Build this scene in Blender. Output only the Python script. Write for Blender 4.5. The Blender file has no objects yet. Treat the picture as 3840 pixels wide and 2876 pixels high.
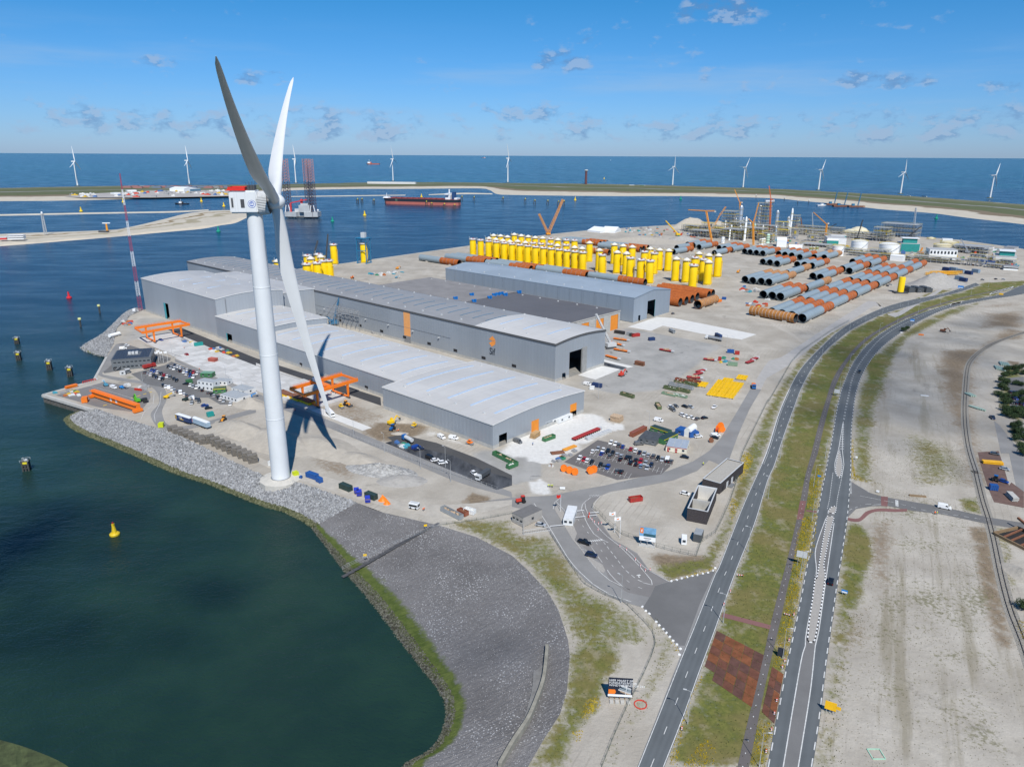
import bpy, bmesh, math, random
import numpy as np
from mathutils import Vector, Matrix, geometry
random.seed(7)
RNG = np.random.default_rng(7)
SC = bpy.context.scene
COL = SC.collection
R = math.radians
# camera
CAM_H = 145.0
FPX = 2700.0                      # focal length in photo pixels (3840 wide)
PITCH = math.atan((1438 - 580) / FPX)
ROLL = R(0.3)
cam = bpy.data.cameras.new('camera'); camo = bpy.data.objects.new('camera', cam); COL.objects.link(camo)
cam.sensor_fit = 'HORIZONTAL'; cam.sensor_width = 36.0; cam.lens = FPX / 3840 * 36.0
cam.clip_start = 1.0; cam.clip_end = 200000.0
camo.matrix_world = Matrix.Translation((0, 0, CAM_H)) @ Matrix.Rotation(R(90) - PITCH, 4, 'X') @ Matrix.Rotation(ROLL, 4, 'Z')
SC.camera = camo
SC.view_settings.view_transform = 'Standard'; SC.view_settings.look = 'None'
SC.view_settings.exposure = 0.52; SC.view_settings.gamma = 1.0
try: SC.view_settings.use_curve_mapping = False
except Exception: pass
SC.cycles.max_bounces = 6; SC.cycles.transparent_max_bounces = 16
# world, sun
SUN_EL, SUN_SHADOW_AZ = R(49.5), R(101)          # shadows fall towards this bearing (from +X, anticlockwise)
SUN_FROM = Vector((-math.cos(SUN_SHADOW_AZ) * math.cos(SUN_EL), -math.sin(SUN_SHADOW_AZ) * math.cos(SUN_EL), math.sin(SUN_EL)))
W = bpy.data.worlds.new('World'); SC.world = W; W.use_nodes = True
def sky_world():
 nt = W.node_tree; N = nt.nodes; L = nt.links
 bg = N['Background']; bg.inputs[1].default_value = 0.10
 sky = N.new('ShaderNodeTexSky'); sky.sky_type = 'NISHITA'; sky.sun_disc = False
 sky.sun_elevation = SUN_EL; sky.sun_rotation = math.atan2(SUN_FROM.x, SUN_FROM.y)
 sky.altitude = 150; sky.air_density = 1.0; sky.dust_density = 0.3; sky.ozone_density = 3.0
 tint = N.new('ShaderNodeMix'); tint.data_type = 'RGBA'; tint.blend_type = 'MULTIPLY'; tint.inputs[0].default_value = 1
 tr = N.new('ShaderNodeValToRGB'); tr.color_ramp.elements[0].position = 0.0; tr.color_ramp.elements[0].color = (.325, .475, .84, 1); tr.color_ramp.elements[1].position = .2; tr.color_ramp.elements[1].color = (.115, .47, .72, 1); L.new(tr.outputs[0], tint.inputs[7])
 L.new(sky.outputs[0], tint.inputs[6])
 tc = N.new('ShaderNodeTexCoord'); sep = N.new('ShaderNodeSeparateXYZ'); L.new(tc.outputs['Generated'], sep.inputs[0]); L.new(sep.outputs[2], tr.inputs[0])
 def mth(op, a, b=None, c=None, clamp=False):
  m = N.new('ShaderNodeMath'); m.operation = op; m.use_clamp = clamp
  for i, v in enumerate((a, b, c)):
   if v is None: continue
   if isinstance(v, (int, float)): m.inputs[i].default_value = v
   else: L.new(v, m.inputs[i])
  return m.outputs[0]
 def smooth(v, a, b):
  m = N.new('ShaderNodeMapRange'); m.interpolation_type = 'SMOOTHSTEP'; L.new(v, m.inputs[0])
  m.inputs[1].default_value = a; m.inputs[2].default_value = b; return m.outputs[0]
 def noise(vec, scale, detail, rough, off=(0, 0, 0), sc=(1, 1, 1)):
  mp = N.new('ShaderNodeMapping'); mp.inputs[1].default_value = off; mp.inputs[3].default_value = sc; L.new(vec, mp.inputs[0])
  n = N.new('ShaderNodeTexNoise'); n.inputs['Scale'].default_value = scale; n.inputs['Detail'].default_value = detail
  n.inputs['Roughness'].default_value = rough; L.new(mp.outputs[0], n.inputs['Vector']); return n.outputs['Fac']
 # thin high veil
 veil = smooth(noise(tc.outputs['Generated'], 3.0, 5, .6, (3, 1, 0), (1, 1, 9)), .45, .8)
 veil = mth('MULTIPLY', veil, mth('MULTIPLY', smooth(sep.outputs[2], .0, .05), mth('SUBTRACT', 1.0, smooth(sep.outputs[2], .09, .16))))
 # small fair-weather cumulus, seen from far: flat grey undersides, paler tops
 big = noise(tc.outputs['Generated'], 5.5, 2, .5, (1.3, .4, .2), (1, 1, 3.5))
 band = mth('MULTIPLY', smooth(sep.outputs[2], .006, .022), mth('SUBTRACT', 1.0, smooth(sep.outputs[2], .042, .070)))
 low = noise(tc.outputs['Generated'], 36, 6, .58, (5, 2, .7), (1, 1, 1.9))
 up = noise(tc.outputs['Generated'], 36, 6, .58, (5, 2, .72), (1, 1, 1.9))
 thr = mth('ADD', low, mth('MULTIPLY', mth('SUBTRACT', big, .5), .38))
 thr = mth('ADD', thr, mth('MULTIPLY', mth('SUBTRACT', band, 1.0), .20))
 ax, az_ = mth('DIVIDE', sep.outputs[0], sep.outputs[1]), mth('DIVIDE', sep.outputs[2], sep.outputs[1])
 for a, b, w, h, k in ((.253, .172, .055, .017, .30), (.056, .112, .045, .013, .26), (.465, .093, .075, .011, .26), (-.305, .092, .06, .010, .26), (.62, .086, .035, .009, .24), (-.46, .112, .03, .008, .2), (.02, .058, .06, .014, .14)):
  e = mth('ADD', mth('POWER', mth('ABSOLUTE', mth('DIVIDE', mth('SUBTRACT', ax, a), w)), 2.0), mth('POWER', mth('ABSOLUTE', mth('DIVIDE', mth('SUBTRACT', az_, b), h)), 2.0)); thr = mth('ADD', thr, mth('MULTIPLY', mth('SUBTRACT', 1.0, smooth(e, 0, 2.0)), mth('MULTIPLY', smooth(sep.outputs[1], 0, .3), k)))
 dens = smooth(thr, .43, .66)
 dens = mth('MULTIPLY', dens, mth('SUBTRACT', 1.0, smooth(sep.outputs[2], .19, .30)))
 dens = mth('MULTIPLY', dens, smooth(sep.outputs[2], .006, .02))
 lit = smooth(mth('SUBTRACT', low, up), -.02, .06)
 mixc = N.new('ShaderNodeMix'); mixc.data_type = 'RGBA'; L.new(lit, mixc.inputs[0])
 mixc.inputs[6].default_value = (.95, 1.85, 3.5, 1); mixc.inputs[7].default_value = (2.5, 3.3, 4.6, 1)
 m1 = N.new('ShaderNodeMix'); m1.data_type = 'RGBA'; L.new(mth('MULTIPLY', veil, .45), m1.inputs[0]); L.new(tint.outputs[2], m1.inputs[6]); m1.inputs[7].default_value = (2.4, 3.6, 5.2, 1)
 m2 = N.new('ShaderNodeMix'); m2.data_type = 'RGBA'; L.new(mth('MULTIPLY', dens, .62), m2.inputs[0]); L.new(m1.outputs[2], m2.inputs[6]); L.new(mixc.outputs[2], m2.inputs[7])
 L.new(m2.outputs[2], bg.inputs[0])
sky_world()
sun = bpy.data.lights.new('sun', 'SUN'); sun.energy = 3.6; sun.angle = R(0.53); sun.color = (1.0, 0.96, 0.90)
suno = bpy.data.objects.new('sun', sun); COL.objects.link(suno)
suno.rotation_euler = SUN_FROM.to_track_quat('Z', 'Y').to_euler(); suno.location = SUN_FROM * 800
# photo pixels -> ground positions
TILES = dict(W=(0, 0, 3840 / 2212), A=(0, 500), B=(960, 500), C=(1920, 500), D=(2880, 500), E=(0, 1100), F=(960, 1100), G=(1920, 1100),
             H=(2880, 1100), I=(960, 1700), J=(1920, 1700), K=(2880, 1700), L=(1500, 2156), M=(2300, 2156), O=(2880, 2156),
             Q=(500, 900, 960 / 2212), R=(760, 150, 560 / 1307), S=(2560, 680, 640 / 2209), U=(3100, 780, 740 / 2212))
def nat(t, x, y):
 a = TILES[t]; s = a[2] if len(a) > 2 else 960 / 2209
 return a[0] + x * s, a[1] + y * s
def ray(u, v):
 x = (u - 1920) / FPX; y = -(v - 1438) / FPX
 c, s = math.cos(ROLL), math.sin(ROLL); x, y = c * x - s * y, s * x + c * y
 cp, sp = math.cos(PITCH), math.sin(PITCH)
 return (x, cp + y * sp, -sp + y * cp)
def P(t, x, y, z=0.0):
 d = ray(*nat(t, x, y)); k = (z - CAM_H) / d[2]
 return Vector((d[0] * k, d[1] * k, z))
def ztop(b, t, x, y):             # height of a point straight above b seen at that pixel
 d = ray(*nat(t, x, y)); k = math.hypot(b[0], b[1]) / math.hypot(d[0], d[1]); return CAM_H + k * d[2]
def g(s, z=0.0):                  # 'E10,20 30,40 F5,6' -> ground points
 out = []; t = None
 for tok in s.split():
  if tok[0].isalpha(): t = tok[0]; tok = tok[1:]
  x, y = tok.split(','); out.append(P(t, float(x), float(y), z))
 return out
A1 = R(-42.6); E1 = Vector((math.cos(A1), math.sin(A1), 0)); E2 = Vector((-E1.y, E1.x, 0)); HO = P('F', 2055, 1340)
def ST(s, t, z=0.0): return HO + E1 * s + E2 * t + Vector((0, 0, z))
def curve(pts, n, closed=False):  # Catmull-Rom, resampled evenly
 p = [np.array(q) for q in pts]; dense = []
 for i in range(len(p) - 1):
  a = p[max(i - 1, 0)]; b = p[i]; c = p[i + 1]; d = p[min(i + 2, len(p) - 1)]
  for k in range(12):
   t = k / 12; dense.append(.5 * ((2 * b) + (c - a) * t + (2 * a - 5 * b + 4 * c - d) * t * t + (3 * b - a - 3 * c + d) * t ** 3))
 dense.append(p[-1]); return even(dense, n)
def even(pts, n):
 p = np.array([tuple(q) for q in pts]); d = np.r_[0, np.cumsum(np.linalg.norm(np.diff(p, axis=0), axis=1))]
 s = np.linspace(0, d[-1], n); return [Vector((np.interp(q, d, p[:, 0]), np.interp(q, d, p[:, 1]), np.interp(q, d, p[:, 2]))) for q in s]
def plen(pts): return sum((pts[i + 1] - pts[i]).length for i in range(len(pts) - 1))
# materials
MATS = {}
def mat(name, col=(.5, .5, .5), rough=.6, metal=0.0, var=.12, scale=.5, bump=0.0, bscale=4.0, spec=.4, stretch=(1, 1, 1), detail=4, obj=False):
 if name in MATS: return MATS[name]
 m = bpy.data.materials.new(name); m.use_nodes = True; MATS[name] = m
 nt = m.node_tree; N = nt.nodes; L = nt.links; b = N['Principled BSDF']
 b.inputs['Roughness'].default_value = rough; b.inputs['Metallic'].default_value = metal
 b.inputs['Specular IOR Level'].default_value = spec
 if obj: pos = N.new('ShaderNodeTexCoord').outputs['Object']
 else: pos = N.new('ShaderNodeNewGeometry').outputs['Position']
 mp = N.new('ShaderNodeMapping'); mp.inputs[3].default_value = stretch; L.new(pos, mp.inputs[0])
 n = N.new('ShaderNodeTexNoise'); n.inputs['Scale'].default_value = scale; n.inputs['Detail'].default_value = detail; n.inputs['Roughness'].default_value = .62
 L.new(mp.outputs[0], n.inputs['Vector'])
 mr = N.new('ShaderNodeMapRange'); mr.inputs[1].default_value = .25; mr.inputs[2].default_value = .75
 mr.inputs[3].default_value = 1 - var; mr.inputs[4].default_value = 1 + var; L.new(n.outputs[0], mr.inputs[0])
 mx = N.new('ShaderNodeMix'); mx.data_type = 'RGBA'; mx.blend_type = 'MULTIPLY'; mx.inputs[0].default_value = 1
 mx.inputs[6].default_value = (*col, 1); L.new(mr.outputs[0], mx.inputs[7]); L.new(mx.outputs[2], b.inputs['Base Color'])
 if bump:
  n2 = N.new('ShaderNodeTexNoise'); n2.inputs['Scale'].default_value = bscale; n2.inputs['Detail'].default_value = 3
  L.new(mp.outputs[0], n2.inputs['Vector']); bp = N.new('ShaderNodeBump'); bp.inputs['Strength'].default_value = 1; bp.inputs['Distance'].default_value = bump
  L.new(n2.outputs[0], bp.inputs['Height']); L.new(bp.outputs[0], b.inputs['Normal'])
 return m
class NB:                          # node helper for the bigger materials
 def __init__(s, name):
  s.m = bpy.data.materials.new(name); s.m.use_nodes = True; s.N = s.m.node_tree.nodes; s.L = s.m.node_tree.links; s.b = s.N['Principled BSDF']; MATS[name] = s.m
  s.pos = s.N.new('ShaderNodeNewGeometry').outputs['Position']
 def noise(s, scale, detail=4, rough=.6, st=(1, 1, 1), vec=None, dist=0.0, rot=0.0):
  if rot: m0 = s.N.new('ShaderNodeMapping'); m0.inputs[2].default_value = (0, 0, rot); s.L.new(s.pos, m0.inputs[0]); vec = m0.outputs[0]
  mp = s.N.new('ShaderNodeMapping'); mp.inputs[3].default_value = st; s.L.new(vec or s.pos, mp.inputs[0])
  n = s.N.new('ShaderNodeTexNoise'); n.inputs['Scale'].default_value = scale; n.inputs['Detail'].default_value = detail; n.inputs['Roughness'].default_value = rough
  n.inputs['Distortion'].default_value = dist; s.L.new(mp.outputs[0], n.inputs['Vector']); return n.outputs[0]
 def voro(s, scale, out='Distance'):
  n = s.N.new('ShaderNodeTexVoronoi'); n.inputs['Scale'].default_value = scale; s.L.new(s.pos, n.inputs['Vector']); return n.outputs[out]
 def put(s, inp, v):
  if isinstance(v, (int, float)): inp.default_value = v
  elif isinstance(v, tuple): inp.default_value = (*v, 1) if len(v) == 3 else v
  else: s.L.new(v, inp)
 def math(s, op, a, b=0.0, clamp=False):
  m = s.N.new('ShaderNodeMath'); m.operation = op; m.use_clamp = clamp; s.put(m.inputs[0], a); s.put(m.inputs[1], b); return m.outputs[0]
 def step(s, v, a, b, c=0.0, d=1.0):
  m = s.N.new('ShaderNodeMapRange'); m.interpolation_type = 'SMOOTHSTEP'; s.put(m.inputs[0], v); s.put(m.inputs[1], a); s.put(m.inputs[2], b)
  m.inputs[3].default_value = c; m.inputs[4].default_value = d; return m.outputs[0]
 def mix(s, f, a, b, mode='MIX'):
  m = s.N.new('ShaderNodeMix'); m.data_type = 'RGBA'; m.blend_type = mode; s.put(m.inputs[0], f); s.put(m.inputs[6], a); s.put(m.inputs[7], b); return m.outputs[2]
 def attr(s, name):
  a = s.N.new('ShaderNodeAttribute'); a.attribute_name = name; sp = s.N.new('ShaderNodeSeparateXYZ'); s.L.new(a.outputs['Vector'], sp.inputs[0]); return sp.outputs
 def uv(s):
  a = s.N.new('ShaderNodeUVMap'); sp = s.N.new('ShaderNodeSeparateXYZ'); s.L.new(a.outputs[0], sp.inputs[0]); return sp.outputs
 def done(s, col, rough=.85, bumph=None, dist=.1, spec=.3):
  s.put(s.b.inputs['Base Color'], col); s.put(s.b.inputs['Roughness'], rough); s.b.inputs['Specular IOR Level'].default_value = spec
  if bumph is not None:
   bp = s.N.new('ShaderNodeBump'); bp.inputs['Distance'].default_value = dist; s.L.new(bumph, bp.inputs['Height']); s.L.new(bp.outputs[0], s.b.inputs['Normal'])
  return s.m
# mesh builder
class MB:
 def __init__(s): s.V = []; s.F = []
 def add(s, v, f):
  o = len(s.V); s.V += [tuple(q) for q in v]; s.F += [tuple(i + o for i in q) for q in f]; return s
 def box(s, x, y, z, sx, sy, sz, rz=0.0, tx=1.0, ty=1.0):      # centre in plan, z = underside
  c, n = math.cos(rz), math.sin(rz); v = []
  for k, (a, b) in enumerate(((1, 1), (tx, ty))):
   for (i, j) in ((-1, -1), (1, -1), (1, 1), (-1, 1)):
    px, py = i * sx / 2 * a, j * sy / 2 * b
    v.append((x + c * px - n * py, y + n * px + c * py, z + k * sz))
  return s.add(v, [(3, 2, 1, 0), (4, 5, 6, 7), (0, 1, 5, 4), (1, 2, 6, 5), (2, 3, 7, 6), (3, 0, 4, 7)])
 def prism(s, poly, z0, z1):
  n = len(poly); a = sum(poly[i][0] * poly[(i + 1) % n][1] - poly[(i + 1) % n][0] * poly[i][1] for i in range(n))
  if a < 0: poly = poly[::-1]
  v = [(p[0], p[1], z0) for p in poly] + [(p[0], p[1], z1) for p in poly]
  return s.add(v, [tuple(range(n))[::-1], tuple(range(n, 2 * n))] + [(i, (i + 1) % n, n + (i + 1) % n, n + i) for i in range(n)])
 def cyl(s, a, b, r0, r1=None, n=10, cap=True):
  r1 = r0 if r1 is None else r1; a = Vector(a); b = Vector(b); d = (b - a)
  if d.length < 1e-6: return s
  d.normalize(); u = d.orthogonal().normalized(); w = d.cross(u)
  v = [a + (u * math.cos(2 * math.pi * i / n) + w * math.sin(2 * math.pi * i / n)) * r0 for i in range(n)] + \
   [b + (u * math.cos(2 * math.pi * i / n) + w * math.sin(2 * math.pi * i / n)) * r1 for i in range(n)]
  f = [(i, (i + 1) % n, n + (i + 1) % n, n + i) for i in range(n)]
  if cap: f += [tuple(range(n))[::-1], tuple(range(n, 2 * n))]
  return s.add(v, f)
 def beam(s, a, b, w, h=None):                               # square bar between two points
  h = h or w; a = Vector(a); b = Vector(b); d = (b - a).normalized()
  up = Vector((0, 0, 1)) if abs(d.z) < .95 else Vector((1, 0, 0)); u = d.cross(up).normalized() * w / 2; t = u.normalized().cross(d) * h / 2
  v = [a - u - t, a + u - t, a + u + t, a - u + t, b - u - t, b + u - t, b + u + t, b - u + t]
  return s.add(v, [(3, 2, 1, 0), (4, 5, 6, 7), (0, 1, 5, 4), (1, 2, 6, 5), (2, 3, 7, 6), (3, 0, 4, 7)])
 def lathe(s, prof, n=16, c=(0, 0)):
  v = []; f = []; m = len(prof)
  for r, z in prof:
   for i in range(n): a = 2 * math.pi * i / n; v.append((c[0] + r * math.cos(a), c[1] + r * math.sin(a), z))
  for j in range(m - 1):
   for i in range(n): f.append((j * n + i, j * n + (i + 1) % n, (j + 1) * n + (i + 1) % n, (j + 1) * n + i))
  if prof[0][0] > 1e-3: f.append(tuple(range(n))[::-1])
  if prof[-1][0] > 1e-3: f.append(tuple(range((m - 1) * n, m * n)))
  return s.add(v, f)
 def loft(s, rings, cap=True, closed=True):
  n = len(rings[0]); o = []; f = []
  for r in rings: o += [tuple(q) for q in r]
  for j in range(len(rings) - 1):
   for i in range(n if closed else n - 1): f.append((j * n + i, j * n + (i + 1) % n, (j + 1) * n + (i + 1) % n, (j + 1) * n + i))
  if cap: f += [tuple(range(n))[::-1], tuple(range((len(rings) - 1) * n, len(rings) * n))]
  return s.add(o, f)
 def quad(s, a, b, c, d): return s.add([a, b, c, d], [(0, 1, 2, 3)])
 def lattice(s, a, b, w0, w1, nb, r, sides=4):                # lattice boom or mast between two points
  a = Vector(a); b = Vector(b); d = (b - a).normalized(); u = d.orthogonal().normalized(); t = d.cross(u); lv = []
  for k in range(nb + 1):
   q = k / nb; c = a.lerp(b, q); w = w0 + (w1 - w0) * q
   lv.append([c + (u * math.cos(2 * math.pi * (i + .5) / sides) + t * math.sin(2 * math.pi * (i + .5) / sides)) * w * .7 for i in range(sides)])
  for i in range(sides):
   for k in range(nb):
    s.beam(lv[k][i], lv[k + 1][i], r); s.beam(lv[k][i], lv[k + 1][(i + 1) % sides], r * .7)
    if k: s.beam(lv[k][i], lv[k][(i + 1) % sides], r * .7)
  return s
 def mesh(s, name, m, smooth=False):
  me = bpy.data.meshes.new(name); me.from_pydata(s.V, [], s.F);
  if m: me.materials.append(m)
  if smooth: me.polygons.foreach_set('use_smooth', [True] * len(me.polygons));
  me.update()
  if smooth:
   try: me.set_sharp_from_angle(angle=R(40))
   except Exception: pass
  return me
 def obj(s, name, m, parent=None, loc=None, rz=0.0, smooth=False):
  return link(name, s.mesh(name, m, smooth), parent, loc, rz)
def link(name, me, parent=None, loc=None, rz=0.0):
 o = bpy.data.objects.new(name, me); COL.objects.link(o); o.parent = parent
 if loc is not None: o.location = loc
 if rz: o.rotation_euler = (0, 0, rz)
 return o
def tag(o, label, cat, group=None):
 o['label'] = label; o['category'] = cat
 if group: o['group'] = group
 return o
def struct(o): o['kind'] = 'structure'; return o
def stuff(o, label=None):
 o['kind'] = 'stuff'
 if label: o['label'] = label
 return o
def thing(name, label, cat, loc=(0, 0, 0), rz=0.0, group=None):
 o = bpy.data.objects.new(name, None); COL.objects.link(o); o.location = loc; o.rotation_euler = (0, 0, rz); o.empty_display_size = .5
 return tag(o, label, cat, group)
KIDS = {}
def kids(o):
 return KIDS.get(o.name) or KIDS.setdefault(o.name, [c for c in bpy.data.objects if c.parent == o])
def copy_tree(o, parent=None):
 c = o.copy(); COL.objects.link(c); c.parent = parent
 for ch in kids(o): copy_tree(ch, c)
 return c
def place(proto, used, loc, rz=0.0, label=None, cat=None, group=None, scale=None):
 o = proto if not used else copy_tree(proto); used.append(1)
 o.location = loc; o.rotation_euler = (0, 0, rz)
 if scale: o.scale = scale if isinstance(scale, tuple) else (scale,) * 3
 if label: o['label'] = label
 if cat: o['category'] = cat
 if group: o['group'] = group
 return o
def fill(pts):                      # triangulate a flat outline
 return geometry.tessellate_polygon([[Vector(p) for p in pts]])
def flat(name, pts, z, m, parent=None):
 mb = MB(); mb.add([(p[0], p[1], z) for p in pts], fill(pts)); me = mb.mesh(name, m)
 bm = bmesh.new(); bm.from_mesh(me); bmesh.ops.recalc_face_normals(bm, faces=bm.faces)
 if sum(f.normal.z for f in bm.faces) < 0: bmesh.ops.reverse_faces(bm, faces=bm.faces)
 bm.to_mesh(me); bm.free(); return link(name, me, parent)
def ribbon(name, left, right, n, m, z=None, nx=1, parent=None, sag=None, smooth=True):
 a = curve(left, n) if smooth else even(left, n); b = curve(right, n) if smooth else even(right, n); V = []; F = []; UV = []
 la = plen([x.lerp(y, .5) for x, y in zip(a, b)])
 for i in range(n):
  for j in range(nx + 1):
   p = a[i].lerp(b[i], j / nx)
   if z is not None: p.z = z
   if sag: p = sag(p, j / nx, i)
   V.append(tuple(p)); UV.append((j / nx, la * i / (n - 1)))
 for i in range(n - 1):
  for j in range(nx): k = i * (nx + 1) + j; F.append((k, k + 1, k + nx + 2, k + nx + 1))
 me = bpy.data.meshes.new(name); me.from_pydata(V, [], F); me.materials.append(m)
 if len(me.polygons) and sum(p.normal.z for p in me.polygons) < 0: me.flip_normals()
 uvl = me.uv_layers.new(name='UVMap'); li = np.empty(len(me.loops), dtype=np.int32); me.loops.foreach_get('vertex_index', li)
 uvl.data.foreach_set('uv', np.array(UV)[li].astype(np.float32).ravel()); me.update()
 return link(name, me, parent)
def strip(mb, pts, w, z, dash=None, gap=0.0, n=None):           # painted line along a polyline
 L = plen(pts); pts = even(pts, n or max(2, int(L / 2)))
 segs = [(0, L)] if not dash else [(k * (dash + gap), min(L, k * (dash + gap) + dash)) for k in range(int(L / (dash + gap)) + 1)]
 P3 = np.array([tuple(q) for q in pts]); d = np.r_[0, np.cumsum(np.linalg.norm(np.diff(P3, axis=0), axis=1))]
 def at(s): return Vector((np.interp(s, d, P3[:, 0]), np.interp(s, d, P3[:, 1]), z))
 for s0, s1 in segs:
  if s1 - s0 < .05: continue
  k = max(1, int((s1 - s0) / 4));
  for q in range(k):
   a = at(s0 + (s1 - s0) * q / k); b = at(s0 + (s1 - s0) * (q + 1) / k); t = (b - a)
   if t.length < 1e-4: continue
   t.normalize(); nn = Vector((-t.y, t.x, 0)) * w / 2; mb.add([a - nn, b - nn, b + nn, a + nn], [(0, 1, 2, 3)])
 return mb
def offset(pts, d):
 out = []
 for i, p in enumerate(pts):
  t = (pts[min(i + 1, len(pts) - 1)] - pts[max(i - 1, 0)]); t.z = 0; t.normalize(); out.append(p + Vector((-t.y, t.x, 0)) * d)
 return out
# SETTING
WL = -5.0                                   # water level
# water
def water_mat():
 n = NB('water');
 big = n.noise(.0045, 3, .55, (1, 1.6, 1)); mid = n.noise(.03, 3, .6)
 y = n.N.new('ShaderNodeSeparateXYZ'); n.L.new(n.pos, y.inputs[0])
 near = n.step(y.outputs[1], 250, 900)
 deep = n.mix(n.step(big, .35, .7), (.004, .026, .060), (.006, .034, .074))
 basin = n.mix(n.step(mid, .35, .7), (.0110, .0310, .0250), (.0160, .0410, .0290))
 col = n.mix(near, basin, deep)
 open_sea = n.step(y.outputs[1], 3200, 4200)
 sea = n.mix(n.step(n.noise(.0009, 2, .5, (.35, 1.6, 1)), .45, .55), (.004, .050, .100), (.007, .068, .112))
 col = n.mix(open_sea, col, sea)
 w1 = n.noise(.16, 4, .6, (1, 1.7, 1), dist=.4); w2 = n.noise(.035, 3, .5, (.8, 1.5, 1)); w3 = n.noise(.012, 2, .5, (.6, 1.4, 1))
 hgt = n.math('ADD', n.math('ADD', n.math('MULTIPLY', w1, .55), n.math('MULTIPLY', n.noise(.8, 3, .6, (1, 1.6, 1), rot=.4), .34)), n.math('ADD', n.math('MULTIPLY', w2, 1.1), n.math('MULTIPLY', w3, 1.4)))
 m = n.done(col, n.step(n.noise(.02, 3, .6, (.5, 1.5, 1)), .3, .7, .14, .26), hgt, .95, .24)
 n.b.inputs['IOR'].default_value = 1.33; n.put(n.b.inputs['Specular IOR Level'], n.step(y.outputs[1], 2200, 4500, .24, .05))
 return m
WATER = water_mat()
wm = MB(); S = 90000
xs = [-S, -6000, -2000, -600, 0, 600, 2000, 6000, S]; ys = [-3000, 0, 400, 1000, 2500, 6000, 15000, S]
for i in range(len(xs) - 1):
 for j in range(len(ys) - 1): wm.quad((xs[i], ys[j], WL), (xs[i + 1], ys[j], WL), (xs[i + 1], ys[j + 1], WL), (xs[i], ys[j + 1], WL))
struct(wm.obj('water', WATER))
# ground of the peninsula
TOP_RIP0 = "E1240,140 1130,190 1010,300 980,430 920,545"
TOP_RIP1 = "E830,995 1000,1060 1300,1150 1500,1210 1800,1350 2209,1545 I100,205 310,238 600,330 870,425"
TOP_DARK = "I870,425 1100,510 1580,620 1900,720 2209,880 J130,1000 300,1180 400,1350 450,1500 L1450,560 1465,700 1440,1000 1380,1200 1250,1400 1100,1657 W1065,1720"
OUT = g(TOP_RIP0 + " E820,730 835,745 370,872 800,1000 " + TOP_RIP1 + " " + TOP_DARK.split(' ', 1)[1] + " W1030,1790 2450,1790")
OUT = OUT + [Vector((900, 300, 0)), Vector((2600, 700, 0)), Vector((2600, 900, 0)), Vector((1000, 1050, 0))] + \
 g("D2209,1000 2120,985 1650,920 870,860 560,840 0,800 C1700,765 1250,800 650,840 350,870") + [ST(-608, 330), ST(-608, 92), ST(-500, 60)]
def inside(pts, poly):
 x, y = pts[:, 0], pts[:, 1]; c = np.zeros(len(pts), bool); q = np.array([(p[0], p[1]) for p in poly]); n = len(q); j = n - 1
 for i in range(n):
  xi, yi = q[i]; xj, yj = q[j]
  with np.errstate(divide='ignore', invalid='ignore'): c ^= ((yi > y) != (yj > y)) & (x < (xj - xi) * (y - yi) / (yj - yi + 1e-12) + xi)
  j = i
 return c
def dist_edge(pts, poly):
 q = np.array([(p[0], p[1]) for p in poly]); d = np.full(len(pts), 1e9)
 for i in range(len(q)):
  a = q[i]; b = q[(i + 1) % len(q)]; ab = b - a; t = np.clip(((pts - a) @ ab) / (ab @ ab + 1e-9), 0, 1); d = np.minimum(d, np.linalg.norm(pts - (a + t[:, None] * ab), axis=1))
 return d
def soft(pts, poly, w):
 d = dist_edge(pts, poly); s = np.where(inside(pts, poly), d, -d); t = np.clip((s + w) / (2 * w), 0, 1); return t * t * (3 - 2 * t)
grid = []
for (x0, x1, y0, y1, st) in ((-130, 420, 90, 330, 3.4), (-420, 60, 330, 660, 9), (60, 520, 330, 660, 4.5), (250, 720, 660, 960, 9), (-300, 1100, 960, 1600, 40)):
 X, Y = np.meshgrid(np.arange(x0, x1, st), np.arange(y0, y1, st)); grid.append(np.c_[X.ravel(), Y.ravel()])
grid = np.vstack(grid); keep = inside(grid, OUT) & (dist_edge(grid, OUT) > 2.0); grid = grid[keep] + RNG.uniform(-.6, .6, (keep.sum(), 2))
cv, ce, cf, *_ = geometry.delaunay_2d_cdt([Vector((p[0], p[1])) for p in OUT] + [Vector(p) for p in grid], [], [list(range(len(OUT)))], 1, .01)
GV = np.array([(v[0], v[1]) for v in cv])
R1L = "M205,1657 385,1210 580,720 700,430 870,0 J1790,960 2000,430 2190,0 H90,1040 180,830 260,680 340,580 450,470 590,340 750,235 980,130 1200,65 1480,10 D1650,1340 1790,1290"
R1R = "M440,1657 600,1250 750,830 880,480 1050,0 J2100,600 H0,1620 60,1480 130,1260 230,980 300,800 390,640 500,500 600,410 750,300 1000,180 1300,90 1500,30 D1640,1375 1830,1310"
R2L = "M1325,1657 1420,1150 1500,730 1600,270 1650,0 K360,830 420,520 470,270 520,20 H540,1310 600,960 650,780 740,590 850,450 1000,330 1200,220 1450,130 1700,65 2000,10 D2209,1308 2500,1260"
R2R = "M1720,1657 1790,1200 1850,700 1950,0 K640,900 690,550 705,380 720,100 H720,1300 730,1100 770,830 850,640 980,470 1150,340 1350,220 1560,130 1850,65 2209,5 D2500,1300"
BPL = "M1070,1657 1150,1300 1220,1020 1300,680 1350,450 1420,170 1465,0 K170,900 250,560 280,410 320,200 375,0 H375,1380 440,1120 500,920 560,740 660,580 790,430 960,310 1200,190 1450,100 1750,20 D2100,1330"
BPR = "M1170,1657 1240,1300 1300,1000 1370,690 1440,400 1500,120 1530,0 K230,900 300,570 335,410 370,180 430,0 H430,1380 490,1120 550,900 600,760 690,590 830,430 1000,310 1250,190 1500,97 1800,16 D2150,1332"
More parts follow.
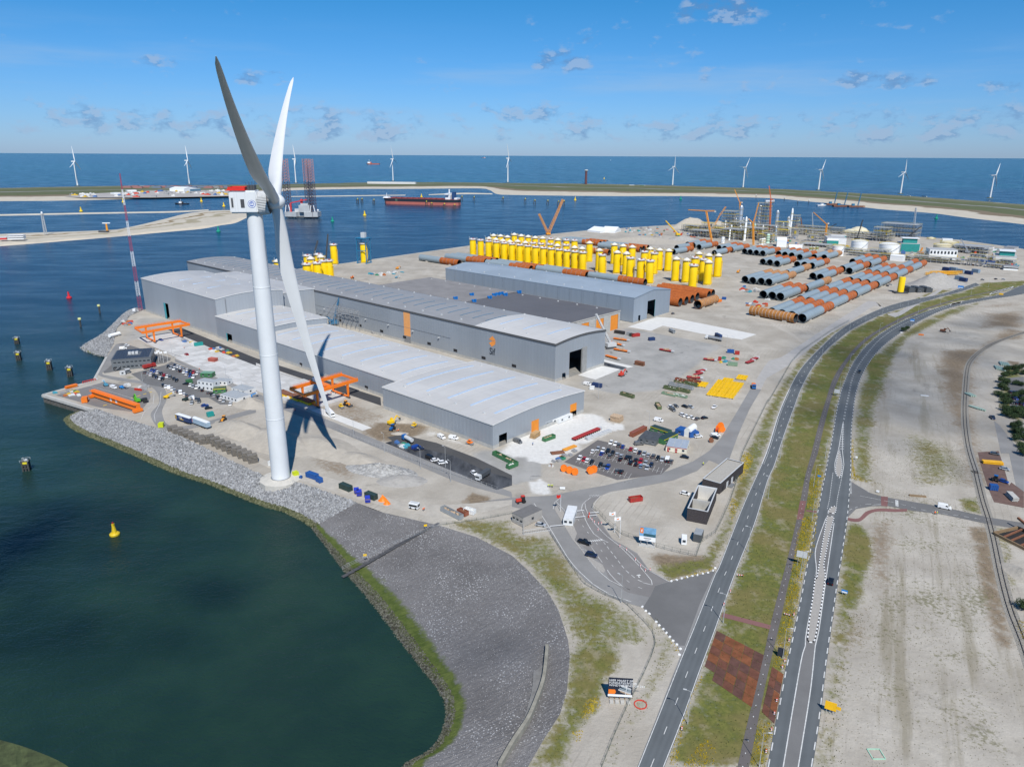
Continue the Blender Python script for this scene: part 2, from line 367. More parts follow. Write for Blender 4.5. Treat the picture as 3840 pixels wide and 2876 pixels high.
def rev(s):
 t = None; o = []
 for tok in s.split():
  if tok[0].isalpha(): t = tok[0]; tok = tok[1:]
  o.append(t + tok)
 return ' '.join(o[::-1])
FIELD_R = "M1730,1657 1800,1200 1860,700 1960,0 K650,900 700,550 715,380 730,100 H730,1300 740,1100 780,830 860,640 990,470 1160,340 1360,220 1570,130 1850,70 "
Z = dict(
 grass=[("G2209,960 2100,1200 1990,1400 1935,1640 J1965,160 1890,400 1800,640 1755,700 1640,900 1180,960 1340,1100 1750,1000 2000,430 2190,0 H90,1040 180,830 340,580 590,340 980,130 1480,10 D1650,1335 1480,1350 1000,1520 H540,330 400,430 230,620 100,800", .62, 3),
  (R1R + " " + rev(R2L), .70, 2.5),
  (FIELD_R + "H1800,110 1600,190 1350,320 1200,400 1080,600 1040,760 930,1000 900,1300 900,1657 K900,0 920,230 1000,270 860,250 740,230 730,100", .62, 5),
  ("K690,600 820,610 880,720 900,880 850,1050 800,1250 700,1450 650,1657 O420,1657 500,1200 620,300 K640,900", .80, 4),
  ("O420,1657 560,900 700,300 860,250 800,600 700,900 660,1200 640,1657", .45, 8),
  ("I1600,610 1850,570 2209,570 J0,640 100,720 330,700 480,900 600,1130 900,1290 1100,1400 1200,1657 510,1657 400,1350 130,1000 0,890 I2209,880 1900,720", .55, 5),
  ("J250,1040 480,1120 500,1230 380,1200", .9, 6), ("J480,1200 900,1250 900,1500 950,1657 520,1657", .62, 7),
  ("L1460,600 1900,540 1880,800 1780,900 1760,1000 1720,1150 1500,1400 1420,1657 1120,1657 1260,1400 1390,1200 1440,1000", .75, 5),
  ("M300,300 560,560 560,640 500,800 420,900 250,1250 0,1657 -150,1657 100,1150 330,800 360,600", .45, 4),
  ("H1150,1150 1500,1280 1700,1450 1650,1657 1250,1657 1200,1400", .5, 14), ("K1650,390 1830,370 1850,520 1700,510", .7, 4),
  ("H840,560 1010,500 1000,760 860,800", .85, 6), ("H2209,600 2000,640 1990,1000 2060,1060 2209,1110", .6, 4), ("H2080,1200 2209,1120 2209,1450", .6, 4),
  ("I1390,555 1470,560 1460,580 1390,580", .7, 1.5), ("E1100,700 1270,765 1230,770 1090,715", .7, 1.5), ("G860,1650 1070,1600 1060,1630 880,1657", .6, 2),
  ("D2209,1290 1830,1350 1760,1330 1850,1290 2209,1270", .7, 4), ("E1000,330 960,420 830,470 900,400 1040,250", .35, 6),
  ("K1950,620 2080,640 2209,1657 2150,1657", .5, 3), ("O1500,100 1700,0 1600,300", .25, 10)],
 brown=[("H1050,700 1330,400 1320,560 1100,640 1060,900 960,1000 930,1657 870,1657 880,1100 900,800", .55, 12),
  ("H1500,500 1820,480 2050,300 2209,330 2209,380 1950,420 1760,620 1740,1000 1790,1250 1900,1657 1730,1657 1700,1250 1560,1000 1480,700", .80, 16),
  ("H1830,300 1900,180 2209,150 2209,300 2000,290", .75, 20), ("H1560,150 1850,100 2209,60 2209,120 1850,130", .4, 8),
  ("K880,600 1080,560 1060,900 1070,1150 960,1300 880,1000", .62, 8), ("K1740,640 1900,640 1960,1000 2050,1400 2100,1657 1990,1657 1870,1250 1800,900", .85, 5),
  ("O1840,0 1950,0 2000,200 2120,600 2020,640 1900,260", .75, 5), ("O600,300 900,250 860,560 700,700 620,1000 560,1000", .5, 8), ("O980,300 1080,250 1060,800 980,1250 960,1000", .3, 6),
  ("M930,410 1150,420 1330,500 1300,660 1130,620", .65, 3), ("M980,150 1350,240 1360,330 1000,260", .4, 4),
  ("M640,1330 850,1000 1080,1100 1030,1657 480,1657", .4, 8), ("J1350,1100 1750,1000 1790,900 1640,870 1150,860", .7, 4),
  ("J0,900 I2209,800 2000,650 1700,600 J60,640 330,800 420,1000 520,1130", .35, 6), ("L1860,400 2080,420 2060,650 1880,560", .4, 5),
  ("F430,1330 900,1380 860,1657 500,1500 400,1400", .45, 5), ("I1830,330 2020,370 2030,430 1770,440", .75, 1.5), ("F480,1010 930,1180 1100,1060 830,890 700,930", .45, 4),
  ("F900,1180 1130,1120 1450,1140 1400,1220 1250,1260 1130,1280", .95, 3), ("E1700,1010 2209,960 2209,1100 1900,1130", .35, 5), ("H2060,580 2209,600 2100,640", .8, 3)],
 grey=[("G620,690 760,560 760,330 1000,300 1750,440 1600,620 1300,830 900,870 600,800", .85, 6), ("E1180,200 1530,210 1500,330 1150,420 1000,430", .5, 5),
       ("F1900,1330 2209,1350 2209,1640 2000,1500 1800,1420", .75, 2), ("G0,1380 200,1360 260,1500 230,1600 0,1657", .85, 2), ("G1650,500 1780,430 1850,450 1700,540", .5, 3),
       ("E1200,870 1400,850 1400,1000 1330,1100 1200,1090", .45, 4), ("I1680,440 2209,330 J0,420 200,430 170,560 0,520", .35, 5), ("H1720,600 1990,560 1980,900 1960,1100 2080,1280 2209,1657 1830,1657 1740,1100", .35, 4)],
 flower=[("M1180,1657 1240,1300 1290,1250 1390,1290 1320,1657", .75, 1.2), ("M1390,690 1450,400 1540,0 1640,0 1500,730 1480,830 1380,790", .75, 1.2), ("K250,700 300,560 430,520 400,830 330,960 290,1100 200,1040", .7, 1.2),
         ("K335,470 440,480 470,240 500,200 430,120 360,250", .6, 1.2), ("G1950,1640 1935,1500 2010,1360 2090,1400 2060,1500 2010,1600", .9, 1.5), ("J1950,150 2060,20 2040,0 2000,100", .9, 1.5), ("J1860,480 1900,380 1960,420 1900,600", .5, 2),
         ("J1500,1060 1740,985 1745,1010 1480,1085", .6, 1), ("M570,640 480,560 550,680", .6, 1), ("L1580,1100 1700,1040 1750,1110 1600,1260 1560,1220", .9, 1.5), ("L1480,1350 1580,1330 1560,1440 1490,1430", .7, 2), ("M640,1150 780,870 770,860 700,960 540,1400 470,1657 560,1657 600,1300", .45, 1),
         ("M580,1657 800,1400 900,1500 850,1657", .3, 3), ("H720,1100 740,1090 740,1500 760,1600 720,1600", .6, .6), ("K720,0 760,180 860,250 740,230", .5, 1), ("O2140,380 2209,400 2209,560 2150,450", .8, 2), ("D1830,1345 2180,1300 2150,1285 1850,1320", .35, 4)],
 weed=[("K900,260 1000,270 1650,400 1850,520 2000,1000 2100,1657 700,1657 900,900 880,620", .8, 8), ("O650,300 2209,600 2209,1657 430,1657 640,900", .75, 8), ("H1080,560 1320,420 1850,600 1700,1100 1800,1657 930,1657 960,1000", .55, 10)],
 pale=[("G0,1270 150,1230 600,1010 850,1110 1010,1150 640,1310 300,1480 0,1390", .9, 1.5), ("F1410,1210 1500,1170 2055,1380 2209,1330 2209,1400 2100,1400", .5, 3), ("J130,250 260,210 370,330 280,370 180,370", .6, 1.5)])
ATT = {k: np.zeros(len(GV)) for k in Z}
for k, lst in Z.items():
 for s, w, sf in lst:
  if w > 0: ATT[k] = np.maximum(ATT[k], w * soft(GV, g(s), sf))
def ground_mat():
 n = NB('ground'); a1 = n.attr('zone_a'); a2 = n.attr('zone_b')
 f1 = n.noise(.05, 5, .65); f2 = n.noise(.5, 5, .7); f3 = n.noise(2.2, 3, .7); f4 = n.noise(.012, 4, .6)
 track = n.noise(.06, 4, .6, (1.0, .12, 1))
 sand = n.mix(n.step(f1, .3, .7), (.350, .318, .268), (.468, .434, .376))
 sand = n.mix(n.step(f4, .4, .72, 0, .6), sand, (.300, .270, .228)); sand = n.mix(n.step(f3, .35, .75, 0, .28), sand, (.22, .20, .17))
 sand = n.mix(n.step(track, .56, .72, 0, .35), sand, (.50, .465, .41))
 def tracks(sc, ds, rz):
  mp = n.N.new('ShaderNodeMapping'); mp.inputs[2].default_value = (0, 0, rz); n.L.new(n.pos, mp.inputs[0]); w = n.N.new('ShaderNodeTexWave'); w.inputs['Scale'].default_value = sc; w.inputs['Distortion'].default_value = ds; w.inputs['Detail'].default_value = 2; w.inputs['Detail Scale'].default_value = .25; n.L.new(mp.outputs[0], w.inputs['Vector']); return n.step(w.outputs['Fac'], .90, .97)
 tk = n.math('MULTIPLY', tracks(.11, 5, .47), n.step(n.noise(.02, 4, .7), .5, .62, 0, .4)); sand = n.mix(tk, sand, (.25, .225, .19))
 sand = n.mix(n.step(n.noise(.028, 5, .7, dist=.8), .60, .68, 0, .5), sand, (.215, .195, .168)); sand = n.mix(n.math('MULTIPLY', n.step(n.noise(.10, 5, .65, (1, .07, 1), rot=.47), .50, .64), n.math('MULTIPLY', a2[1], .75)), sand, (.185, .160, .100))
 def msk(att, amt=1.9, w=.24, nz=f2):      # ragged edge from the zone weight and noise
  v = n.math('ADD', n.math('MULTIPLY', att, 1.15), n.math('MULTIPLY', n.math('SUBTRACT', n.math('ADD', n.math('MULTIPLY', nz, .55), n.math('MULTIPLY', f1, .45)), .5), amt)); return n.step(v, .5 - w, .5 + w)
 grey = n.mix(n.step(f1, .3, .7), (.27, .265, .25), (.36, .35, .33)); grey = n.mix(n.step(n.noise(.09, 4, .7, dist=1.5), .63, .68, 0, .5), grey, (.12, .12, .12))
 pale = n.mix(n.step(f2, .3, .7), (.55, .54, .51), (.64, .63, .60))
 brown = n.mix(n.step(f2, .3, .7), (.150, .115, .078), (.255, .200, .140))
 gr = n.mix(n.step(f2, .32, .68), (.068, .092, .018), (.155, .160, .042)); gr = n.mix(n.step(f1, .38, .64, 0, .65), gr, (.190, .150, .066)); gr = n.mix(n.step(n.noise(.11, 4, .7), .52, .68, 0, .55), gr, (.30, .26, .19))
 col = n.mix(msk(a1[2], .9), sand, grey); col = n.mix(msk(a2[2], .6), col, pale); col = n.mix(msk(a1[1]), col, brown); col = n.mix(msk(a1[0]), col, gr)
 fl = n.step(n.math('ADD', n.math('MULTIPLY', a2[0], .5), n.math('MULTIPLY', n.noise(.8, 5, .8), .62)), .66, .76)
 col = n.mix(n.math('MULTIPLY', fl, .8), col, (.50, .36, .012))
 wd = n.step(n.math('ADD', n.math('MULTIPLY', a2[1], .22), n.math('ADD', n.math('MULTIPLY', n.noise(.75, 3, .7), .52), n.math('MULTIPLY', n.noise(.045, 4, .65), .42))), .66, .75)
 col = n.mix(n.math('MULTIPLY', wd, n.math('MULTIPLY', a2[1], .85)), col, (.13, .125, .055))
 h = n.math('ADD', n.math('MULTIPLY', f2, .25), n.math('MULTIPLY', f1, .9)); return n.done(col, .95, h, .8, .15)
GM = MB(); GM.V = [(p[0], p[1], 0.0) for p in GV]; GM.F = [tuple(f) for f in cf]
gme = GM.mesh('ground', ground_mat())
if gme.polygons[0].normal.z < 0: gme.flip_normals()
for nm, ks in (('zone_a', ('grass', 'brown', 'grey')), ('zone_b', ('flower', 'weed', 'pale'))):
 at = gme.attributes.new(nm, 'FLOAT_VECTOR', 'POINT'); at.data.foreach_set('vector', np.stack([ATT[k] for k in ks], 1).astype(np.float32).ravel())
struct(link('ground', gme))
# stone slopes and walls down to the water
def rip_mat(name, c0, c1, algae, t0, t1, dark, vs, stonev):
 n = NB(name); uv = n.uv(); v = n.voro(vs, 'Color'); sp = n.N.new('ShaderNodeSeparateXYZ'); n.L.new(v, sp.inputs[0]); f = n.noise(.35, 4, .7); b = n.noise(.04, 4, .6)
 col = n.mix(sp.outputs[0], c0, c1); col = n.mix(n.step(b, .4, .7, 0, .45), col, tuple(q * .62 for q in c0)); col = n.mix(n.step(n.noise(.013, 4, .6), .42, .66, 0, .45), col, tuple(q * 1.45 for q in c1))
 if stonev: col = n.mix(n.math('MULTIPLY', n.step(n.voro(1.1), .18, .30, 1, 0), n.step(n.noise(.06, 3, .6), .42, .62)), col, (.42, .42, .42))
 t = n.math('ADD', uv[0], n.math('MULTIPLY', n.math('SUBTRACT', f, .5), .13))
 al = n.mix(n.step(f, .3, .7), algae[0], algae[1]); col = n.mix(n.step(t, t0, t0 + .05), col, al); col = n.mix(n.step(t, t1, t1 + .05), col, n.mix(n.step(n.noise(.9, 3, .7), .45, .62), dark, (.12, .12, .115)))
 return n.done(col, .9, n.math('ADD', n.voro(vs), n.math('MULTIPLY', f, .5)), .12 if stonev else .5, .25)
RIP = rip_mat('riprap', (.21, .215, .22), (.40, .41, .42), ((.07, .095, .030), (.15, .15, .07)), .80, .92, (.035, .032, .026), .9, False)
DARK = rip_mat('bitumen_slope', (.128, .122, .120), (.182, .176, .174), ((.052, .078, .014), (.098, .122, .030)), .80, .905, (.030, .026, .022), 4.2, True)
W_RIP0 = "E1170,128 1080,160 900,330 700,450 695,485 760,515 915,555"
W_RIP1 = "E690,1015 560,1065 545,1110 640,1190 900,1300 1200,1430 1500,1560 1800,1657 I0,445 190,500 330,560 470,650"
W_DARK = "I470,650 600,830 730,1020 900,1220 1100,1480 1230,1657 L200,870 330,1050 365,1180 350,1300 300,1420 200,1530 100,1580 0,1640 W850,1700 820,1760"
def lump(amp, k):
 def f(p, t, i): return p + Vector((0, 0, (random.random() - .5) * amp * (1 if 0 < t < 1 else 0) - (0.9 if t >= 1 else 0)))
 return f
rip0 = struct(ribbon('riprap_slope', g(TOP_RIP0), g(W_RIP0, WL), 60, RIP, nx=8, sag=lump(.5, 1)))
rip1 = struct(ribbon('riprap_slope', g(TOP_RIP1), g(W_RIP1, WL), 220, RIP, nx=12, sag=lump(.5, 1)))
darks = struct(ribbon('bitumen_slope', g(TOP_DARK), g(W_DARK, WL), 240, DARK, nx=30, sag=lump(.16, 1)))
def rocks(rib, n, s0, s1, tlo, thi, m, name, label):
 me = rib.data; co = np.empty(len(me.vertices) * 3, np.float32); me.vertices.foreach_get('co', co); co = co.reshape(-1, 3)
 q = np.array([tuple(p.vertices) for p in me.polygons]); uv = np.empty(len(me.loops) * 2, np.float32); me.uv_layers[0].data.foreach_get('uv', uv); uu = uv.reshape(-1, 4, 2)[:, :, 0].mean(1)
 c = co[q]; area = np.linalg.norm(np.cross(c[:, 1] - c[:, 0], c[:, 3] - c[:, 0]), axis=1) * ((uu > tlo) & (uu < thi)); k = RNG.choice(len(q), n, p=area / area.sum())
 a, b = RNG.random((2, n, 1)); p = (c[k, 0] * (1 - a) + c[k, 1] * a) * (1 - b) + (c[k, 3] * (1 - a) + c[k, 2] * a) * b
 base = np.array([(1, 0, 0), (-1, 0, 0), (0, 1, 0), (0, -1, 0), (0, 0, 1), (0, 0, -1)], float)
 v = base[None] * RNG.uniform(.6, 1.25, (n, 6, 1)) * RNG.uniform(s0, s1, (n, 1, 1)); v += RNG.normal(0, .12, v.shape) * s1
 th = RNG.uniform(0, 6.3, n); cs, sn = np.cos(th)[:, None], np.sin(th)[:, None]; x = v[:, :, 0] * cs - v[:, :, 1] * sn; y = v[:, :, 0] * sn + v[:, :, 1] * cs
 tl = RNG.uniform(-.7, .7, n)[:, None]; z = v[:, :, 2] * np.cos(tl) + x * np.sin(tl); x = x * np.cos(tl) - v[:, :, 2] * np.sin(tl)
 V = np.stack([x, y, z], 2) + p[:, None] + np.array([0, 0, s0 * .3]); F = np.array([(0, 2, 4), (2, 1, 4), (1, 3, 4), (3, 0, 4), (2, 0, 5), (1, 2, 5), (3, 1, 5), (0, 3, 5)])
 FF = (np.arange(n)[:, None, None] * 6 + F[None]).reshape(-1, 3); me2 = bpy.data.meshes.new(name); me2.from_pydata(V.reshape(-1, 3).tolist(), [], FF.tolist()); me2.materials.append(m)
 return stuff(link(name, me2), label)
def rock_mat(name, c0, c1):
 n = NB(name); i = n.N.new('ShaderNodeNewGeometry'); col = n.mix(i.outputs['Random Per Island'], c0, c1); col = n.mix(n.step(n.noise(.8, 3, .6), .4, .7, 0, .4), col, tuple(q * .55 for q in c0)); return n.done(col, .9)
ROCK = rock_mat('granite_rock', (.15, .153, .157), (.38, .385, .39)); WET = rock_mat('weedy_rock', (.045, .055, .022), (.17, .17, .10)); SPECK = rock_mat('slope_stone', (.13, .13, .135), (.40, .40, .41)); SLIME = rock_mat('shore_stone', (.035, .038, .02), (.15, .15, .12))
rocks(rip1, 15000, .28, .75, 0, .86, ROCK, 'riprap_stones', 'loose grey granite stones covering the sea wall below the turbine')
rocks(rip1, 5000, .28, .7, .80, 1.0, WET, 'weedy_stones', 'seaweed covered stones along the waterline below the grey stone bank')
rocks(rip0, 4500, .35, .8, 0, 1.0, ROCK, 'riprap_stones', 'loose grey granite stones on the spit beside the lattice mast')
rocks(darks, 8000, .08, .20, 0, .80, SPECK, 'slope_stones', 'small pale stones scattered on the dark bitumen slope')
rocks(darks, 5000, .16, .40, .91, 1.0, SLIME, 'shore_stones', 'dark slimy stones at the foot of the bitumen slope')
CONC = mat('concrete', (.42, .41, .38), .85, var=.18, scale=.25, bump=.02); CONC_W = mat('concrete_pale', (.60, .59, .56), .85, var=.08, scale=.2); CONC_D = mat('concrete_dark', (.24, .235, .22), .9, var=.25, scale=.4)
PILEW = mat('sheet_pile', (.10, .095, .085), .8, var=.4, scale=.6)
def wall(name, pts, z0, z1, thick, m, label, cat):
 mb = MB(); pts = [Vector((p.x, p.y, 0)) for p in pts]; q = offset(pts, thick)
 for i in range(len(pts) - 1): mb.prism([pts[i], pts[i + 1], q[i + 1], q[i]], z0, z1)
 return tag(mb.obj(name, m), label, cat)
qw = thing('quay_wall', 'low concrete quay wall on steel sheet piles round the small pier', 'quay wall')
qp = g("E820,732 835,747 372,874 800,1002")
mb = MB()
for a, b in zip(qp[:-1], qp[1:]): mb.beam(a + Vector((0, 0, -.6)), b + Vector((0, 0, -.6)), 2.2, 1.5)
mb.obj('capping_beam', CONC, qw)
for a, b in zip(qp[1:-1], qp[2:]):
 d = (b - a); n = int(d.length / 1.6)
 for k in range(n):
  if k % 2 == 0: c = a.lerp(b, (k + .5) / n); MB().box(0, 0, -6.5, 1.1, 1.0, 5.2, 0).obj('sheet_pile', PILEW, qw, (c.x, c.y, 0), math.atan2(d.y, d.x))
mb = MB()
for a, b in zip(qp[1:-1], qp[2:]): mb.beam(a + Vector((0, 0, -4)), b + Vector((0, 0, -4)), .4, 5)
mb.obj('pile_wall', PILEW, qw)
# long far quay and dock edge
def quayline(pts, label):
 o = MB();
 for a, b in zip(pts[:-1], pts[1:]): o.beam(Vector((a.x, a.y, -3.0)), Vector((b.x, b.y, -3.0)), 1.6, 6.4)
 return tag(o.obj('quay_wall', CONC), label, 'quay wall')
quayline([ST(-609, 92), ST(-609, 330)] + g("C350,870 650,840 1250,800"), 'long straight concrete quay wall behind the yellow transition pieces')
quayline(g("E920,548 820,730"), 'short concrete dock edge in front of the grey office')
# far shore, sand bars
def shore_mat(name, bands, nz=.10, scale=.006):
 n = NB(name); uv = n.uv(); f = n.noise(scale, 5, .65); f2 = n.noise(scale * 6, 4, .7); f3 = n.noise(scale * .35, 2, .5)
 t = n.math('ADD', uv[0], n.math('ADD', n.math('MULTIPLY', n.math('SUBTRACT', f, .5), nz), n.math('MULTIPLY', n.math('SUBTRACT', f3, .5), nz)))
 col = bands[0][1]
 for a, c in bands[1:]: col = n.mix(n.step(t, a - .012, a + .012), col, c)
 col = n.mix(n.step(f2, .35, .75, 0, .4), col, n.mix(1.0, col, (.62, .60, .52), 'MULTIPLY')); return n.done(col, .95, None)
GRN, DUNE, SANDF, RD, BRN = (.105, .120, .055), (.150, .150, .085), (.50, .455, .375), (.23, .225, .22), (.19, .15, .10)
SEA_E = "A-500,475 0,465 1000,447 2209,438 B560,430 940,421 1380,418 2209,425 C700,430 1400,447 2209,472 D400,490 1000,520 1400,545 1900,580 2209,604 2800,650"
BEACH = "A-500,600 0,590 600,585 1500,562 2209,548 B240,500 450,490 900,482 1300,482 1900,477 2010,492 2060,528 2209,536 C500,543 900,546 1500,546 2209,562 D300,588 700,622 820,642 1000,662 1400,692 1700,732 2209,792 2800,870"
struct(ribbon('far_shore', g(SEA_E), g(BEACH, WL + .3), 130, shore_mat('dune_shore', [(0, SANDF), (.05, DUNE), (.22, GRN), (.42, RD), (.46, GRN), (.70, BRN), (.80, SANDF)], .16), nx=10, z=None,
   sag=lambda p, t, i: Vector((p.x, p.y, WL + (.2 if t < .02 else 4.5 + 2.5 * math.sin(i * 1.7) * max(0, .35 - t) if t < .82 else 4.5 * (1 - t) / .18 - (.8 if t >= 1 else 0))))))
isl = struct(ribbon('sand_spit', g("A-500,905 0,868 900,836 1110,810 1400,742 1600,692 1800,668 2000,662 2150,664", WL), g("A-500,1010 0,978 500,938 1080,888 1500,850 1750,828 1900,800 2050,775 2150,720", WL), 70,
   shore_mat('spit_sand', [(0, SANDF), (.25, (.24, .18, .10)), (.32, SANDF), (.50, (.33, .29, .20)), (.60, SANDF), (.92, (.60, .53, .42))], .5, .012), nx=8, sag=lambda p, t, i: Vector((p.x, p.y, WL + 2.6 * math.sin(math.pi * max(0, min(1, t))) ** .5 - .3))))
bars = shore_mat('bar_sand', [(0, SANDF), (.5, (.56, .51, .42))])
for a, b in (("A-500,712 0,700 600,688 1100,680 1500,672 1800,660", "A-500,728 0,714 600,702 1100,692 1500,686 1800,668"), ("B300,545 800,538 1290,533", "B300,550 800,545 1290,538"), ("B1490,529 1780,514 2040,520", "B1490,534 1780,528 2040,528")):
 struct(ribbon('sand_bar', g(a, WL), g(b, WL), 30, bars, nx=4, sag=lambda p, t, i: Vector((p.x, p.y, WL + 1.6 * math.sin(math.pi * t) - .2))))
struct(ribbon('near_bank', g("W-30,1590 60,1615 150,1657 190,1720", WL), g("W-60,1760 0,1760 60,1760 120,1780", 0), 20, mat('bank_grass', (.075, .095, .035), .95, var=.5, scale=.5, bump=.3), nx=5, sag=lump(.4, 1)))
# roads
def road_mat(name, c, tone=.0, tread=True):
 n = NB(name); uv = n.uv(); f = n.noise(.07, 4, .6); f2 = n.noise(3.0, 2, .6); col = n.mix(n.step(f, .3, .7), tuple(q * .9 for q in c), tuple(q * 1.1 for q in c)); col = n.mix(n.step(f2, .3, .8, 0, .25), col, tuple(q * .7 for q in c))
 if tread:
  w = n.N.new('ShaderNodeTexWave'); w.inputs['Scale'].default_value = 1.27; cm = n.N.new('ShaderNodeCombineXYZ'); n.put(cm.inputs[0], uv[0]); n.L.new(cm.outputs[0], w.inputs['Vector'])
  col = n.mix(n.math('MULTIPLY', w.outputs['Fac'], .22), col, tuple(q * 1.45 for q in c))
 return n.done(col, .85)
ASPH = road_mat('asphalt_road', (.105, .115, .120)); ASPH_P = road_mat('asphalt_plain', (.150, .148, .145), tread=False); DUST = road_mat('dusty_road', (.235, .230, .222), tread=False); BIKE = road_mat('bike_asphalt', (.125, .113, .108), tread=False)
CLINK = road_mat('red_asphalt', (.200, .100, .092), tread=False); TARP = mat('black_membrane', (.058, .060, .064), .6, var=.95, scale=.22, stretch=(1, .28, 1), detail=6); MEDIAN = road_mat('median_asphalt', (.165, .162, .158), tread=False)
WPAINT = mat('white_paint', (.56, .56, .54), .7, var=.3, scale=.8); YPAINT = mat('yellow_paint', (.60, .42, .05), .7)
r1 = struct(ribbon('road', g(R1L), g(R1R), 160, ASPH, z=.05, nx=2)); r2 = struct(ribbon('road', g(R2L), g(R2R), 160, ASPH, z=.05, nx=2))
struct(ribbon('cycle_path', g(BPL), g(BPR), 140, BIKE, z=.045, nx=1))
junction = struct(flat('junction', g("M205,1657 385,1210 580,720 690,460 870,0 J1755,1010 1700,1030 1360,1105 1180,1000 1080,860 980,800 870,740 800,640 750,560 700,480 700,420 750,370 850,330 1100,290 1400,230 1600,150 1700,60 G1850,1500 1960,1200 2050,1000 2150,830 2060,820 1900,1090 1800,1250 1700,1360 1560,1450 1350,1530 1000,1610 800,1657 J500,330 330,365 200,370 0,380 I1900,420 2209,400 J0,460 90,480 200,540 300,650 400,800 500,960 640,1110 800,1210 920,1270 1130,1330 1300,1520 1420,1650 M580,690"), .03, DUST))
struct(flat('junction_asphalt', g("J1755,1010 1360,1105 1240,1140 1210,1150 1180,1250 1130,1330 1300,1520 1430,1657 1490,1657 1620,1300"), .04, ASPH_P))
struct(flat('gate_asphalt', g("J650,390 760,370 700,430 690,480 760,580 800,660 870,745 980,810 1080,870 1180,1010 1350,1105 1240,1135 1190,1240 1000,1200 850,1100 780,960 700,870 540,750 520,640 600,500 620,440"), .044, road_mat('gate_asphalt', (.20, .19, .182), tread=False)))
YARD = struct(ribbon('yard_road', g("E1000,440 890,600 840,690 950,740 1250,790 1350,850 1370,950 1300,1060 1500,1190 F0,1030"), g("E1080,450 960,620 880,690 960,715 1270,765 1400,800 1440,900 1400,1040 1550,1150 F0,990"), 60, DUST, z=.04))
struct(ribbon('works_road', g("F-700,590 0,905 700,1190 1250,1420 1750,1630 I2209,380 J0,400"), g("F-700,565 0,860 480,1035 1200,1330 1750,1545 I2209,335 J0,360"), 60, DUST, z=.036))
struct(ribbon('gravel_road', g("I0,75 300,205 560,290 900,400 1300,500 1700,560 2209,440"), g("I0,20 300,150 600,200 1000,330 1300,430 1700,440 2209,400"), 60, mat('gravel', (.40, .37, .32), .95, var=.15, scale=.3), z=.03))
struct(ribbon('haul_road', g("G2060,830 2209,590 H100,560 300,430 480,310 700,170 900,60 D1050,1560 1300,1440 1500,1330 1620,1230"), g("G2150,830 2209,720 H120,660 330,500 520,360 750,215 950,100 D1080,1590 1290,1480 1480,1370 1600,1260"), 50, mat('haul_dust', (.36, .345, .325), .95, var=.12, scale=.2), z=.02))
# halls' side: black asphalt lane, concrete crane apron, pads, car parks
struct(flat('asphalt_lane', g("E1450,315 1570,300 2209,560 F1075,900 1080,970 F0,600 E2209,640 1700,420"), .05, road_mat('fresh_asphalt', (.052, .053, .057), tread=False)))
struct(flat('crane_apron', g("E1180,390 1500,330 1700,420 F0,600 800,890 480,1010 0,840 E1900,740 1450,520"), .04, mat('apron_concrete', (.47, .46, .44), .9, var=.15, scale=.12)))
AP = bpy.data.objects['crane_apron']; apoly = g("E1500,345 1700,425 F0,610 780,890 480,1000 0,835 E1900,735 1480,520"); SLB = [MB().box(0, 0, .045, 6.1, 6.1, .05).mesh('slab', mat('slab_%d' % i, (.44 + .05 * i, .435 + .05 * i, .42 + .05 * i), .9, var=.1, scale=.3)) for i in range(3)]
for i in range(60):
 for j in range(14):
  c = ST(-345 + i * 6.3, -42 + j * 6.3)
  if inside(np.array([[c.x, c.y]]), apoly)[0]: link('slab', SLB[int(RNG.integers(0, 3))], AP, c, A1)
struct(flat('concrete_lane', g("F470,1010 560,990 1000,1160 920,1185"), .05, CONC_W))
struct(flat('black_membrane', g("F1115,1290 1190,1270 1400,1330 1700,1400 2000,1540 2209,1600 2209,1657 2080,1695"), .06, TARP))
struct(flat('asphalt_lot', g("F1130,1240 1260,1220 1560,1290 1900,1420 2209,1570 2209,1610 2000,1560 1700,1420 1400,1345 1190,1285"), .05, road_mat('dirty_asphalt', (.075, .074, .073), tread=False)))
struct(flat('concrete_pad', g("G1000,290 1250,205 1400,215 2110,355 1980,400 1640,350 1300,280 1200,325"), .04, CONC_W)); struct(flat('concrete_pad', g("G570,705 760,625 940,655 720,745"), .04, CONC_W)); struct(flat('concrete_pad', g("G750,560 1050,632 1000,645 750,580"), .04, CONC_W)); struct(flat('asphalt_pad', g("G750,583 990,640 950,660 750,612"), .05, TARP))
struct(flat('pier_asphalt', g("E480,880 900,765 1060,790 1290,850 1300,900 1260,960 1200,1030 860,985"), .03, road_mat('pier_asphalt', (.19, .18, .175), tread=False)))
struct(flat('car_park', g("E1130,695 1420,620 1480,590 1740,690 1900,760 1640,800 1560,830 1270,790"), .05, ASPH_P)); struct(flat('car_park', g("E1400,790 1600,770 2040,920 2000,960 1900,960 1800,900 1650,900"), .056, ASPH_P))
struct(flat('car_park', g("G450,1455 740,1265 850,1290 1390,1470 1290,1560 910,1610"), .05, road_mat('lot_asphalt', (.140, .130, .125), tread=False)))
struct(flat('office_path', g("E1000,440 1060,430 1480,560 1430,600 900,690 880,660"), .035, ASPH_P))
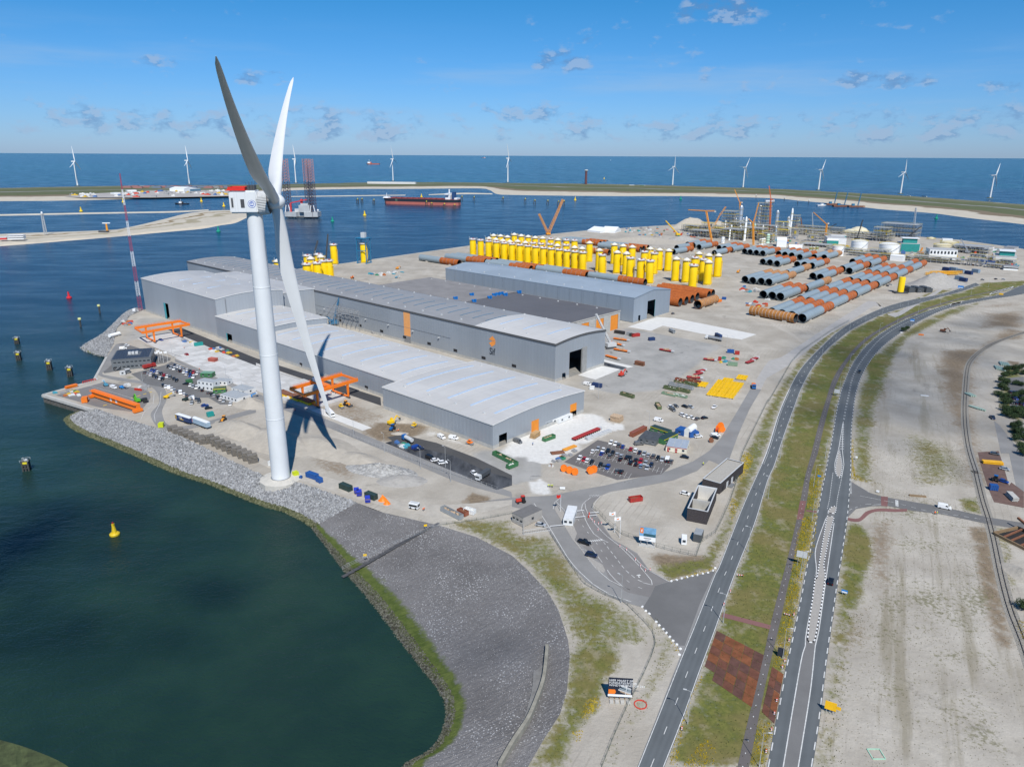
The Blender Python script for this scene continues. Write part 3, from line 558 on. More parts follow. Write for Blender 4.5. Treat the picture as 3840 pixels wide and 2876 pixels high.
# side road to the east, cycle crossing
struct(flat('side_road', g("K720,100 715,240 760,270 880,340 1000,375 1150,400 1500,460 1900,550 2209,600 2209,660 1900,610 1500,525 1250,495 1040,455 900,455 760,480 700,540 680,560 690,400"), .045, ASPH_P))
struct(ribbon('red_path', g("K690,555 780,560 850,500 960,475 1100,480 1200,478"), g("K690,580 790,588 880,520 960,500 1100,505 1200,500"), 24, CLINK, z=.06))
struct(flat('red_path', g("K275,410 330,410 300,570 248,570"), .062, CLINK)); struct(flat('red_path', g("K975,370 1035,375 1030,460 975,450"), .06, CLINK)); struct(flat('red_path', g("K330,487 420,497 418,512 326,500"), .06, CLINK)); struct(flat('red_path', g("M945,325 1360,432 1350,468 930,360"), .055, CLINK))
struct(flat('east_road', g("H1950,1100 2000,1140 2209,1400 2209,1657 K2209,470 2150,330 2080,0 H2010,1380"), .03, DUST))
r2m = struct(ribbon('median_strip', g("M1465,1657 1620,740 1665,590 1660,530 1750,0 K410,830 500,560 520,500"), g("M1595,1657 1700,1000 1745,590 1770,500 1840,0 K560,600 590,480 600,460"), 60, MEDIAN, z=.058))
# painted markings
mk = MB()
c1 = [a.lerp(b, .5) for a, b in zip(curve(g(R1L), 300), curve(g(R1R), 300))]; a1 = curve(g(R1L), 300); b1 = curve(g(R1R), 300)
strip(mk, offset(a1, -.25)[:70], .22, .08); strip(mk, offset(a1, -.25)[110:], .22, .08); strip(mk, offset(b1, .25), .22, .08); strip(mk, c1, .2, .08, 3, 9)
ja = even(a1[68:112], 60); strip(mk, offset(ja, -.2), .42, .081); strip(mk, offset(ja, -1.1), .25, .081, 1.0, .8)
mk.obj('lane_marking', WPAINT, r1)
mk = MB(); a2, b2 = curve(g(R2L), 400), curve(g(R2R), 400); strip(mk, offset(a2, -.3), .3, .08, 3, 3); strip(mk, offset(b2, .3), .3, .08, 3, 3)
strip(mk, curve(g("M1465,1657 1620,740 1665,590 1660,530 1750,0 K410,830 500,560"), 80), .28, .085); strip(mk, curve(g("M1595,1657 1700,1000 1745,590 1770,500 1840,0 K570,600"), 80), .28, .085)
dm = curve(g("H655,1090 670,1000 700,860 730,730 790,610 880,490 980,385 1120,290 1300,205 1500,130 1650,85"), 100); strip(mk, offset(dm, .28), .2, .082, 3, 3); strip(mk, offset(dm, -.28), .2, .082, 3, 3)
for s in ("H650,1105 640,1340 655,1480 635,1590", "H648,1110 610,1340 575,1470 580,1560 620,1598", "K560,170 530,400 512,480", "K635,215 600,380 590,460"): strip(mk, g(s), .25, .082, *((1.0, 1.0) if s[0] == 'K' else (None, 0)))
for k in range(11):
 a = P('H', 640 - k * 2.6, 1140 + k * 20); b = P('H', 655, 1132 + k * 21); strip(mk, [a, b], .55, .083)
for k in range(16):
 a = P('D', 1575 + k * 5.6, 1487 - k * 1.2); strip(mk, [a, P('D', 1588 + k * 5.6, 1470 - k * 1.2)], 1.0, .083)
 a = P('D', 1915 + k * 12, 1393 - k * 3.6); strip(mk, [a, P('D', 1935 + k * 12, 1376 - k * 3.6)], 1.4, .083)
mk.obj('lane_marking', WPAINT, r2)
mk = MB()
for s, w, d in (("J190,430 330,650 480,900 560,1000 700,1130 850,1220 1030,1280", .25, None), ("J640,890 740,1010 850,1100 1046,1190 940,1140 850,1050 822,1005", .22, None), ("J680,380 610,430 598,480 640,590 700,690 770,740 830,770", .22, None), ("J540,750 640,880", .15, None), ("J685,810 778,940", .18, None),
    ("J630,430 635,480 690,580 800,700 930,800 1090,960 1243,1143 1130,1115", .22, None), ("J790,765 880,880 980,1010 1080,1090 1140,1115", .22, (2, 1.5)), ("J725,770 820,910 930,1050 1050,1140 1140,1172", .16, (1.5, 4)), ("J490,465 600,610 660,690", .16, (1.5, 4)), ("J355,480 360,430 420,380", .2, None), ("J380,415 470,510", .18, None), ("J930,790 1020,850 1110,960 1200,1020 1360,1108", .2, None), ("J690,480 740,380 860,340 1100,300", .15, None),
    ("J560,790 700,800", .12, None), ("J590,822 720,862", .12, None), ("J610,860 640,870", .12, None)):
 strip(mk, g(s), w, .075, *(d or (None, 0)))
for k in range(7): a = P('J', 655 + k * 18, 752 - k * 2); strip(mk, [a, P('J', 672 + k * 18, 765 - k * 2)], .5, .076)
for k in range(8): strip(mk, [P('J', 668 + k * 11, 366 - (k % 2) * 4), P('J', 674 + k * 11, 366 - (k % 2) * 4)], .5, .076)
mk.add([tuple(P('J', x, y, .076)) for x, y in ((1070, 1052), (1085, 1045), (1105, 1043), (1112, 1050), (1095, 1056), (1105, 1068), (1096, 1072), (1085, 1058))], [(0, 1, 2, 3, 4), (4, 5, 6, 7)])
mk.obj('lane_marking', WPAINT, junction)
mk = MB()
for s, d in (("K720,230 760,262 870,335", (2, 2)), ("K795,367 975,402", None), ("K1000,408 1090,424", None), ("K1145,438 1380,500 1900,575", (2, 2)), ("K840,440 890,437", None), ("K700,490 800,450", (2, 2)), ("K975,440 900,445", None)): strip(mk, g(s), .18, .08, *(d or (None, 0)))
for k in range(12): strip(mk, [P('K', 706 + k * .6, 345 - k * 10), P('K', 722 - k * .2, 345 - k * 10)], .5, .081)
for k in range(2): strip(mk, [P('K', 1104 + k * 14, 402 + k * 4), P('K', 1106 + k * 14, 455 + k * 4)], .5, .081)
mk.obj('lane_marking', WPAINT, bpy.data.objects['side_road'])
mk = MB(); bp = [a.lerp(b, .45) for a, b in zip(curve(g(BPL), 300), curve(g(BPR), 300))]; strip(mk, bp, .22, .075, .45, 4.2); mk.obj('lane_marking', WPAINT, bpy.data.objects['cycle_path'])
mk = MB()
for s in ("E1130,905 1310,850", "E890,970 980,945"): strip(mk, g(s), 1.0, .06, 2.2, 2.0)
mk.obj('lane_marking', YPAINT, bpy.data.objects['pier_asphalt'])
mk = MB()
for s in ("E720,785 960,850 1220,930", "E1330,870 1320,960 1240,1030 1215,1090", "E1390,850 1380,950 1330,1050 1340,1110"): strip(mk, g(s), .2, .065)
for s, w in (("E1700,590 1450,500", .2),): strip(mk, g(s), w, .06)
mk.obj('lane_marking', WPAINT, YARD)
# crane rails on the apron
mb = MB();
for s in ("E1250,445 F0,760 480,940", "E1480,330 F0,625 820,880"): strip(mb, g(s), .35, .07)
struct(mb.obj('crane_rail', mat('rail_steel', (.12, .10, .09), .5, .6)))
# kerbed traffic islands: black and white kerb blocks round a paved top
ISL = mat('island_paving', (.33, .31, .28), .9, var=.15, scale=1.5); KB = mat('kerb_black', (.035, .035, .035), .7); KW = mat('kerb_white', (.75, .75, .73), .6)
def island(loop, name='traffic_island'):
 pts = g(loop); pts = even(pts + [pts[0]], max(16, int(plen(pts) / 1.0))); o = struct(flat(name, pts[:-1], .16, ISL)); w = MB(); b = MB()
 for i in range(len(pts) - 1):
  (w if i % 2 else b).beam(pts[i] + Vector((0, 0, .12)), pts[i + 1] + Vector((0, 0, .12)), .38, .2)
 stuff(w.obj('kerb_white', KW, o)); stuff(b.obj('kerb_black', KB, o))
island("M1675,560 1690,580 1715,585 1740,560 1800,230 1830,0 K480,960 530,700 570,550 508,540 500,600 450,900 420,1090 M1745,0 1720,200 1690,400")
island("H615,1345 625,1400 640,1480 630,1570 615,1590 590,1570 582,1510 595,1430"); island("K512,510 545,465 580,455 588,475 578,520 515,515")
struct(flat('gate_island', g("J365,480 390,440 440,500 530,620 560,690 540,750 640,880 780,960 805,1010 790,1030 740,1010 640,890 520,740 450,620"), .09, ISL))
# rusty steel road plates
RUSTP = [mat('plate_rust_%d' % i, c, .75, .2, var=.35, scale=.35, spec=.3) for i, c in enumerate(((.215, .080, .036), (.160, .066, .042), (.125, .062, .048)))]
def plates(corner_rows, label):
 t = thing('road_plates', label, 'steel plates'); me = {}
 for q in corner_rows:
  p = g(q); c = sum(p, Vector()) / 4; mb = MB(); mb.prism([(c.lerp(v, .965) - c) for v in p], .05, .09); mb.obj('plate', random.choice(RUSTP), t, (c.x, c.y, 0))
 return t
def quadgrid(a, b, c, d, na, nb, skip=()):
 A, B, C_, D_ = [np.array(q, float) for q in (a, b, c, d)]; out = []
 f = lambda u, v: (A * (1 - u) + B * u) * (1 - v) + (D_ * (1 - u) + C_ * u) * v
 for i in range(na):
  for j in range(nb):
   if (i, j) in skip: continue
   out.append('M' + ' '.join('%.1f,%.1f' % tuple(f(*q)) for q in ((i / na, j / nb), ((i + 1) / na, j / nb), ((i + 1) / na, (j + 1) / nb), (i / na, (j + 1) / nb))))
 return out
plates(quadgrid((890, 478), (1300, 690), (1195, 1140), (765, 850), 5, 6, {(0, 5)} ) , 'rusty steel road plates laid between the left road and the cycle path')
plates(quadgrid((1370, 790), (1470, 855), (1390, 1285), (1280, 1180), 2, 5), 'rusty steel road plates laid between the cycle path and the right road')
# concrete retaining wall and ramp on the slope
DARKC = mat('stained_concrete', (.20, .195, .185), .9, var=.25, scale=.5)
o = MB(); pp = curve(g("L1268,630 1262,720 1240,905 1190,1060 1105,1260 980,1450 860,1657", -.4), 30)
for a, b in zip(pp[:-1], pp[1:]): o.beam(a + Vector((0, 0, .5)), b + Vector((0, 0, .5)), 1.0, 2.0)
tag(o.obj('retaining_wall', mat('mossy_concrete', (.26, .245, .20), .9, var=.25, scale=.6)), 'curved mossy concrete wall on the dark bitumen slope', 'wall')
struct(ribbon('concrete_ramp', g("L1232,775 1225,930 1120,1230 1000,1420 860,1657", -.55), g("L1150,840 1135,1000 1060,1250 940,1450 815,1657", -1.0), 24, DARKC))
# HALLS
def clad(name, c, axis_scale=2.2, var=.06, rough=.45):           # profiled steel sheet: fine vertical ribs
 n = NB(name); o = n.N.new('ShaderNodeTexCoord'); sp = n.N.new('ShaderNodeSeparateXYZ'); n.L.new(o.outputs['Object'], sp.inputs[0])
 s = n.math('ADD', sp.outputs[0], sp.outputs[1]); rib = n.math('SINE', n.math('MULTIPLY', s, axis_scale)); bay = n.noise(.03, 3, .5, (1, 1, .3), o.outputs['Object']); f = n.noise(.5, 3, .6, (1, 1, .08), o.outputs['Object'])
 col = n.mix(n.step(bay, .35, .65), tuple(q * (1 - var) for q in c), tuple(q * (1 + var) for q in c)); col = n.mix(n.step(rib, .75, 1.0, 0, .10), col, tuple(q * .6 for q in c)); col = n.mix(n.step(f, .5, .8, 0, .15), col, tuple(q * .7 for q in c))
 m = n.done(col, rough, rib, .02, .5); n.b.inputs['Metallic'].default_value = .15; return m
CLAD = clad('cladding_grey', (.31, .34, .37)); CLAD_B = clad('cladding_blue', (.28, .33, .385), .9); CLAD_L = clad('cladding_light', (.37, .395, .42))
def roof_mat(name, c, dirt, seam=.62, stain=.5):
 n = NB(name); o = n.N.new('ShaderNodeTexCoord').outputs['Object']; sp = n.N.new('ShaderNodeSeparateXYZ'); n.L.new(o, sp.inputs[0]); f = n.noise(.03, 4, .6, vec=o); f2 = n.noise(.25, 4, .7, (.15, 1, 1), o)
 col = n.mix(n.step(f, .35, .7), c, tuple(q * .88 for q in c)); col = n.mix(n.step(f2, .45, .75, 0, stain), col, dirt); ln = n.math('SINE', n.math('MULTIPLY', sp.outputs[0], seam)); col = n.mix(n.step(ln, .985, 1.0, 0, .35), col, tuple(q * .6 for q in c)); col = n.mix(n.step(n.math('SINE', n.math('MULTIPLY', sp.outputs[1], 1.15)), .97, 1.0, 0, .14), col, tuple(q * .6 for q in c)); return n.done(col, .55, None, .1, .4)
ROOF_W = roof_mat('roof_white', (.52, .51, .49), (.43, .42, .405), stain=.45); ROOF_G = roof_mat('roof_grey', (.285, .285, .285), (.21, .215, .225)); ROOF_B = roof_mat('roof_brown', (.130, .122, .120), (.10, .096, .095)); ROOF_BL = roof_mat('roof_blue', (.29, .345, .40), (.26, .31, .36), 1.5); ROOF_P = roof_mat('roof_pale', (.46, .455, .445), (.36, .365, .375), stain=.7)
SKYL = mat('skylight', (.44, .53, .64), .2, var=.1, spec=.6); SKYL_D = mat('skylight_dark', (.15, .20, .24), .25, var=.15, spec=.6); FASC = mat('fascia_dark', (.085, .088, .092), .5); FASC_W = mat('fascia_white', (.62, .62, .60), .5)
ORANGE = mat('orange_door', (.72, .24, .02), .5, var=.08); ORANGE_L = mat('orange_light', (.80, .36, .12), .5, var=.06); DARKIN = mat('dark_interior', (.02, .02, .022), .9); PLINTH = mat('plinth', (.40, .395, .37), .85, var=.15, scale=.4); STEEL = mat('steel_grey', (.30, .31, .32), .45, .5); GLASS = mat('window_glass', (.025, .035, .045), .08, var=.2, spec=.8); WHITE = mat('white_paint_metal', (.76, .77, .77), .4, var=.05); LGREY = mat('light_grey', (.50, .51, .51), .5, var=.08); DGREY = mat('dark_grey', (.06, .062, .066), .6); BLUEM = mat('blue_machine', (.015, .12, .36), .4)
def wall_sheet(parent, m, a, b, top, holes=(), name='wall', z0=0.0, step=12.0):
 a = Vector(a); b = Vector(b); d = (b - a); L = d.length; d.normalize(); n = max(1, int(L / step))
 xs = sorted(set([0, L] + [L * i / n for i in range(n + 1)] + [h[k] for h in holes for k in (0, 1)])); mb = MB()
 for x0, x1 in zip(xs[:-1], xs[1:]):
  if x1 - x0 < 1e-3: continue
  hs = sorted([(h[2], h[3]) for h in holes if h[0] <= x0 + 1e-4 and h[1] >= x1 - 1e-4]); z = z0
  for h0, h1 in hs:
   if h0 > z + .01: mb.quad(a + d * x0 + Vector((0, 0, z)), a + d * x1 + Vector((0, 0, z)), a + d * x1 + Vector((0, 0, h0)), a + d * x0 + Vector((0, 0, h0)))
   z = h1
  mb.quad(a + d * x0 + Vector((0, 0, z)), a + d * x1 + Vector((0, 0, z)), a + d * x1 + Vector((0, 0, top(x1))), a + d * x0 + Vector((0, 0, top(x0))))
 return mb.obj(name, m, parent)
def hall(name, label, s0, s1, t0, t1, eave, rise, wm, rm, fm=FASC, holes_front=(), holes_end=(), gable=False, fh=.9, plinth=2.0, over=.35):
 L = s1 - s0; Wd = t1 - t0; o = thing(name, label, 'hall', ST(s0, t0), A1)
 arc = (lambda y: eave + rise * (1 - abs(2 * y / Wd - 1))) if gable else (lambda y: eave + rise * (1 - (2 * y / Wd - 1) ** 2))
 flatf = lambda x: eave
 wall_sheet(o, wm, (0, 0, 0), (L, 0, 0), flatf, holes_front); wall_sheet(o, wm, (L, 0, 0), (L, Wd, 0), arc, holes_end, step=4); wall_sheet(o, wm, (L, Wd, 0), (0, Wd, 0), flatf); wall_sheet(o, wm, (0, Wd, 0), (0, 0, 0), arc, step=4)
 n = 2 if gable else 14; ys = [Wd * i / n for i in range(n + 1)]; ys[0] -= over; ys[-1] += over; mb = MB(); m2 = 12
 top = [[(L * (k / m2) + (-over if k == 0 else over if k == m2 else 0), y, arc(min(max(y, 0), Wd)) + .35) for y in ys] for k in range(m2 + 1)]
 for k in range(m2):
  for j in range(n): mb.quad(top[k][j], top[k + 1][j], top[k + 1][j + 1], top[k][j + 1])
 rf = mb.obj('roof', rm, o, smooth=True)
 fb = MB(); ring = [(x, y, z) for (x, y, z) in top[0]] + [(x, y, z) for (x, y, z) in top[-1]][::-1]
 for i in range(len(ring)): a = ring[i]; b = ring[(i + 1) % len(ring)]; fb.quad((a[0], a[1], a[2] - fh - .35), (b[0], b[1], b[2] - fh - .35), (b[0], b[1], b[2] + .12), (a[0], a[1], a[2] + .12))
 fb.obj('fascia', fm, o)
 if plinth:
  for (a, b, hs) in (((0, -.06), (L, -.06), holes_front), ((L + .06, 0), (L + .06, Wd), holes_end)):
   d = Vector((b[0] - a[0], b[1] - a[1], 0)); LL = d.length; cuts = sorted([(h[0], h[1]) for h in hs if h[2] < .5]); x = 0
   for c0, c1 in cuts + [(LL, LL)]:
    if c0 > x: p = Vector((*a, 0)) + d.normalized() * x; q = Vector((*a, 0)) + d.normalized() * c0; MB().quad(p, q, q + Vector((0, 0, plinth)), p + Vector((0, 0, plinth))).obj('plinth', PLINTH, o)
    x = c1
 for i in range(int(L / 22)):
  for y in (.1, .93): MB().box(11 + i * 22, Wd * y, arc(Wd * y) + .3, 1.1, 1.1, .9).obj('roof_vent', LGREY, o)
 fl = MB(); fl.quad((.1, .1, .02), (L - .1, .1, .02), (L - .1, Wd - .1, .02), (.1, Wd - .1, .02)); fl.obj('floor', CONC_D, o)
 return o, arc, L, Wd
def skylights(o, arc, L, Wd, n, f0, f1, w, m, x0=None, x1=None):
 x0 = L * .5 / n if x0 is None else x0; x1 = L * (1 - .5 / n) if x1 is None else x1; mb = MB(); k = 10
 ys = [Wd * (f0 + (f1 - f0) * i / k) for i in range(k + 1)]
 mb.loft([[(-w / 2, y, arc(y) + .30), (w / 2, y, arc(y) + .30), (w / 2, y, arc(y) + .62), (-w / 2, y, arc(y) + .62)] for y in ys]); me = mb.mesh('skylight', m)
 for i in range(n): link('skylight', me, o, (x0 + (x1 - x0) * i / max(1, n - 1), 0, 0))
def wp(t, tile, x, y):             # pixel on a wall plane t = const -> (s, z)
 d = Vector(ray(*nat(tile, x, y))); c = Vector((0, 0, CAM_H)); k = (t - (c - HO).dot(E2)) / d.dot(E2); p = c + d * k; return (p - HO).dot(E1), p.z
def we(s, tile, x, y):             # pixel on an end plane s = const -> (t, z)
 d = Vector(ray(*nat(tile, x, y))); c = Vector((0, 0, CAM_H)); k = (s - (c - HO).dot(E1)) / d.dot(E1); p = c + d * k; return (p - HO).dot(E2), p.z
def hole_end(s, t0, tl, tr): a = we(s, *tl); b = we(s, *tr); return (min(a[0], b[0]) - t0, max(a[0], b[0]) - t0, 0.0, max(a[1], b[1]))
def hole_front(t, s0, tl, br): a = wp(t, *tl); b = wp(t, *br); return (a[0] - s0, b[0] - s0, 0.0, a[1])
def slab(o, name, m, x0, x1, y0, y1, z0, z1): return MB().box((x0 + x1) / 2, (y0 + y1) / 2, z0, x1 - x0, y1 - y0, z1 - z0).obj(name, m, o)
# wide hall nearest the gate
h0 = hole_end(0, -1, ('F', 2097, 1225), ('F', 2165, 1205)); h1 = hole_end(0, -1, ('G', 168, 1105), ('G', 232, 1085)); h2 = hole_end(0, -1, ('G', 503, 962), ('G', 558, 948))
o, arc, L, Wd = hall('workshop_hall', 'wide low grey hall with pale arched roof beside the marked car park', -91, 0, -1, 76, 13.2, 1.8, CLAD, ROOF_W, FASC_W, holes_end=[h0, h1, h2], fh=.15)
skylights(o, arc, L, Wd, 5, .14, .86, 1.5, SKYL)
slab(o, 'door', ORANGE, L - .15, L - .03, h1[0], h1[1], 0, h1[3]); slab(o, 'door', ORANGE, L - .15, L - .03, h2[0], h2[1], h2[3] * .42, h2[3])
# low long hall behind the turbine
o, arc, L, Wd = hall('assembly_hall', 'long low hall with pale arched roof and blue skylight strips behind the big turbine', -258, -91.05, 12, 70, 13.2, 1.6, CLAD, ROOF_W, FASC_W, fh=.15)
skylights(o, arc, L, Wd, 8, .16, .84, 1.5, SKYL)
for s in (('F', 388, 605), ('F', 952, 795)):
 a = wp(12, *s); x = a[0] + 258; slab(o, 'hatch', DARKIN, x - 1.6, x + 1.6, -.10, -.02, 2.1, 3.6); slab(o, 'hatch', DARKIN, x + .3, x + 1.0, -.11, -.03, 1.0, 3.6)
# mid-height hall left of it
hf = hole_front(12.6, -329, ('E', 1960, 345), ('E', 2005, 405))
o, arc, L, Wd = hall('annex_hall', 'mid height hall with pale roof between the tall block and the low long hall', -329, -258.05, 12.6, 72, 17.8, 1.6, CLAD, ROOF_W, FASC_W, holes_front=[hf], fh=.15)
skylights(o, arc, L, Wd, 3, .2, .8, 1.3, SKYL); slab(o, 'door', mat('teal_door', (.05, .30, .34), .5), hf[0] - 1.4, hf[0], -.2, -.06, 0, hf[3])
# tall block
hf = hole_front(14, -478, ('E', 1425, 85), ('E', 1467, 215))
o, arc, L, Wd = hall('tall_hall', 'tall windowless grey hall block beside the lattice mast', -478, -329.05, 14, 75, 31.5, 2.4, CLAD_L, ROOF_P, FASC_W, holes_front=[hf], fh=.15)
slab(o, 'door', mat('teal_door'), hf[0] - 3.5, hf[0], -.25, -.06, 0, hf[3]); slab(o, 'ladder', STEEL, L + .05, L + .35, 8.0, 8.8, 14, 31)
slab(o, 'skylight', SKYL, 50, 51.2, 14, 44, 33.6, 34.2); slab(o, 'skylight', SKYL, 78, 79.2, 14, 44, 33.6, 34.2); slab(o, 'skylight', SKYL, 106, 107.2, 14, 44, 33.6, 34.2)
o, arc, L, Wd = hall('link_hall', 'lower grey link building between the tall block and the long main hall', -478, -335, 75.05, 109.9, 27, .8, CLAD_L, ROOF_P, FASC_W, fh=.15, plinth=0)
# long main hall with the company logo
he = hole_end(-50, 110, ('G', 497, 510), ('G', 605, 478)); hd = hole_end(-50, 110, ('G', 433, 692), ('G', 463, 682))
o, arc, L, Wd = hall('main_hall', 'very long grey hall with orange strip, logo and dark skylights on its arched roof', -597, -50, 110, 166, 26.0, 1.9, CLAD, ROOF_G, FASC, holes_end=[he, hd], fh=1.1)
skylights(o, arc, L, Wd, 34, .22, .62, 1.3, SKYL_D, 20, 470); skylights(o, arc, L, Wd, 3, .22, .66, 1.4, SKYL, 485, 530)
mb = MB(); k = 14
for i in range(k): y0, y1 = Wd * i / k, Wd * (i + 1) / k; mb.quad((L - 76, y0, arc(y0) + .40), (L + .3, y0, arc(y0) + .40), (L + .3, y1, arc(y1) + .40), (L - 76, y1, arc(y1) + .40))
mb.obj('roof_membrane', ROOF_W, o)
slab(o, 'sliding_door', mat('sliding_door', (.27, .27, .26), .6, var=.15), L - .6, L - .2, he[1], he[1] + 4.2, 0, he[3])
slab(o, 'sliding_door', MATS['sliding_door'], L + .08, L + .5, he[1] + .1, he[1] + 5.2, 0, he[3] + .8)
a = wp(110, 'F', 1272, 155); b = wp(110, 'F', 1335, 375); c = wp(110, 'F', 1335, 437)
slab(o, 'orange_panel', ORANGE_L, a[0] + 597, b[0] + 597, -.16, -.04, b[1], 25); slab(o, 'shutter', STEEL, a[0] + 597, b[0] + 597, -.14, -.04, c[1], b[1])
for i in range(6):
 x = 60 + i * 70; slab(o, 'cable_tray', STEEL, x - 34.8, x + 34.8, -.22, -.05, 12.4, 12.55)
for i in range(13): x = 60 + i * 31; slab(o, 'wall_lamp', LGREY, x - .5, x + .5, -1.4, -.05, 10.6, 11.2)
for i in range(9): x = 270 + i * 30; slab(o, 'louvre', DARKIN, x - 2, x + 2, -.15, -.05, 3.0, 5.0)
def text_mesh(body, size, m, name='lettering', extrude=.02, align='CENTER', bold=0.0):
 cu = bpy.data.curves.new(name, 'FONT'); cu.body = body; cu.size = size; cu.extrude = extrude; cu.offset = bold; cu.align_x = align; cu.resolution_u = 3
 t = bpy.data.objects.new(name, cu); COL.objects.link(t); dg = bpy.context.evaluated_depsgraph_get(); me = bpy.data.meshes.new_from_object(t.evaluated_get(dg)); bpy.data.objects.remove(t); bpy.data.curves.remove(cu)
 me.materials.clear(); me.materials.append(m); return me
LOGO_O = mat('logo_orange', (.85, .30, .06), .5); LOGO_D = mat('logo_dark', (.012, .022, .035), .5)
lx, lz = wp(110, 'F', 2040, 495); x0, z1 = wp(110, 'F', 2010, 362); x1, z0 = wp(110, 'F', 2067, 540); lx += 597; x0 += 597; x1 += 597; w = x1 - x0; ht = z1 - z0
lt = link('lettering', text_mesh('Sif', ht * .50, LOGO_D, bold=.07), o); lt.rotation_euler = (R(90), 0, 0); lt.location = ((x0 + x1) / 2, -.12, z0 + .3); lt.scale = (w / (ht * .50) / 1.12, 1, 1)
mb = MB(); zc = z0 + ht * .72; hh = ht * .29
for tri in (((.0, .62), (.55, 1), (.62, .55)), ((.55, 1), (1.0, .70), (.62, .55)), ((.0, .30), (.62, .55), (.45, 0)), ((.62, .55), (1.0, .32), (.45, 0)), ((.62, .52), (1, .66), (1, .36))): mb.add([(x0 + p[0] * w, -.12, zc - hh + p[1] * 2 * hh) for p in tri], [(0, 1, 2)])
mb.obj('emblem', LOGO_O, o)
# brown flat-roofed hall with orange doors
hs = [hole_end(-109, 167, ('G', x0, y0), ('G', x1, y1)) for x0, y0, x1, y1 in ((600, 265, 665, 248), (728, 230, 793, 212), (853, 195, 918, 178))]
o, arc, L, Wd = hall('flat_roof_hall', 'flat brown roofed hall with three tall orange doors beside the blue grey hall', -360, -109, 167, 271, 15.6, .4, PLINTH, ROOF_B, CONC, holes_end=hs, fh=.5, plinth=0)
slab(o, 'roof_membrane', mat('membrane_grey', (.22, .21, .205), .8, var=.15, scale=.08), .3, 128, .3, Wd - .3, 16.37, 16.42)
for h in hs: slab(o, 'door', ORANGE, L - .4, L - .2, h[0], h[1], 0, h[3])
BL = mat('blue_duct', (.01, .14, .42), .4)
for tx in 'B1720,1432 B1860,1400 B1880,1455 B2015,1425 B2055,1402 B2088,1396 B2115,1390 B2150,1400 C60,1378'.split():
 c = g(tx, 16.3)[0]; loc = Vector(((c - HO).dot(E1) + 360, (c - HO).dot(E2) - 167, 16.1)); mb = MB(); mb.cyl((0, 0, 0), (0, 0, 1.6), 1.6, n=10); mb.cyl((-2.4, 0, 1.6), (2.4, 0, 1.6), .8, n=8); mb.box(1.8, 0, 0, 1.6, 1.6, 3.0); mb.obj('roof_fan', BL, o, loc)
# blue grey gabled hall, panels told apart
hs = [hole_end(-112, 297, ('C', 1172, 1450), ('C', 1238, 1432)), hole_end(-112, 297, ('C', 1090, 1575), ('C', 1108, 1568))]
o, arc, L, Wd = hall('gabled_hall', 'blue grey gabled hall with big dark doorway in front of the yellow transition pieces', -363, -112, 297, 359, 22.6, 3.8, CLAD_B, ROOF_BL, mat('fascia_blue', (.20, .25, .30), .5), holes_end=hs, gable=True, fh=.3, plinth=.6)
pw = L / 17; me = MB().box(0, 0, 0, pw - .35, .25, 21.8).mesh('wall_panel', CLAD_B)
for i in range(17): link('wall_panel', me, o, (pw * (i + .5), -.16, .65))
slab(o, 'door', mat('teal_door'), L - .3, L - .05, hs[0][1], hs[0][1] + 1.2, 0, hs[0][3] * .96)
# steel frame still being erected against the main hall
t = thing('lattice_scaffold', 'white steel lattice frame being erected against the long main hall', 'steel frame', ST(-283, 86), A1); fr = mat('galvanised', (.34, .35, .36), .5, .3)
for i in range(6):
 for y in (0, 20): MB().box(i * 6.5 - 12, y, 0, .3, .3, 18).obj('column', fr, t)
for z in (17.7, 14.0): MB().box(4.2, 0, z, 33, .4, .4).obj('beam', fr, t); MB().box(4.2, 20, z, 33, .4, .4).obj('beam', fr, t)
for i in range(6): MB().box(i * 6.5 - 12, 10, 17.5, .35, 20, .5).obj('rafter', fr, t)
for i in range(5): MB().beam((i * 6.5 - 12, 0, 14), (i * 6.5 - 5.5, 0, 17.7), .25).beam((i * 6.5 - 5.5, 20, 14), (i * 6.5 - 12, 20, 17.7), .25).obj('brace', fr, t)
# BIG TURBINE
TW = mat('turbine_white', (.66, .68, .69), .35, var=.04, scale=.15); BLADE = mat('blade_grey', (.60, .61, .61), .32, var=.05, scale=.08); REDP = mat('red_paint', (.62, .03, .02), .45)
TB = Vector((-108, 308, 0)); az = R(8.7); tilt = .093
T = thing('wind_turbine', 'huge white wind turbine standing on the stone sea wall', 'wind turbine', TB)
mb = MB(); mb.lathe([(4.15, .6), (4.15, 2), (3.95, 45), (3.6, 88), (3.15, 121.6)], 40); tw = mb.obj('tower', TW, T, smooth=True)
for z, r in ((30, 4.06), (60, 3.86), (90, 3.62)): MB().lathe([(r + .0, z), (r + .045, z + .1), (r + .045, z + .35), (r, z + .45)], 40).obj('flange_ring', TW, tw)
MB().lathe([(4.5, .5), (4.5, .95), (4.2, .95)], 40).obj('base_ring', STEEL, T)
fd = MB(); fd.lathe([(9.6, -3.0), (9.6, .15), (4.6, .75), (0.1, .8)], 12); fd.obj('foundation', mat('pale_foundation', (.50, .475, .42), .9, var=.12, scale=.4), T)
A3 = Vector((math.cos(az) * math.cos(tilt), math.sin(az) * math.cos(tilt), math.sin(tilt))); U3 = A3.cross(Vector((0, 0, 1))).normalized(); V3 = U3.cross(A3)
HUB = Vector((0, 0, 124.9)) + A3 * 9.0
def nfr(x, y, z): return Vector((0, 0, 126.0)) + Vector((A3.x, A3.y, 0)).normalized() * x + U3 * y + Vector((0, 0, z))
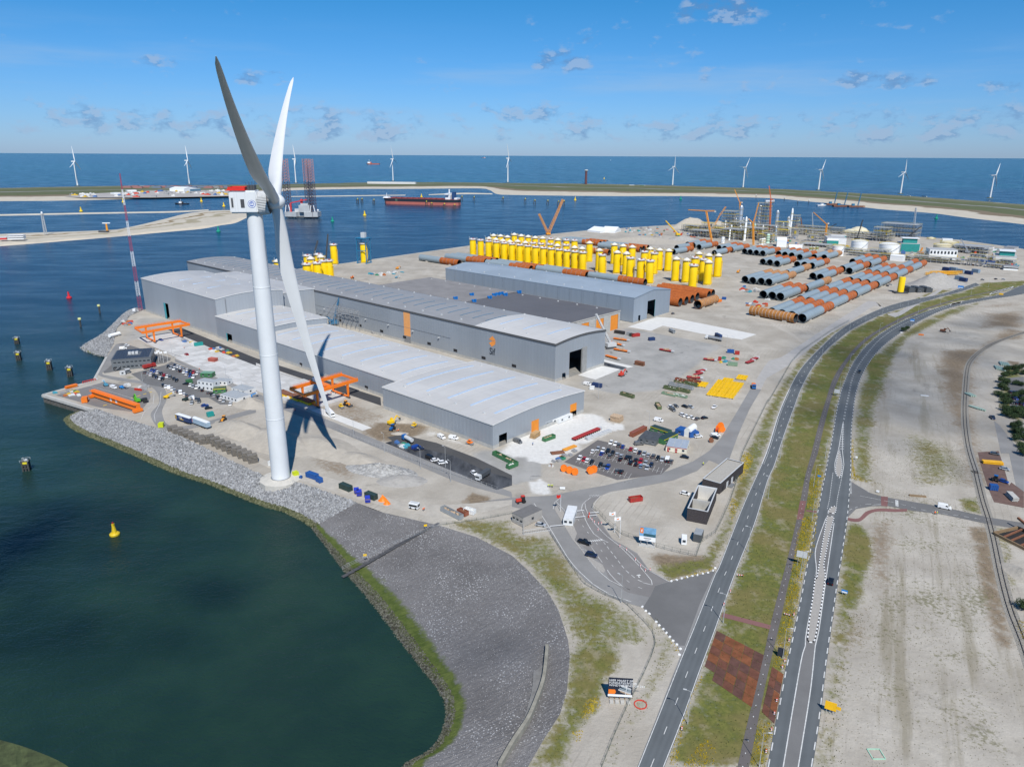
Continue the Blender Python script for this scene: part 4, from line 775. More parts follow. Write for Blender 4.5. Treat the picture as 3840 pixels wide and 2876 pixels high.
def nbox(name, m, x0, x1, y0, y1, z0, z1, par=T, bev=0):
 bm = bmesh.new(); v = [bm.verts.new(nfr(x, y, z)) for z in (z0, z1) for (x, y) in ((x0, y0), (x1, y0), (x1, y1), (x0, y1))]
 for f in ((3, 2, 1, 0), (4, 5, 6, 7), (0, 1, 5, 4), (1, 2, 6, 5), (2, 3, 7, 6), (3, 0, 4, 7)): bm.faces.new([v[i] for i in f])
 bmesh.ops.recalc_face_normals(bm, faces=bm.faces)
 if bev: bmesh.ops.bevel(bm, geom=bm.edges[:], offset=bev, segments=2, affect='EDGES')
 me = bpy.data.meshes.new(name); bm.to_mesh(me); bm.free(); me.materials.append(m); return link(name, me, par)
nc = nbox('nacelle', TW, -8.6, 2.4, -4.6, 4.6, -4.6, 4.4, bev=.5)
for k, x in enumerate((-7.4, -3.4)): nbox('louvre', DGREY, x - (.35 if k == 0 else .75), x + (.35 if k == 0 else .75), 4.55, 4.66, -2.2 if k == 0 else -2.4, 1.4 if k == 0 else 1.0, nc)
nbox('louvre_panel', LGREY, -8.0, -6.8, 4.5, 4.63, -2.6, 1.8, nc)
for x in (-6.4, -5.4, -2.2): nbox('panel_seam', LGREY, x - .04, x + .04, 4.5, 4.62, -4.2, 4.1, nc)
for (x0, x1, y0, y1) in ((-8.7, -2.0, 4.5, 4.6), (-8.7, -2.0, -4.6, -4.5), (-8.7, -8.6, -4.5, 4.5), (-2.1, -2.0, -4.5, 4.5)):
 nbox('helideck_rail', REDP, x0, x1, y0, y1, 4.5, 5.8, nc)
nbox('helideck', REDP, -8.9, -1.9, -4.8, 4.8, 4.42, 4.6, nc); nbox('cooler', DGREY, -1.4, 1.4, -2.5, 2.5, 4.45, 6.4, nc)
mb = MB(); [mb.beam(nfr(x, y, 4.5), nfr(x, y, 7.6), .12) for x in (-1.6, -.4, .8) for y in (3.2, -3.2)]; mb.obj('mast_antenna', DGREY, nc)
# emblem on the nacelle side
GEB = mat('emblem_blue', (.03, .10, .42), .4); c0 = nfr(.2, 4.63, -.9); ex = Vector((A3.x, A3.y, 0)).normalized()
def disc(r, r2, off, m, name, par, n=28):
 mb = MB(); v = [];
 for i in range(n): a = 2 * math.pi * i / n; e = ex * math.cos(a) + Vector((0, 0, math.sin(a))); v += [c0 + e * r + U3 * off, c0 + e * r2 + U3 * off]
 if r2 == 0: mb.add(v[::2], [tuple(range(n))])
 else: mb.add(v, [(2 * i, 2 * i + 1, (2 * i + 3) % (2 * n), (2 * i + 2) % (2 * n)) for i in range(n)])
 return mb.obj(name, m, par)
em = disc(1.55, 0, .03, GEB, 'emblem', nc); disc(1.36, 1.02, .045, WHITE, 'emblem_ring', em)
lt = text_mesh('GE', 1.35, WHITE, bold=.05); lo = link('lettering', lt, em); lo.matrix_basis = Matrix(((ex.x, 0, U3.x, c0.x + U3.x * .05), (ex.y, 0, U3.y, c0.y + U3.y * .05), (0, 1, 0, c0.z - .48), (0, 0, 0, 1))) @ Matrix.Scale(1, 4)
gen = MB(); gen.cyl(HUB - A3 * 6.6, HUB - A3 * 2.6, 4.7, 4.5, n=48); gen.obj('generator', DGREY, T); gm = mat('generator_fin', (.62, .63, .63), .4)
fin = MB();
for i in range(44):
 a = 2 * math.pi * i / 44; e = U3 * math.cos(a) + V3 * math.sin(a); fin.beam(HUB - A3 * 6.8 + e * 4.72, HUB - A3 * 2.8 + e * 4.55, .36, .4)
stuff(fin.obj('generator_fins', gm, T))
hb = MB(); rings = []
for x, r in ((-2.6, 2.6), (-1.6, 3.3), (0, 3.5), (1.5, 3.2), (2.8, 2.3), (3.6, 1.2), (3.9, .15)):
 rings.append([HUB + A3 * x + (U3 * math.cos(2 * math.pi * i / 32) + V3 * math.sin(2 * math.pi * i / 32)) * r for i in range(32)])
hb.loft(rings).obj('hub', TW, T, smooth=True)
def blade(L, ph, base, A, U, V, prof, bend, nseg=26, nring=18, twist0=0.0):
 rd = U * math.cos(ph) + V * math.sin(ph); tg = A.cross(rd).normalized(); rings = []
 for k in range(nseg + 1):
  q = k / nseg; q = q ** .9; ch, th = np.interp(q, [p[0] for p in prof], [p[1] for p in prof]), np.interp(q, [p[0] for p in prof], [p[2] for p in prof]); sft = np.interp(q, (0, .08, .2, 1), (.5, .5, .32, .35))
  c = base + rd * (2.6 + (L - 2.6) * q) + A * (bend * q * q); tw_ = twist0 * (1 - q); cd = A * math.cos(tw_) + tg * math.sin(tw_); td = tg * math.cos(tw_) - A * math.sin(tw_); ring = []
  for i in range(nring):
   a = 2 * math.pi * i / nring; x = .5 * (1 + math.cos(a)); air = .5 * math.sin(a) * (1 if q < .1 else (1.0 + .0 * x)); fade = min(1, q / .15)
   xx = x; yy = air * (1 - fade * .0) * ((1 - fade) + fade * (1.1 * math.sqrt(max(1e-4, x)) if x < .9 else 1.04)) * (1 - fade * .10)
   ring.append(c + cd * ((sft + xx - 1) * ch) + td * (yy * th))
  rings.append(ring)
 return rings
PROF = [(0, 4.5, 4.5), (.05, 4.6, 4.3), (.2, 6.4, 2.5), (.35, 5.6, 1.8), (.5, 4.5, 1.3), (.7, 3.2, .85), (.85, 2.3, .5), (.95, 1.7, .32), (.99, .9, .18), (1, .25, .08)]
PH = .463
for i in range(3):
 MB().loft(blade(100.4, PH + i * 2 * math.pi / 3, HUB, A3, U3, V3, PROF, 6.0, twist0=.25)).obj('blade', BLADE, T, smooth=True)
# GANTRY CRANES
OR = mat('crane_orange', (.80, .19, .015), .42, var=.07, scale=.3); YEL = mat('machine_yellow', (.80, .50, .01), .45, var=.06)
def gantry(label, p00, p01, p10, p11, zb, legs, trolley):
 """two long girders between the given roof corners and legs down to the rails"""
 c = sum((Vector((p.x, p.y, 0)) for p in (p00, p01, p10, p11)), Vector()) / 4; t = thing('gantry_crane', label, 'gantry crane', c); q = [Vector((p.x, p.y, zb)) - c for p in (p00, p01, p10, p11)]
 for a, b in ((q[0], q[1]), (q[2], q[3])): MB().beam(a, b, 1.3, 1.9).obj('girder', OR, t)
 for a, b in ((q[0], q[2]), (q[1], q[3])): MB().beam(a - Vector((0, 0, .2)), b - Vector((0, 0, .2)), 1.1, 1.2).obj('end_beam', OR, t)
 for f in legs:
  feet = []
  for (a, b) in ((q[0], q[1]), (q[2], q[3])):
   p = a.lerp(b, f); mb = MB(); mb.box(p.x, p.y, .9, .8, .8, zb - 1.8, math.atan2((b - a).y, (b - a).x), 1.9, 1.0); mb.obj('leg', OR, t); feet.append(p)
  MB().beam(Vector((feet[0].x, feet[0].y, 1.1)), Vector((feet[1].x, feet[1].y, 1.1)), .9, .9).obj('sill_beam', OR, t)
  for p in feet: MB().box(p.x, p.y, .05, 1.0, 3.2, .9, A1 + math.pi / 2).obj('bogie', DGREY, t)
 mb = MB()
 for a, b in ((q[0], q[1]), (q[2], q[3])):
  for z in (1.5, 2.0): mb.beam(a + Vector((0, 0, z)), b + Vector((0, 0, z)), .09)
  n = 14
  for i in range(n + 1): p = a.lerp(b, i / n); mb.beam(p + Vector((0, 0, .9)), p + Vector((0, 0, 2.0)), .09)
 stuff(mb.obj('handrail', OR, t))
 if trolley is not None:
  a = q[0].lerp(q[1], trolley); b = q[2].lerp(q[3], trolley); tr = MB().beam(a + Vector((0, 0, 1.5)), b + Vector((0, 0, 1.5)), 4.0, 1.2).obj('trolley', OR, t); m = a.lerp(b, .3); MB().box(m.x, m.y, zb + 2.1, 4.2, 3.2, 2.2, A1).obj('winch_house', WHITE, tr); MB().box(m.x + 3, m.y + 3, zb - 5, 3.0, 8.0, 1.2, A1).obj('lifting_beam', YEL, tr)
 return t
zb = 10.0
gantry('orange gantry crane with trolley below the tip of the turbine blade', P('F', 295, 825, zb), P('F', 740, 700, zb), P('F', 420, 880, zb), P('F', 875, 745, zb), zb, (.22, .80), .42)
gantry('orange gantry crane without trolley beside the tall grey block', P('E', 1165, 300, zb), P('E', 1560, 240, zb), P('E', 1230, 340, zb), P('E', 1635, 268, zb), zb, (.22, .80), None)
# orange bridge girder resting on the pier
a, b = P('E', 810, 880, 1.2), P('E', 1200, 1010, 1.2); d = b - a; t = thing('bridge_girder', 'long orange crane girder with white panels lying on the pier', 'crane girder', (a.x, a.y, 0), math.atan2(d.y, d.x)); LL = d.length
bm = MB().box(LL / 2, 0, 1.0, LL, 2.2, 4.2).obj('box_girder', OR, t)
for x in (.6, LL - .6): MB().box(x, -.5, .5, 2.2, 5.2, 1.6).obj('end_carriage', OR, t); MB().box(x, -.5, .1, 1.6, 4.6, .4).obj('timber_support', mat('timber', (.22, .15, .085), .9), t)
for x in (LL * .44, LL * .56): MB().box(x, -1.16, 2.0, 1.9, .06, 2.0).obj('name_panel', WHITE, t)
MB().box(LL / 2, -1.7, 4.6, LL, 1.2, .12).obj('walkway', OR, t)
mb = MB(); [mb.beam((LL * i / 24, -2.2, 4.7), (LL * i / 24, -2.2, 5.8), .07) for i in range(25)]; mb.beam((0, -2.2, 5.8), (LL, -2.2, 5.8), .07); stuff(mb.obj('handrail', OR, t))
# helpers for placed things
def px(s, z=0.0): return g(s, z)[0]
def atd(base, s):                 # point seen at pixel s, at the same range as base
 t = s[0]; x, y = (float(q) for q in s[1:].split(',')); d = ray(*nat(t, x, y)); k = math.hypot(base[0], base[1]) / math.hypot(d[0], d[1]); return Vector((d[0] * k, d[1] * k, CAM_H + d[2] * k))
def front(sa, sb):                # two base pixels -> origin, heading, length
 a, b = px(sa), px(sb); d = b - a; return a, math.atan2(d.y, d.x), d.length
def heap(name, label, cat, s, rx, ry, h, m, rz=0.0, rough=.25, seed=1, n=26):
 rg = np.random.default_rng(seed); c = px(s) if isinstance(s, str) else s; X = np.linspace(-1.15, 1.15, n); V = []; F = []; bumps = [(rg.uniform(-.5, .5), rg.uniform(-.5, .5), rg.uniform(.4, 1), rg.uniform(.25, .5)) for _ in range(7)]
 for y in X:
  for x in X:
   r = math.hypot(x, y); z = max(0, 1 - r) * .75 + sum(a * math.exp(-((x - bx) ** 2 + (y - by) ** 2) / w ** 2) for bx, by, a, w in bumps) * .22 * max(0, 1 - r * r); z = z * h * (1 + rg.normal(0, rough * .3)) - (.25 if r > 1 else 0)
   V.append((x * rx, y * ry, z))
 for j in range(n - 1):
  for i in range(n - 1):
   k = j * n + i
   if max(math.hypot(X[i], X[j]), math.hypot(X[i + 1], X[j + 1])) < 1.25: F.append((k, k + 1, k + n + 1, k + n))
 mb = MB(); mb.V = V; mb.F = F; o = mb.obj(name, m, None, (c.x, c.y, 0.0), rz, smooth=True); return tag(o, label, cat)
SAND = mat('heap_sand', (.385, .350, .295), .95, var=.14, scale=.25, bump=.25, bscale=.8); SANDG = mat('heap_grey', (.33, .315, .29), .95, var=.18, scale=.3, bump=.3, bscale=.7); RUBBLE = mat('heap_rubble', (.33, .325, .31), .95, var=.55, scale=.55, bump=.9, bscale=.9)
# YELLOW TRANSITION PIECES
TPY = mat('tp_yellow', (.84, .56, .005), .38, var=.06, scale=.12); TPW = mat('tarp_white', (.68, .68, .64), .6, var=.06); PINK = mat('platform_grey', (.45, .40, .38), .6, var=.3, scale=1.5)
def make_tp(cap):
 o = thing('transition_piece', 'x', 'transition piece'); r = 4.55
 b = MB().lathe([(r, 2.2), (r, 10), (r + .06, 10.05), (r + .06, 10.3), (r, 10.35), (r, 24.6), (r - .3, 25.4), (r - .3, 26.6)], 26).obj('body', TPY, o, smooth=True)
 sk = MB()
 for i in range(20): a = 2 * math.pi * i / 20; sk.box((r - .05) * math.cos(a), (r - .05) * math.sin(a), .55, .30, .62, 1.7, a)
 stuff(sk.obj('skirt_bars', TPY, o)); MB().lathe([(r + .25, .1), (r + .25, .55), (r - .5, .55)], 16).obj('plinth_blocks', CONC_W, o)
 MB().lathe([(r + 1.1, 26.4), (r + 1.1, 26.75), (.5, 26.75)], 14).obj('platform', PINK, o)
 rl = MB()
 for i in range(14):
  a, b2 = 2 * math.pi * i / 14, 2 * math.pi * (i + 1) / 14; p = Vector(((r + 1.0) * math.cos(a), (r + 1.0) * math.sin(a), 26.7)); q = Vector(((r + 1.0) * math.cos(b2), (r + 1.0) * math.sin(b2), 26.7))
  rl.beam(p, p + Vector((0, 0, 1.3)), .14); rl.beam(p + Vector((0, 0, 1.3)), q + Vector((0, 0, 1.3)), .14); rl.beam(p + Vector((0, 0, .7)), q + Vector((0, 0, .7)), .1)
 stuff(rl.obj('railing', TPY if cap else PINK, o))
 ld = MB();
 for s in (-.9, .9): ld.beam((r + .75, s, 1.5), (r + .75, s, 20.5), .32)
 for k in range(16): ld.beam((r + .75, -.9, 2 + k * 1.2), (r + .75, .9, 2 + k * 1.2), .16)
 for k in range(5): ld.beam((r - .1, .9, 3 + k * 4), (r + .75, .9, 3 + k * 4), .22); ld.beam((r - .1, -.9, 3 + k * 4), (r + .75, -.9, 3 + k * 4), .22)
 stuff(ld.obj('boat_landing', TPY, o)); MB().box(r + .35, 0, 20.5, 1.5, 3, .25).obj('rest_platform', TPY, o)
 if cap: MB().lathe([(r - .1, 26.8), (r - .2, 27.3), (1.2, 29.4), (.12, 29.7)], 16).obj('tarp_cap', TPW, o)
 else: MB().lathe([(r - .3, 26.8), (r - .3, 27.9), (r - .7, 27.9), (r - .7, 27)], 20).obj('flange', WHITE, o); MB().box(0, 1.6, 26.8, 2.2, 1.4, 1.6).obj('equipment_box', mat('rust_red', (.35, .06, .04), .5), o)
 dv = MB(); dv.beam((-r - .6, 1, 26.7), (-r - .6, 1, 29.6), .22); dv.beam((-r - .6, 1, 29.5), (-r - 1.8, 2.6, 30.6), .2); dv.obj('davit_crane', TPW, o)
 return o
tpc, tpo, uc, uo = make_tp(True), make_tp(False), [], []
def tp(s, cap, lab, grp, z=29.6):
 p = px(s, z if cap else 28.4); place(tpc if cap else tpo, uc if cap else uo, (p.x, p.y, 0), random.uniform(-.25, .25) + R(-15), lab, None, grp)
LB, GB = 'yellow transition piece with %s in the dense block beyond the gabled hall', 'block of transition pieces'
n = 15
for i in range(n):
 a = nat('B', 1870, 905); b = nat('C', 612, 1018); u, v = a[0] + (b[0] - a[0]) * i / (n - 1), a[1] + (b[1] - a[1]) * i / (n - 1); tp('W%f,%f' % (u / TILES['W'][2], v / TILES['W'][2]), False, LB % 'an open top platform', GB)
for s in "B2010,893 B2070,902 B2130,912 B2190,920 C48,918 C115,928 C390,953 C540,970 C605,978".split(): tp(s, True, LB % 'a white conical tarp', GB)
for s in "C250,945 C328,948 C465,955 C180,938".split(): tp(s, False, LB % 'an open top platform', GB)
for s in "C20,860 C80,870 C140,878 C200,886 C265,890 C395,904 B2050,868 B2110,872 B2170,880".split(): tp(s, True, LB % 'a white conical tarp', GB)
for s in "C335,902 C470,912 C540,915".split(): tp(s, False, LB % 'an open top platform', GB)
LC, GC = 'yellow transition piece with %s in the loose group by the grey monopiles', 'loose group of transition pieces'
for s in "C670,930 C885,945 C960,955 C1040,965 C755,992 C910,1010 C990,1020 C1195,980 C1275,990 C1355,995 C1420,1065 C1510,1075 C1615,1020 C1700,1035 C1785,1037 C1700,1092".split(): tp(s, True, LC % 'a white conical tarp', GC)
for s in "C780,1040 C1025,1065 C1115,1080 C1195,1090 C1145,1012 C1230,1025 C1580,1062 C1570,1128 C1655,1078".split(): tp(s, False, LC % 'an open top platform', GC)
LD, GD = 'yellow transition piece with %s in the quay cluster beyond the hall', 'cluster of transition pieces by the quay'
for s in "B182,1085 B470,1062 B558,1047".split(): tp(s, True, LD % 'a white conical tarp', GD)
for s in "B435,1118 B525,1108 B580,1090 B625,1088 B440,1045 B535,1035".split(): tp(s, False, LD % 'an open top platform', GD)
tp('B665,952', False, 'tall yellow transition piece standing alone on the quay edge', 'lone transition piece'); tp('B925,942', False, 'yellow transition piece held inside the blue lifting frame', 'framed transition piece')
# blue lifting frame round one of them
BF = mat('frame_blue', (.02, .16, .30), .45); fb = px('B925,942', 28.4); t = thing('lifting_frame', 'tall blue steel lifting frame standing round one transition piece', 'steel frame', (fb.x, fb.y, 0), R(-20))
for x in (-7, 7):
 for y in (-6, 6): MB().box(x, y, 0, .9, .9, 34).obj('leg', BF, t);
 MB().box(x, 0, 0, 1.6, 15, 1.2).obj('foot_beam', BF, t); MB().beam((x, -6, 2), (x, 6, 17), .5).obj('brace', BF, t); MB().beam((x, 6, 17), (x, -6, 32), .5).obj('brace', BF, t)
for z in (17, 33):
 for y in (-6, 6): MB().box(0, y, z, 14, .8, 1.0).obj('cross_beam', BF, t)
MB().box(0, 0, 34, 17, 15, .8).obj('top_deck', BF, t); MB().box(1, 0, 35, 6, 5, 7).obj('container', LGREY, t)
# MONOPILES
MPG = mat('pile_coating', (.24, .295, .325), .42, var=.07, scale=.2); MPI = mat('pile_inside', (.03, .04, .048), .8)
def rust(name, c0, c1):
 n = NB(name); f = n.noise(.5, 5, .7); b = n.noise(2.0, 3, .7, (.25, .25, 1.0)); col = n.mix(n.step(f, .3, .7), c0, c1); col = n.mix(n.step(b, .45, .75, 0, .5), col, tuple(q * .55 for q in c0)); return n.done(col, .8)
MPR = rust('pile_rust', (.30, .078, .018), (.46, .125, .028)); MPW = rust('pile_banded', (.30, .12, .03), (.46, .22, .07))
def make_pile(L, r, split, flip, banded, name='monopile'):
 """lies along +x from 0 (near mouth) to L; coated part first unless flip"""
 o = thing(name, 'x', 'monopile'); n = 28
 def tube(x0, x1, rr, m, nm, inner=False):
  mb = MB(); v = []; f = []
  for x in (x0, x1):
   for i in range(n): a = 2 * math.pi * i / n; v.append((x, rr * math.cos(a), r + rr * math.sin(a)))
  f = [(i, n + i, n + (i + 1) % n, (i + 1) % n) for i in range(n)]
  if inner: f = [q[::-1] for q in f]
  mb.add(v, f); return mb.obj(nm, m, o, smooth=True)
 a, b = (split * L, L) if not flip else (0, (1 - split) * L)
 if split < 1: tube(a, b, r, MPW if banded else MPR, 'bare_section')
 if split > 0: tube(0 if not flip else b, a if not flip else L, r - .01, MPG, 'coated_section')
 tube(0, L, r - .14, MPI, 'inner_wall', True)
 for x in (0, L):
  mb = MB(); v = []
  for i in range(n): c, s = math.cos(2 * math.pi * i / n), math.sin(2 * math.pi * i / n); v += [(x, r * c, r + r * s), (x, (r - .14) * c, r + (r - .14) * s)]
  mb.add(v, [(2 * i, 2 * i + 1, (2 * i + 3) % (2 * n), (2 * i + 2) % (2 * n)) for i in range(n)]); mb.obj('end_rim', (MPG if (x == 0) != flip else MPR) if 0 < split < 1 else (MPR if split == 0 else MPG), o)
 k = int(L / 3.4) if banded else int(L / 7); mb = MB()
 for i in range(1, k):
  x = L * i / k
  if banded and (x < split * L): continue
  mb.add([(x + dx, (r + h) * math.cos(2 * math.pi * j / n), r + (r + h) * math.sin(2 * math.pi * j / n)) for dx, h in ((-.12, 0), (-.12, .05), (.12, .05), (.12, 0)) for j in range(n)], [(q * n + j, q * n + (j + 1) % n, (q + 1) * n + (j + 1) % n, (q + 1) * n + j) for q in range(3) for j in range(n)])
 if mb.V: stuff(mb.obj('weld_seams', MPR if not banded else LGREY, o)) if split < .5 or banded else stuff(mb.obj('weld_seams', MPG, o))
 for x in (L * .2, L * .8): MB().box(x, 0, -.6, 5, r * 1.7, r * .75, 0, .55, .8).obj('sand_bed', SAND, o)
 return o
RP = 4.3
chain = [px(s, RP) for s in ("D292,1600", "D525,1490", "D740,1392", "D930,1308", "D1090,1235", "D1225,1175")]
PD = chain[-1] - chain[0]; PAZ = math.atan2(PD.y, PD.x); PLEN = PD.length / 5 * .975
protos = {}
def pile(s, kind, lab, grp, az=None, L=None, r=RP, dz=0.0):
 L = L or PLEN; key = (kind, round(L), r)
 if key not in protos: protos[key] = (make_pile(L, r, *{'std': (.62, False, False), 'band': (.66, False, True), 'rust': (0, False, False), 'rustb': (0, False, True), 'flip': (.55, True, False)}[kind]), [])
 p = px(s, r) if isinstance(s, str) else s; d = PAZ if az is None else az
 place(protos[key][0], protos[key][1], (p.x, p.y, .35 + dz), d, lab, None, grp)
GP = 'monopiles stored in rows'
LP1 = 0; ORD = 'first second third fourth fifth sixth'.split()
for s in "D292,1600 D205,1577 D120,1562 D32,1546 D525,1490 D440,1472 D357,1452 D278,1436 D740,1392 D657,1378 D578,1364 D500,1350 D930,1308 D852,1294 D776,1284 D706,1272 D1090,1235 D1015,1221 D940,1210 D868,1200 D1225,1175 D1150,1160".split():
 pile(s, 'std', 'grey and rust monopile, row %s from the ringed pile, %s from the haul road' % (ORD[LP1 // 4], ORD[LP1 % 4]), GP); LP1 += 1
LP2 = 'grey monopile with rust red far end in the middle storage field'
for s in "D105,1413 D35,1404 S1040,1470 D450,1245 D385,1235 D700,1190 D640,1172 D866,1135 D796,1120 D728,1110".split(): pile(s, 'std', LP2, GP)
LP3 = 'grey monopile with rust red far end in the rows in front of the refinery'
for s in "S1220,1070 S1128,1055 S1035,1045 S1515,985 S1410,962 S1322,952 S1240,942 S1670,1097 S1575,1085 S1480,1080 S1035,936 S952,928 S872,920 S800,910 S625,890 S542,875 S470,865 S212,855 S138,832 S62,820".split(): pile(s, 'std', LP3, GP, L=PLEN * .8)
LP4 = 'grey monopile with a light brown banded far end between the storage rows'
for s in "S1115,1310 S1015,1300 S905,1290 S805,1275 S1345,1195 D320,1342 S1830,990 S1700,985".split(): pile(s, 'band', LP4, GP)
EA = A1 + math.pi
LP5 = 'monopile with rusty open end lying beside the gabled hall'
for s in "C1735,1385 C1700,1398 C1600,1412 C1555,1432 C1505,1447 C1452,1460".split(): pile(s, 'rust', LP5, 'rusty monopiles by the gabled hall', EA, 62)
pile('C1600,1482', 'rustb', 'single rusty ringed monopile lying askew beside the gabled hall', None, R(50), 40); pile(px('D240,1600', RP), 'rustb', 'single rusty ringed monopile across the foot of the long rows', None, EA + R(-8), 46)
LP6 = 'monopile with rust end lying between the gabled hall and the yellow block'
for s in "C275,1165 C215,1168 C165,1172 C712,1222 C648,1227 C1150,1290 B1755,1122 B2080,1103 B2035,1108 B1985,1112".split(): pile(s, 'flip', LP6, 'monopiles behind the gabled hall', EA, 80)
LP7 = 'monopile with rust end half hidden behind the loose yellow group'
for s in "C822,946 C792,950 C762,953 C1175,990 C1135,996 C1110,1004 C840,1030".split(): pile(s, 'flip', LP7, 'monopiles behind the loose yellow group', EA, 80)
for s in "C1392,1025 C1420,990 C1745,1035".split(): pile(s, 'std', 'grey and rust monopile just behind the loose yellow group', 'monopiles at the yellow group', None, 60)
# HEAPS
for i, (s, rx, ry, h, rz, m, lab) in enumerate((("S130,600", 62, 24, 17, .3, SAND, 'large pale sand heap behind the tower cranes'), ("S440,610", 36, 18, 12, .2, SAND, 'smaller sand heap beside the scaffolded tower'), ("C1100,935", 120, 40, 8, .1, SAND, 'broad low sand bank behind the loose yellow group'), ("C1460,930", 45, 22, 9, .3, SANDG, 'grey sand heap behind the grey monopiles'), ("U1230,860", 45, 26, 14, .5, SANDG, 'grey sand heap below the stacked yellow booms'),
  ("F600,1330", 26, 12, 3.2, -.7, SAND, 'sand heap in the shadow of the turbine blade'), ("F180,1280", 28, 14, 4.0, -.7, SAND, 'broad sand heap behind the turbine tower'), ("F900,1440", 22, 8, 2.2, -.6, SAND, 'eroded sand bank along the works road'), ("I1080,150", 19, 8, 3.0, -.3, RUBBLE, 'heap of broken concrete and asphalt beside the sand'), ("I1260,240", 12, 7, 2.4, 0, SANDG, 'small gravel heap beside the broken concrete'),
  ("E2090,1190", 26, 10, 4.5, -.7, SAND, 'sand heap beside the parked trailers'), ("E2160,960", 14, 8, 3.2, -.5, SAND, 'sand heap beside the white site cabins'), ("F1290,1105", 5, 3, 1.6, 0, SAND, 'small sand heap beside the yellow excavator'), ("F1240,1210", 5, 2.5, .9, 0, SAND, 'low sand heap behind the blue tractor'), ("K2215,1060", 5, 10, 2.5, .25, SAND, 'pale sand bank beside the excavation pit'))):
 if lab: heap('sand_heap' if m is not RUBBLE else 'rubble_heap', lab, 'heap', s, rx, ry, h, m, rz, seed=i + 3, rough=.5 if m is RUBBLE else .2)
# REFINERY
PIPE = mat('pipe_silver', (.50, .52, .54), .35, .6, var=.1); SCAF = mat('scaffold_grey', (.46, .47, .48), .5, .4, var=.25, scale=1.0); SCY = mat('scaffold_yellow', (.55, .42, .05), .6, var=.2); TANKW = mat('tank_white', (.78, .79, .78), .4, var=.04); TANKC = mat('tank_cream', (.62, .57, .42), .5, var=.1); TEAL = mat('teal_net', (.02, .24, .22), .7, var=.2, scale=.6); MINT = mat('mint_vessel', (.42, .60, .50), .4); WBLD = mat('building_white', (.66, .67, .67), .6, var=.06); GBLD = mat('building_grey', (.40, .41, .41), .6, var=.08); RUSTST = mat('rust_steel', (.20, .085, .045), .75, var=.3, scale=1.0)
def column(s, top, r, label, m=PIPE):
 b = px(s); H = ztop(b, top[0], *[float(q) for q in top[1:].split(',')]); t = thing('process_column', label, 'column', b)
 MB().lathe([(r * 1.25, 0), (r * 1.1, H * .06), (r, H * .08), (r, H * .90), (r * .75, H * .96), (.1, H)], 16).obj('shell', m, t, smooth=True)
 for k in (.3, .55, .8): MB().lathe([(r, H * k), (r + 1.0, H * k), (r + 1.0, H * k + .25), (r, H * k + .25)], 12).obj('ring_platform', SCY, t)
 MB().box(r + .3, 0, 0, .35, .7, H * .9).obj('ladder', SCAF, t); return t
for s, tp_, r, lab, m in (("S735,605", "S747,305", 3.6, 'tall silver process column between the orange cranes', PIPE), ("S1208,600", "S1226,370", 3.0, 'silver process column right of the scaffolded tower', PIPE), ("S985,575", "S1000,300", 3.2, 'silver column standing against the scaffolded tower', PIPE), ("S1383,710", "S1412,345", 1.7, 'slim tall white flare stack', TANKW), ("S1365,700", "S1395,500", 1.3, 'shorter white stack beside the slim flare stack', TANKW), ("S797,770", "S815,455", 1.8, 'slim white column in front of the scaffolded tower', TANKW), ("S1358,600", "S1370,455", 2.6, 'stout silver column beside the flare stack', PIPE), ("S645,640", "S652,455", 2.0, 'silver column beside the left scaffolded tower', PIPE), ("S678,640", "S682,475", 1.4, 'thin silver column between two scaffold towers', PIPE), ("S740,690", "S745,570", 1.6, 'short white column among the scaffolds', TANKW),
                       ("S1098,800", "S1104,680", 3.0, 'mint green upright vessel in front of the scaffolds', MINT), ("S1050,815", "S1056,735", 2.4, 'pale upright vessel beside the mint green one', TANKW), ("S1025,820", "S1030,740", 2.4, 'cream upright vessel left of the mint green one', TANKW), ("S1003,818", "S1008,745", 2.2, 'white upright vessel at the end of the vessel row', TANKW), ("S860,700", "S866,530", 1.4, 'thin grey column behind the yellow crane', PIPE), ("S925,690", "S930,548", 1.4, 'mint tinted column among the scaffolds', MINT), ("U683,300", "U688,210", 5.0, 'squat mint green tower beside the bare steel structure', MINT), ("S1655,890", "S1660,850", 1.8, 'small mint vessel left in the row by the pipe deck', MINT), ("S1697,892", "S1700,848", 1.8, 'small pale vessel in the row by the pipe deck', TANKW), ("S1738,890", "S1742,845", 1.8, 'small mint vessel right in the row by the pipe deck', MINT)): column(s, tp_, r, lab, m)
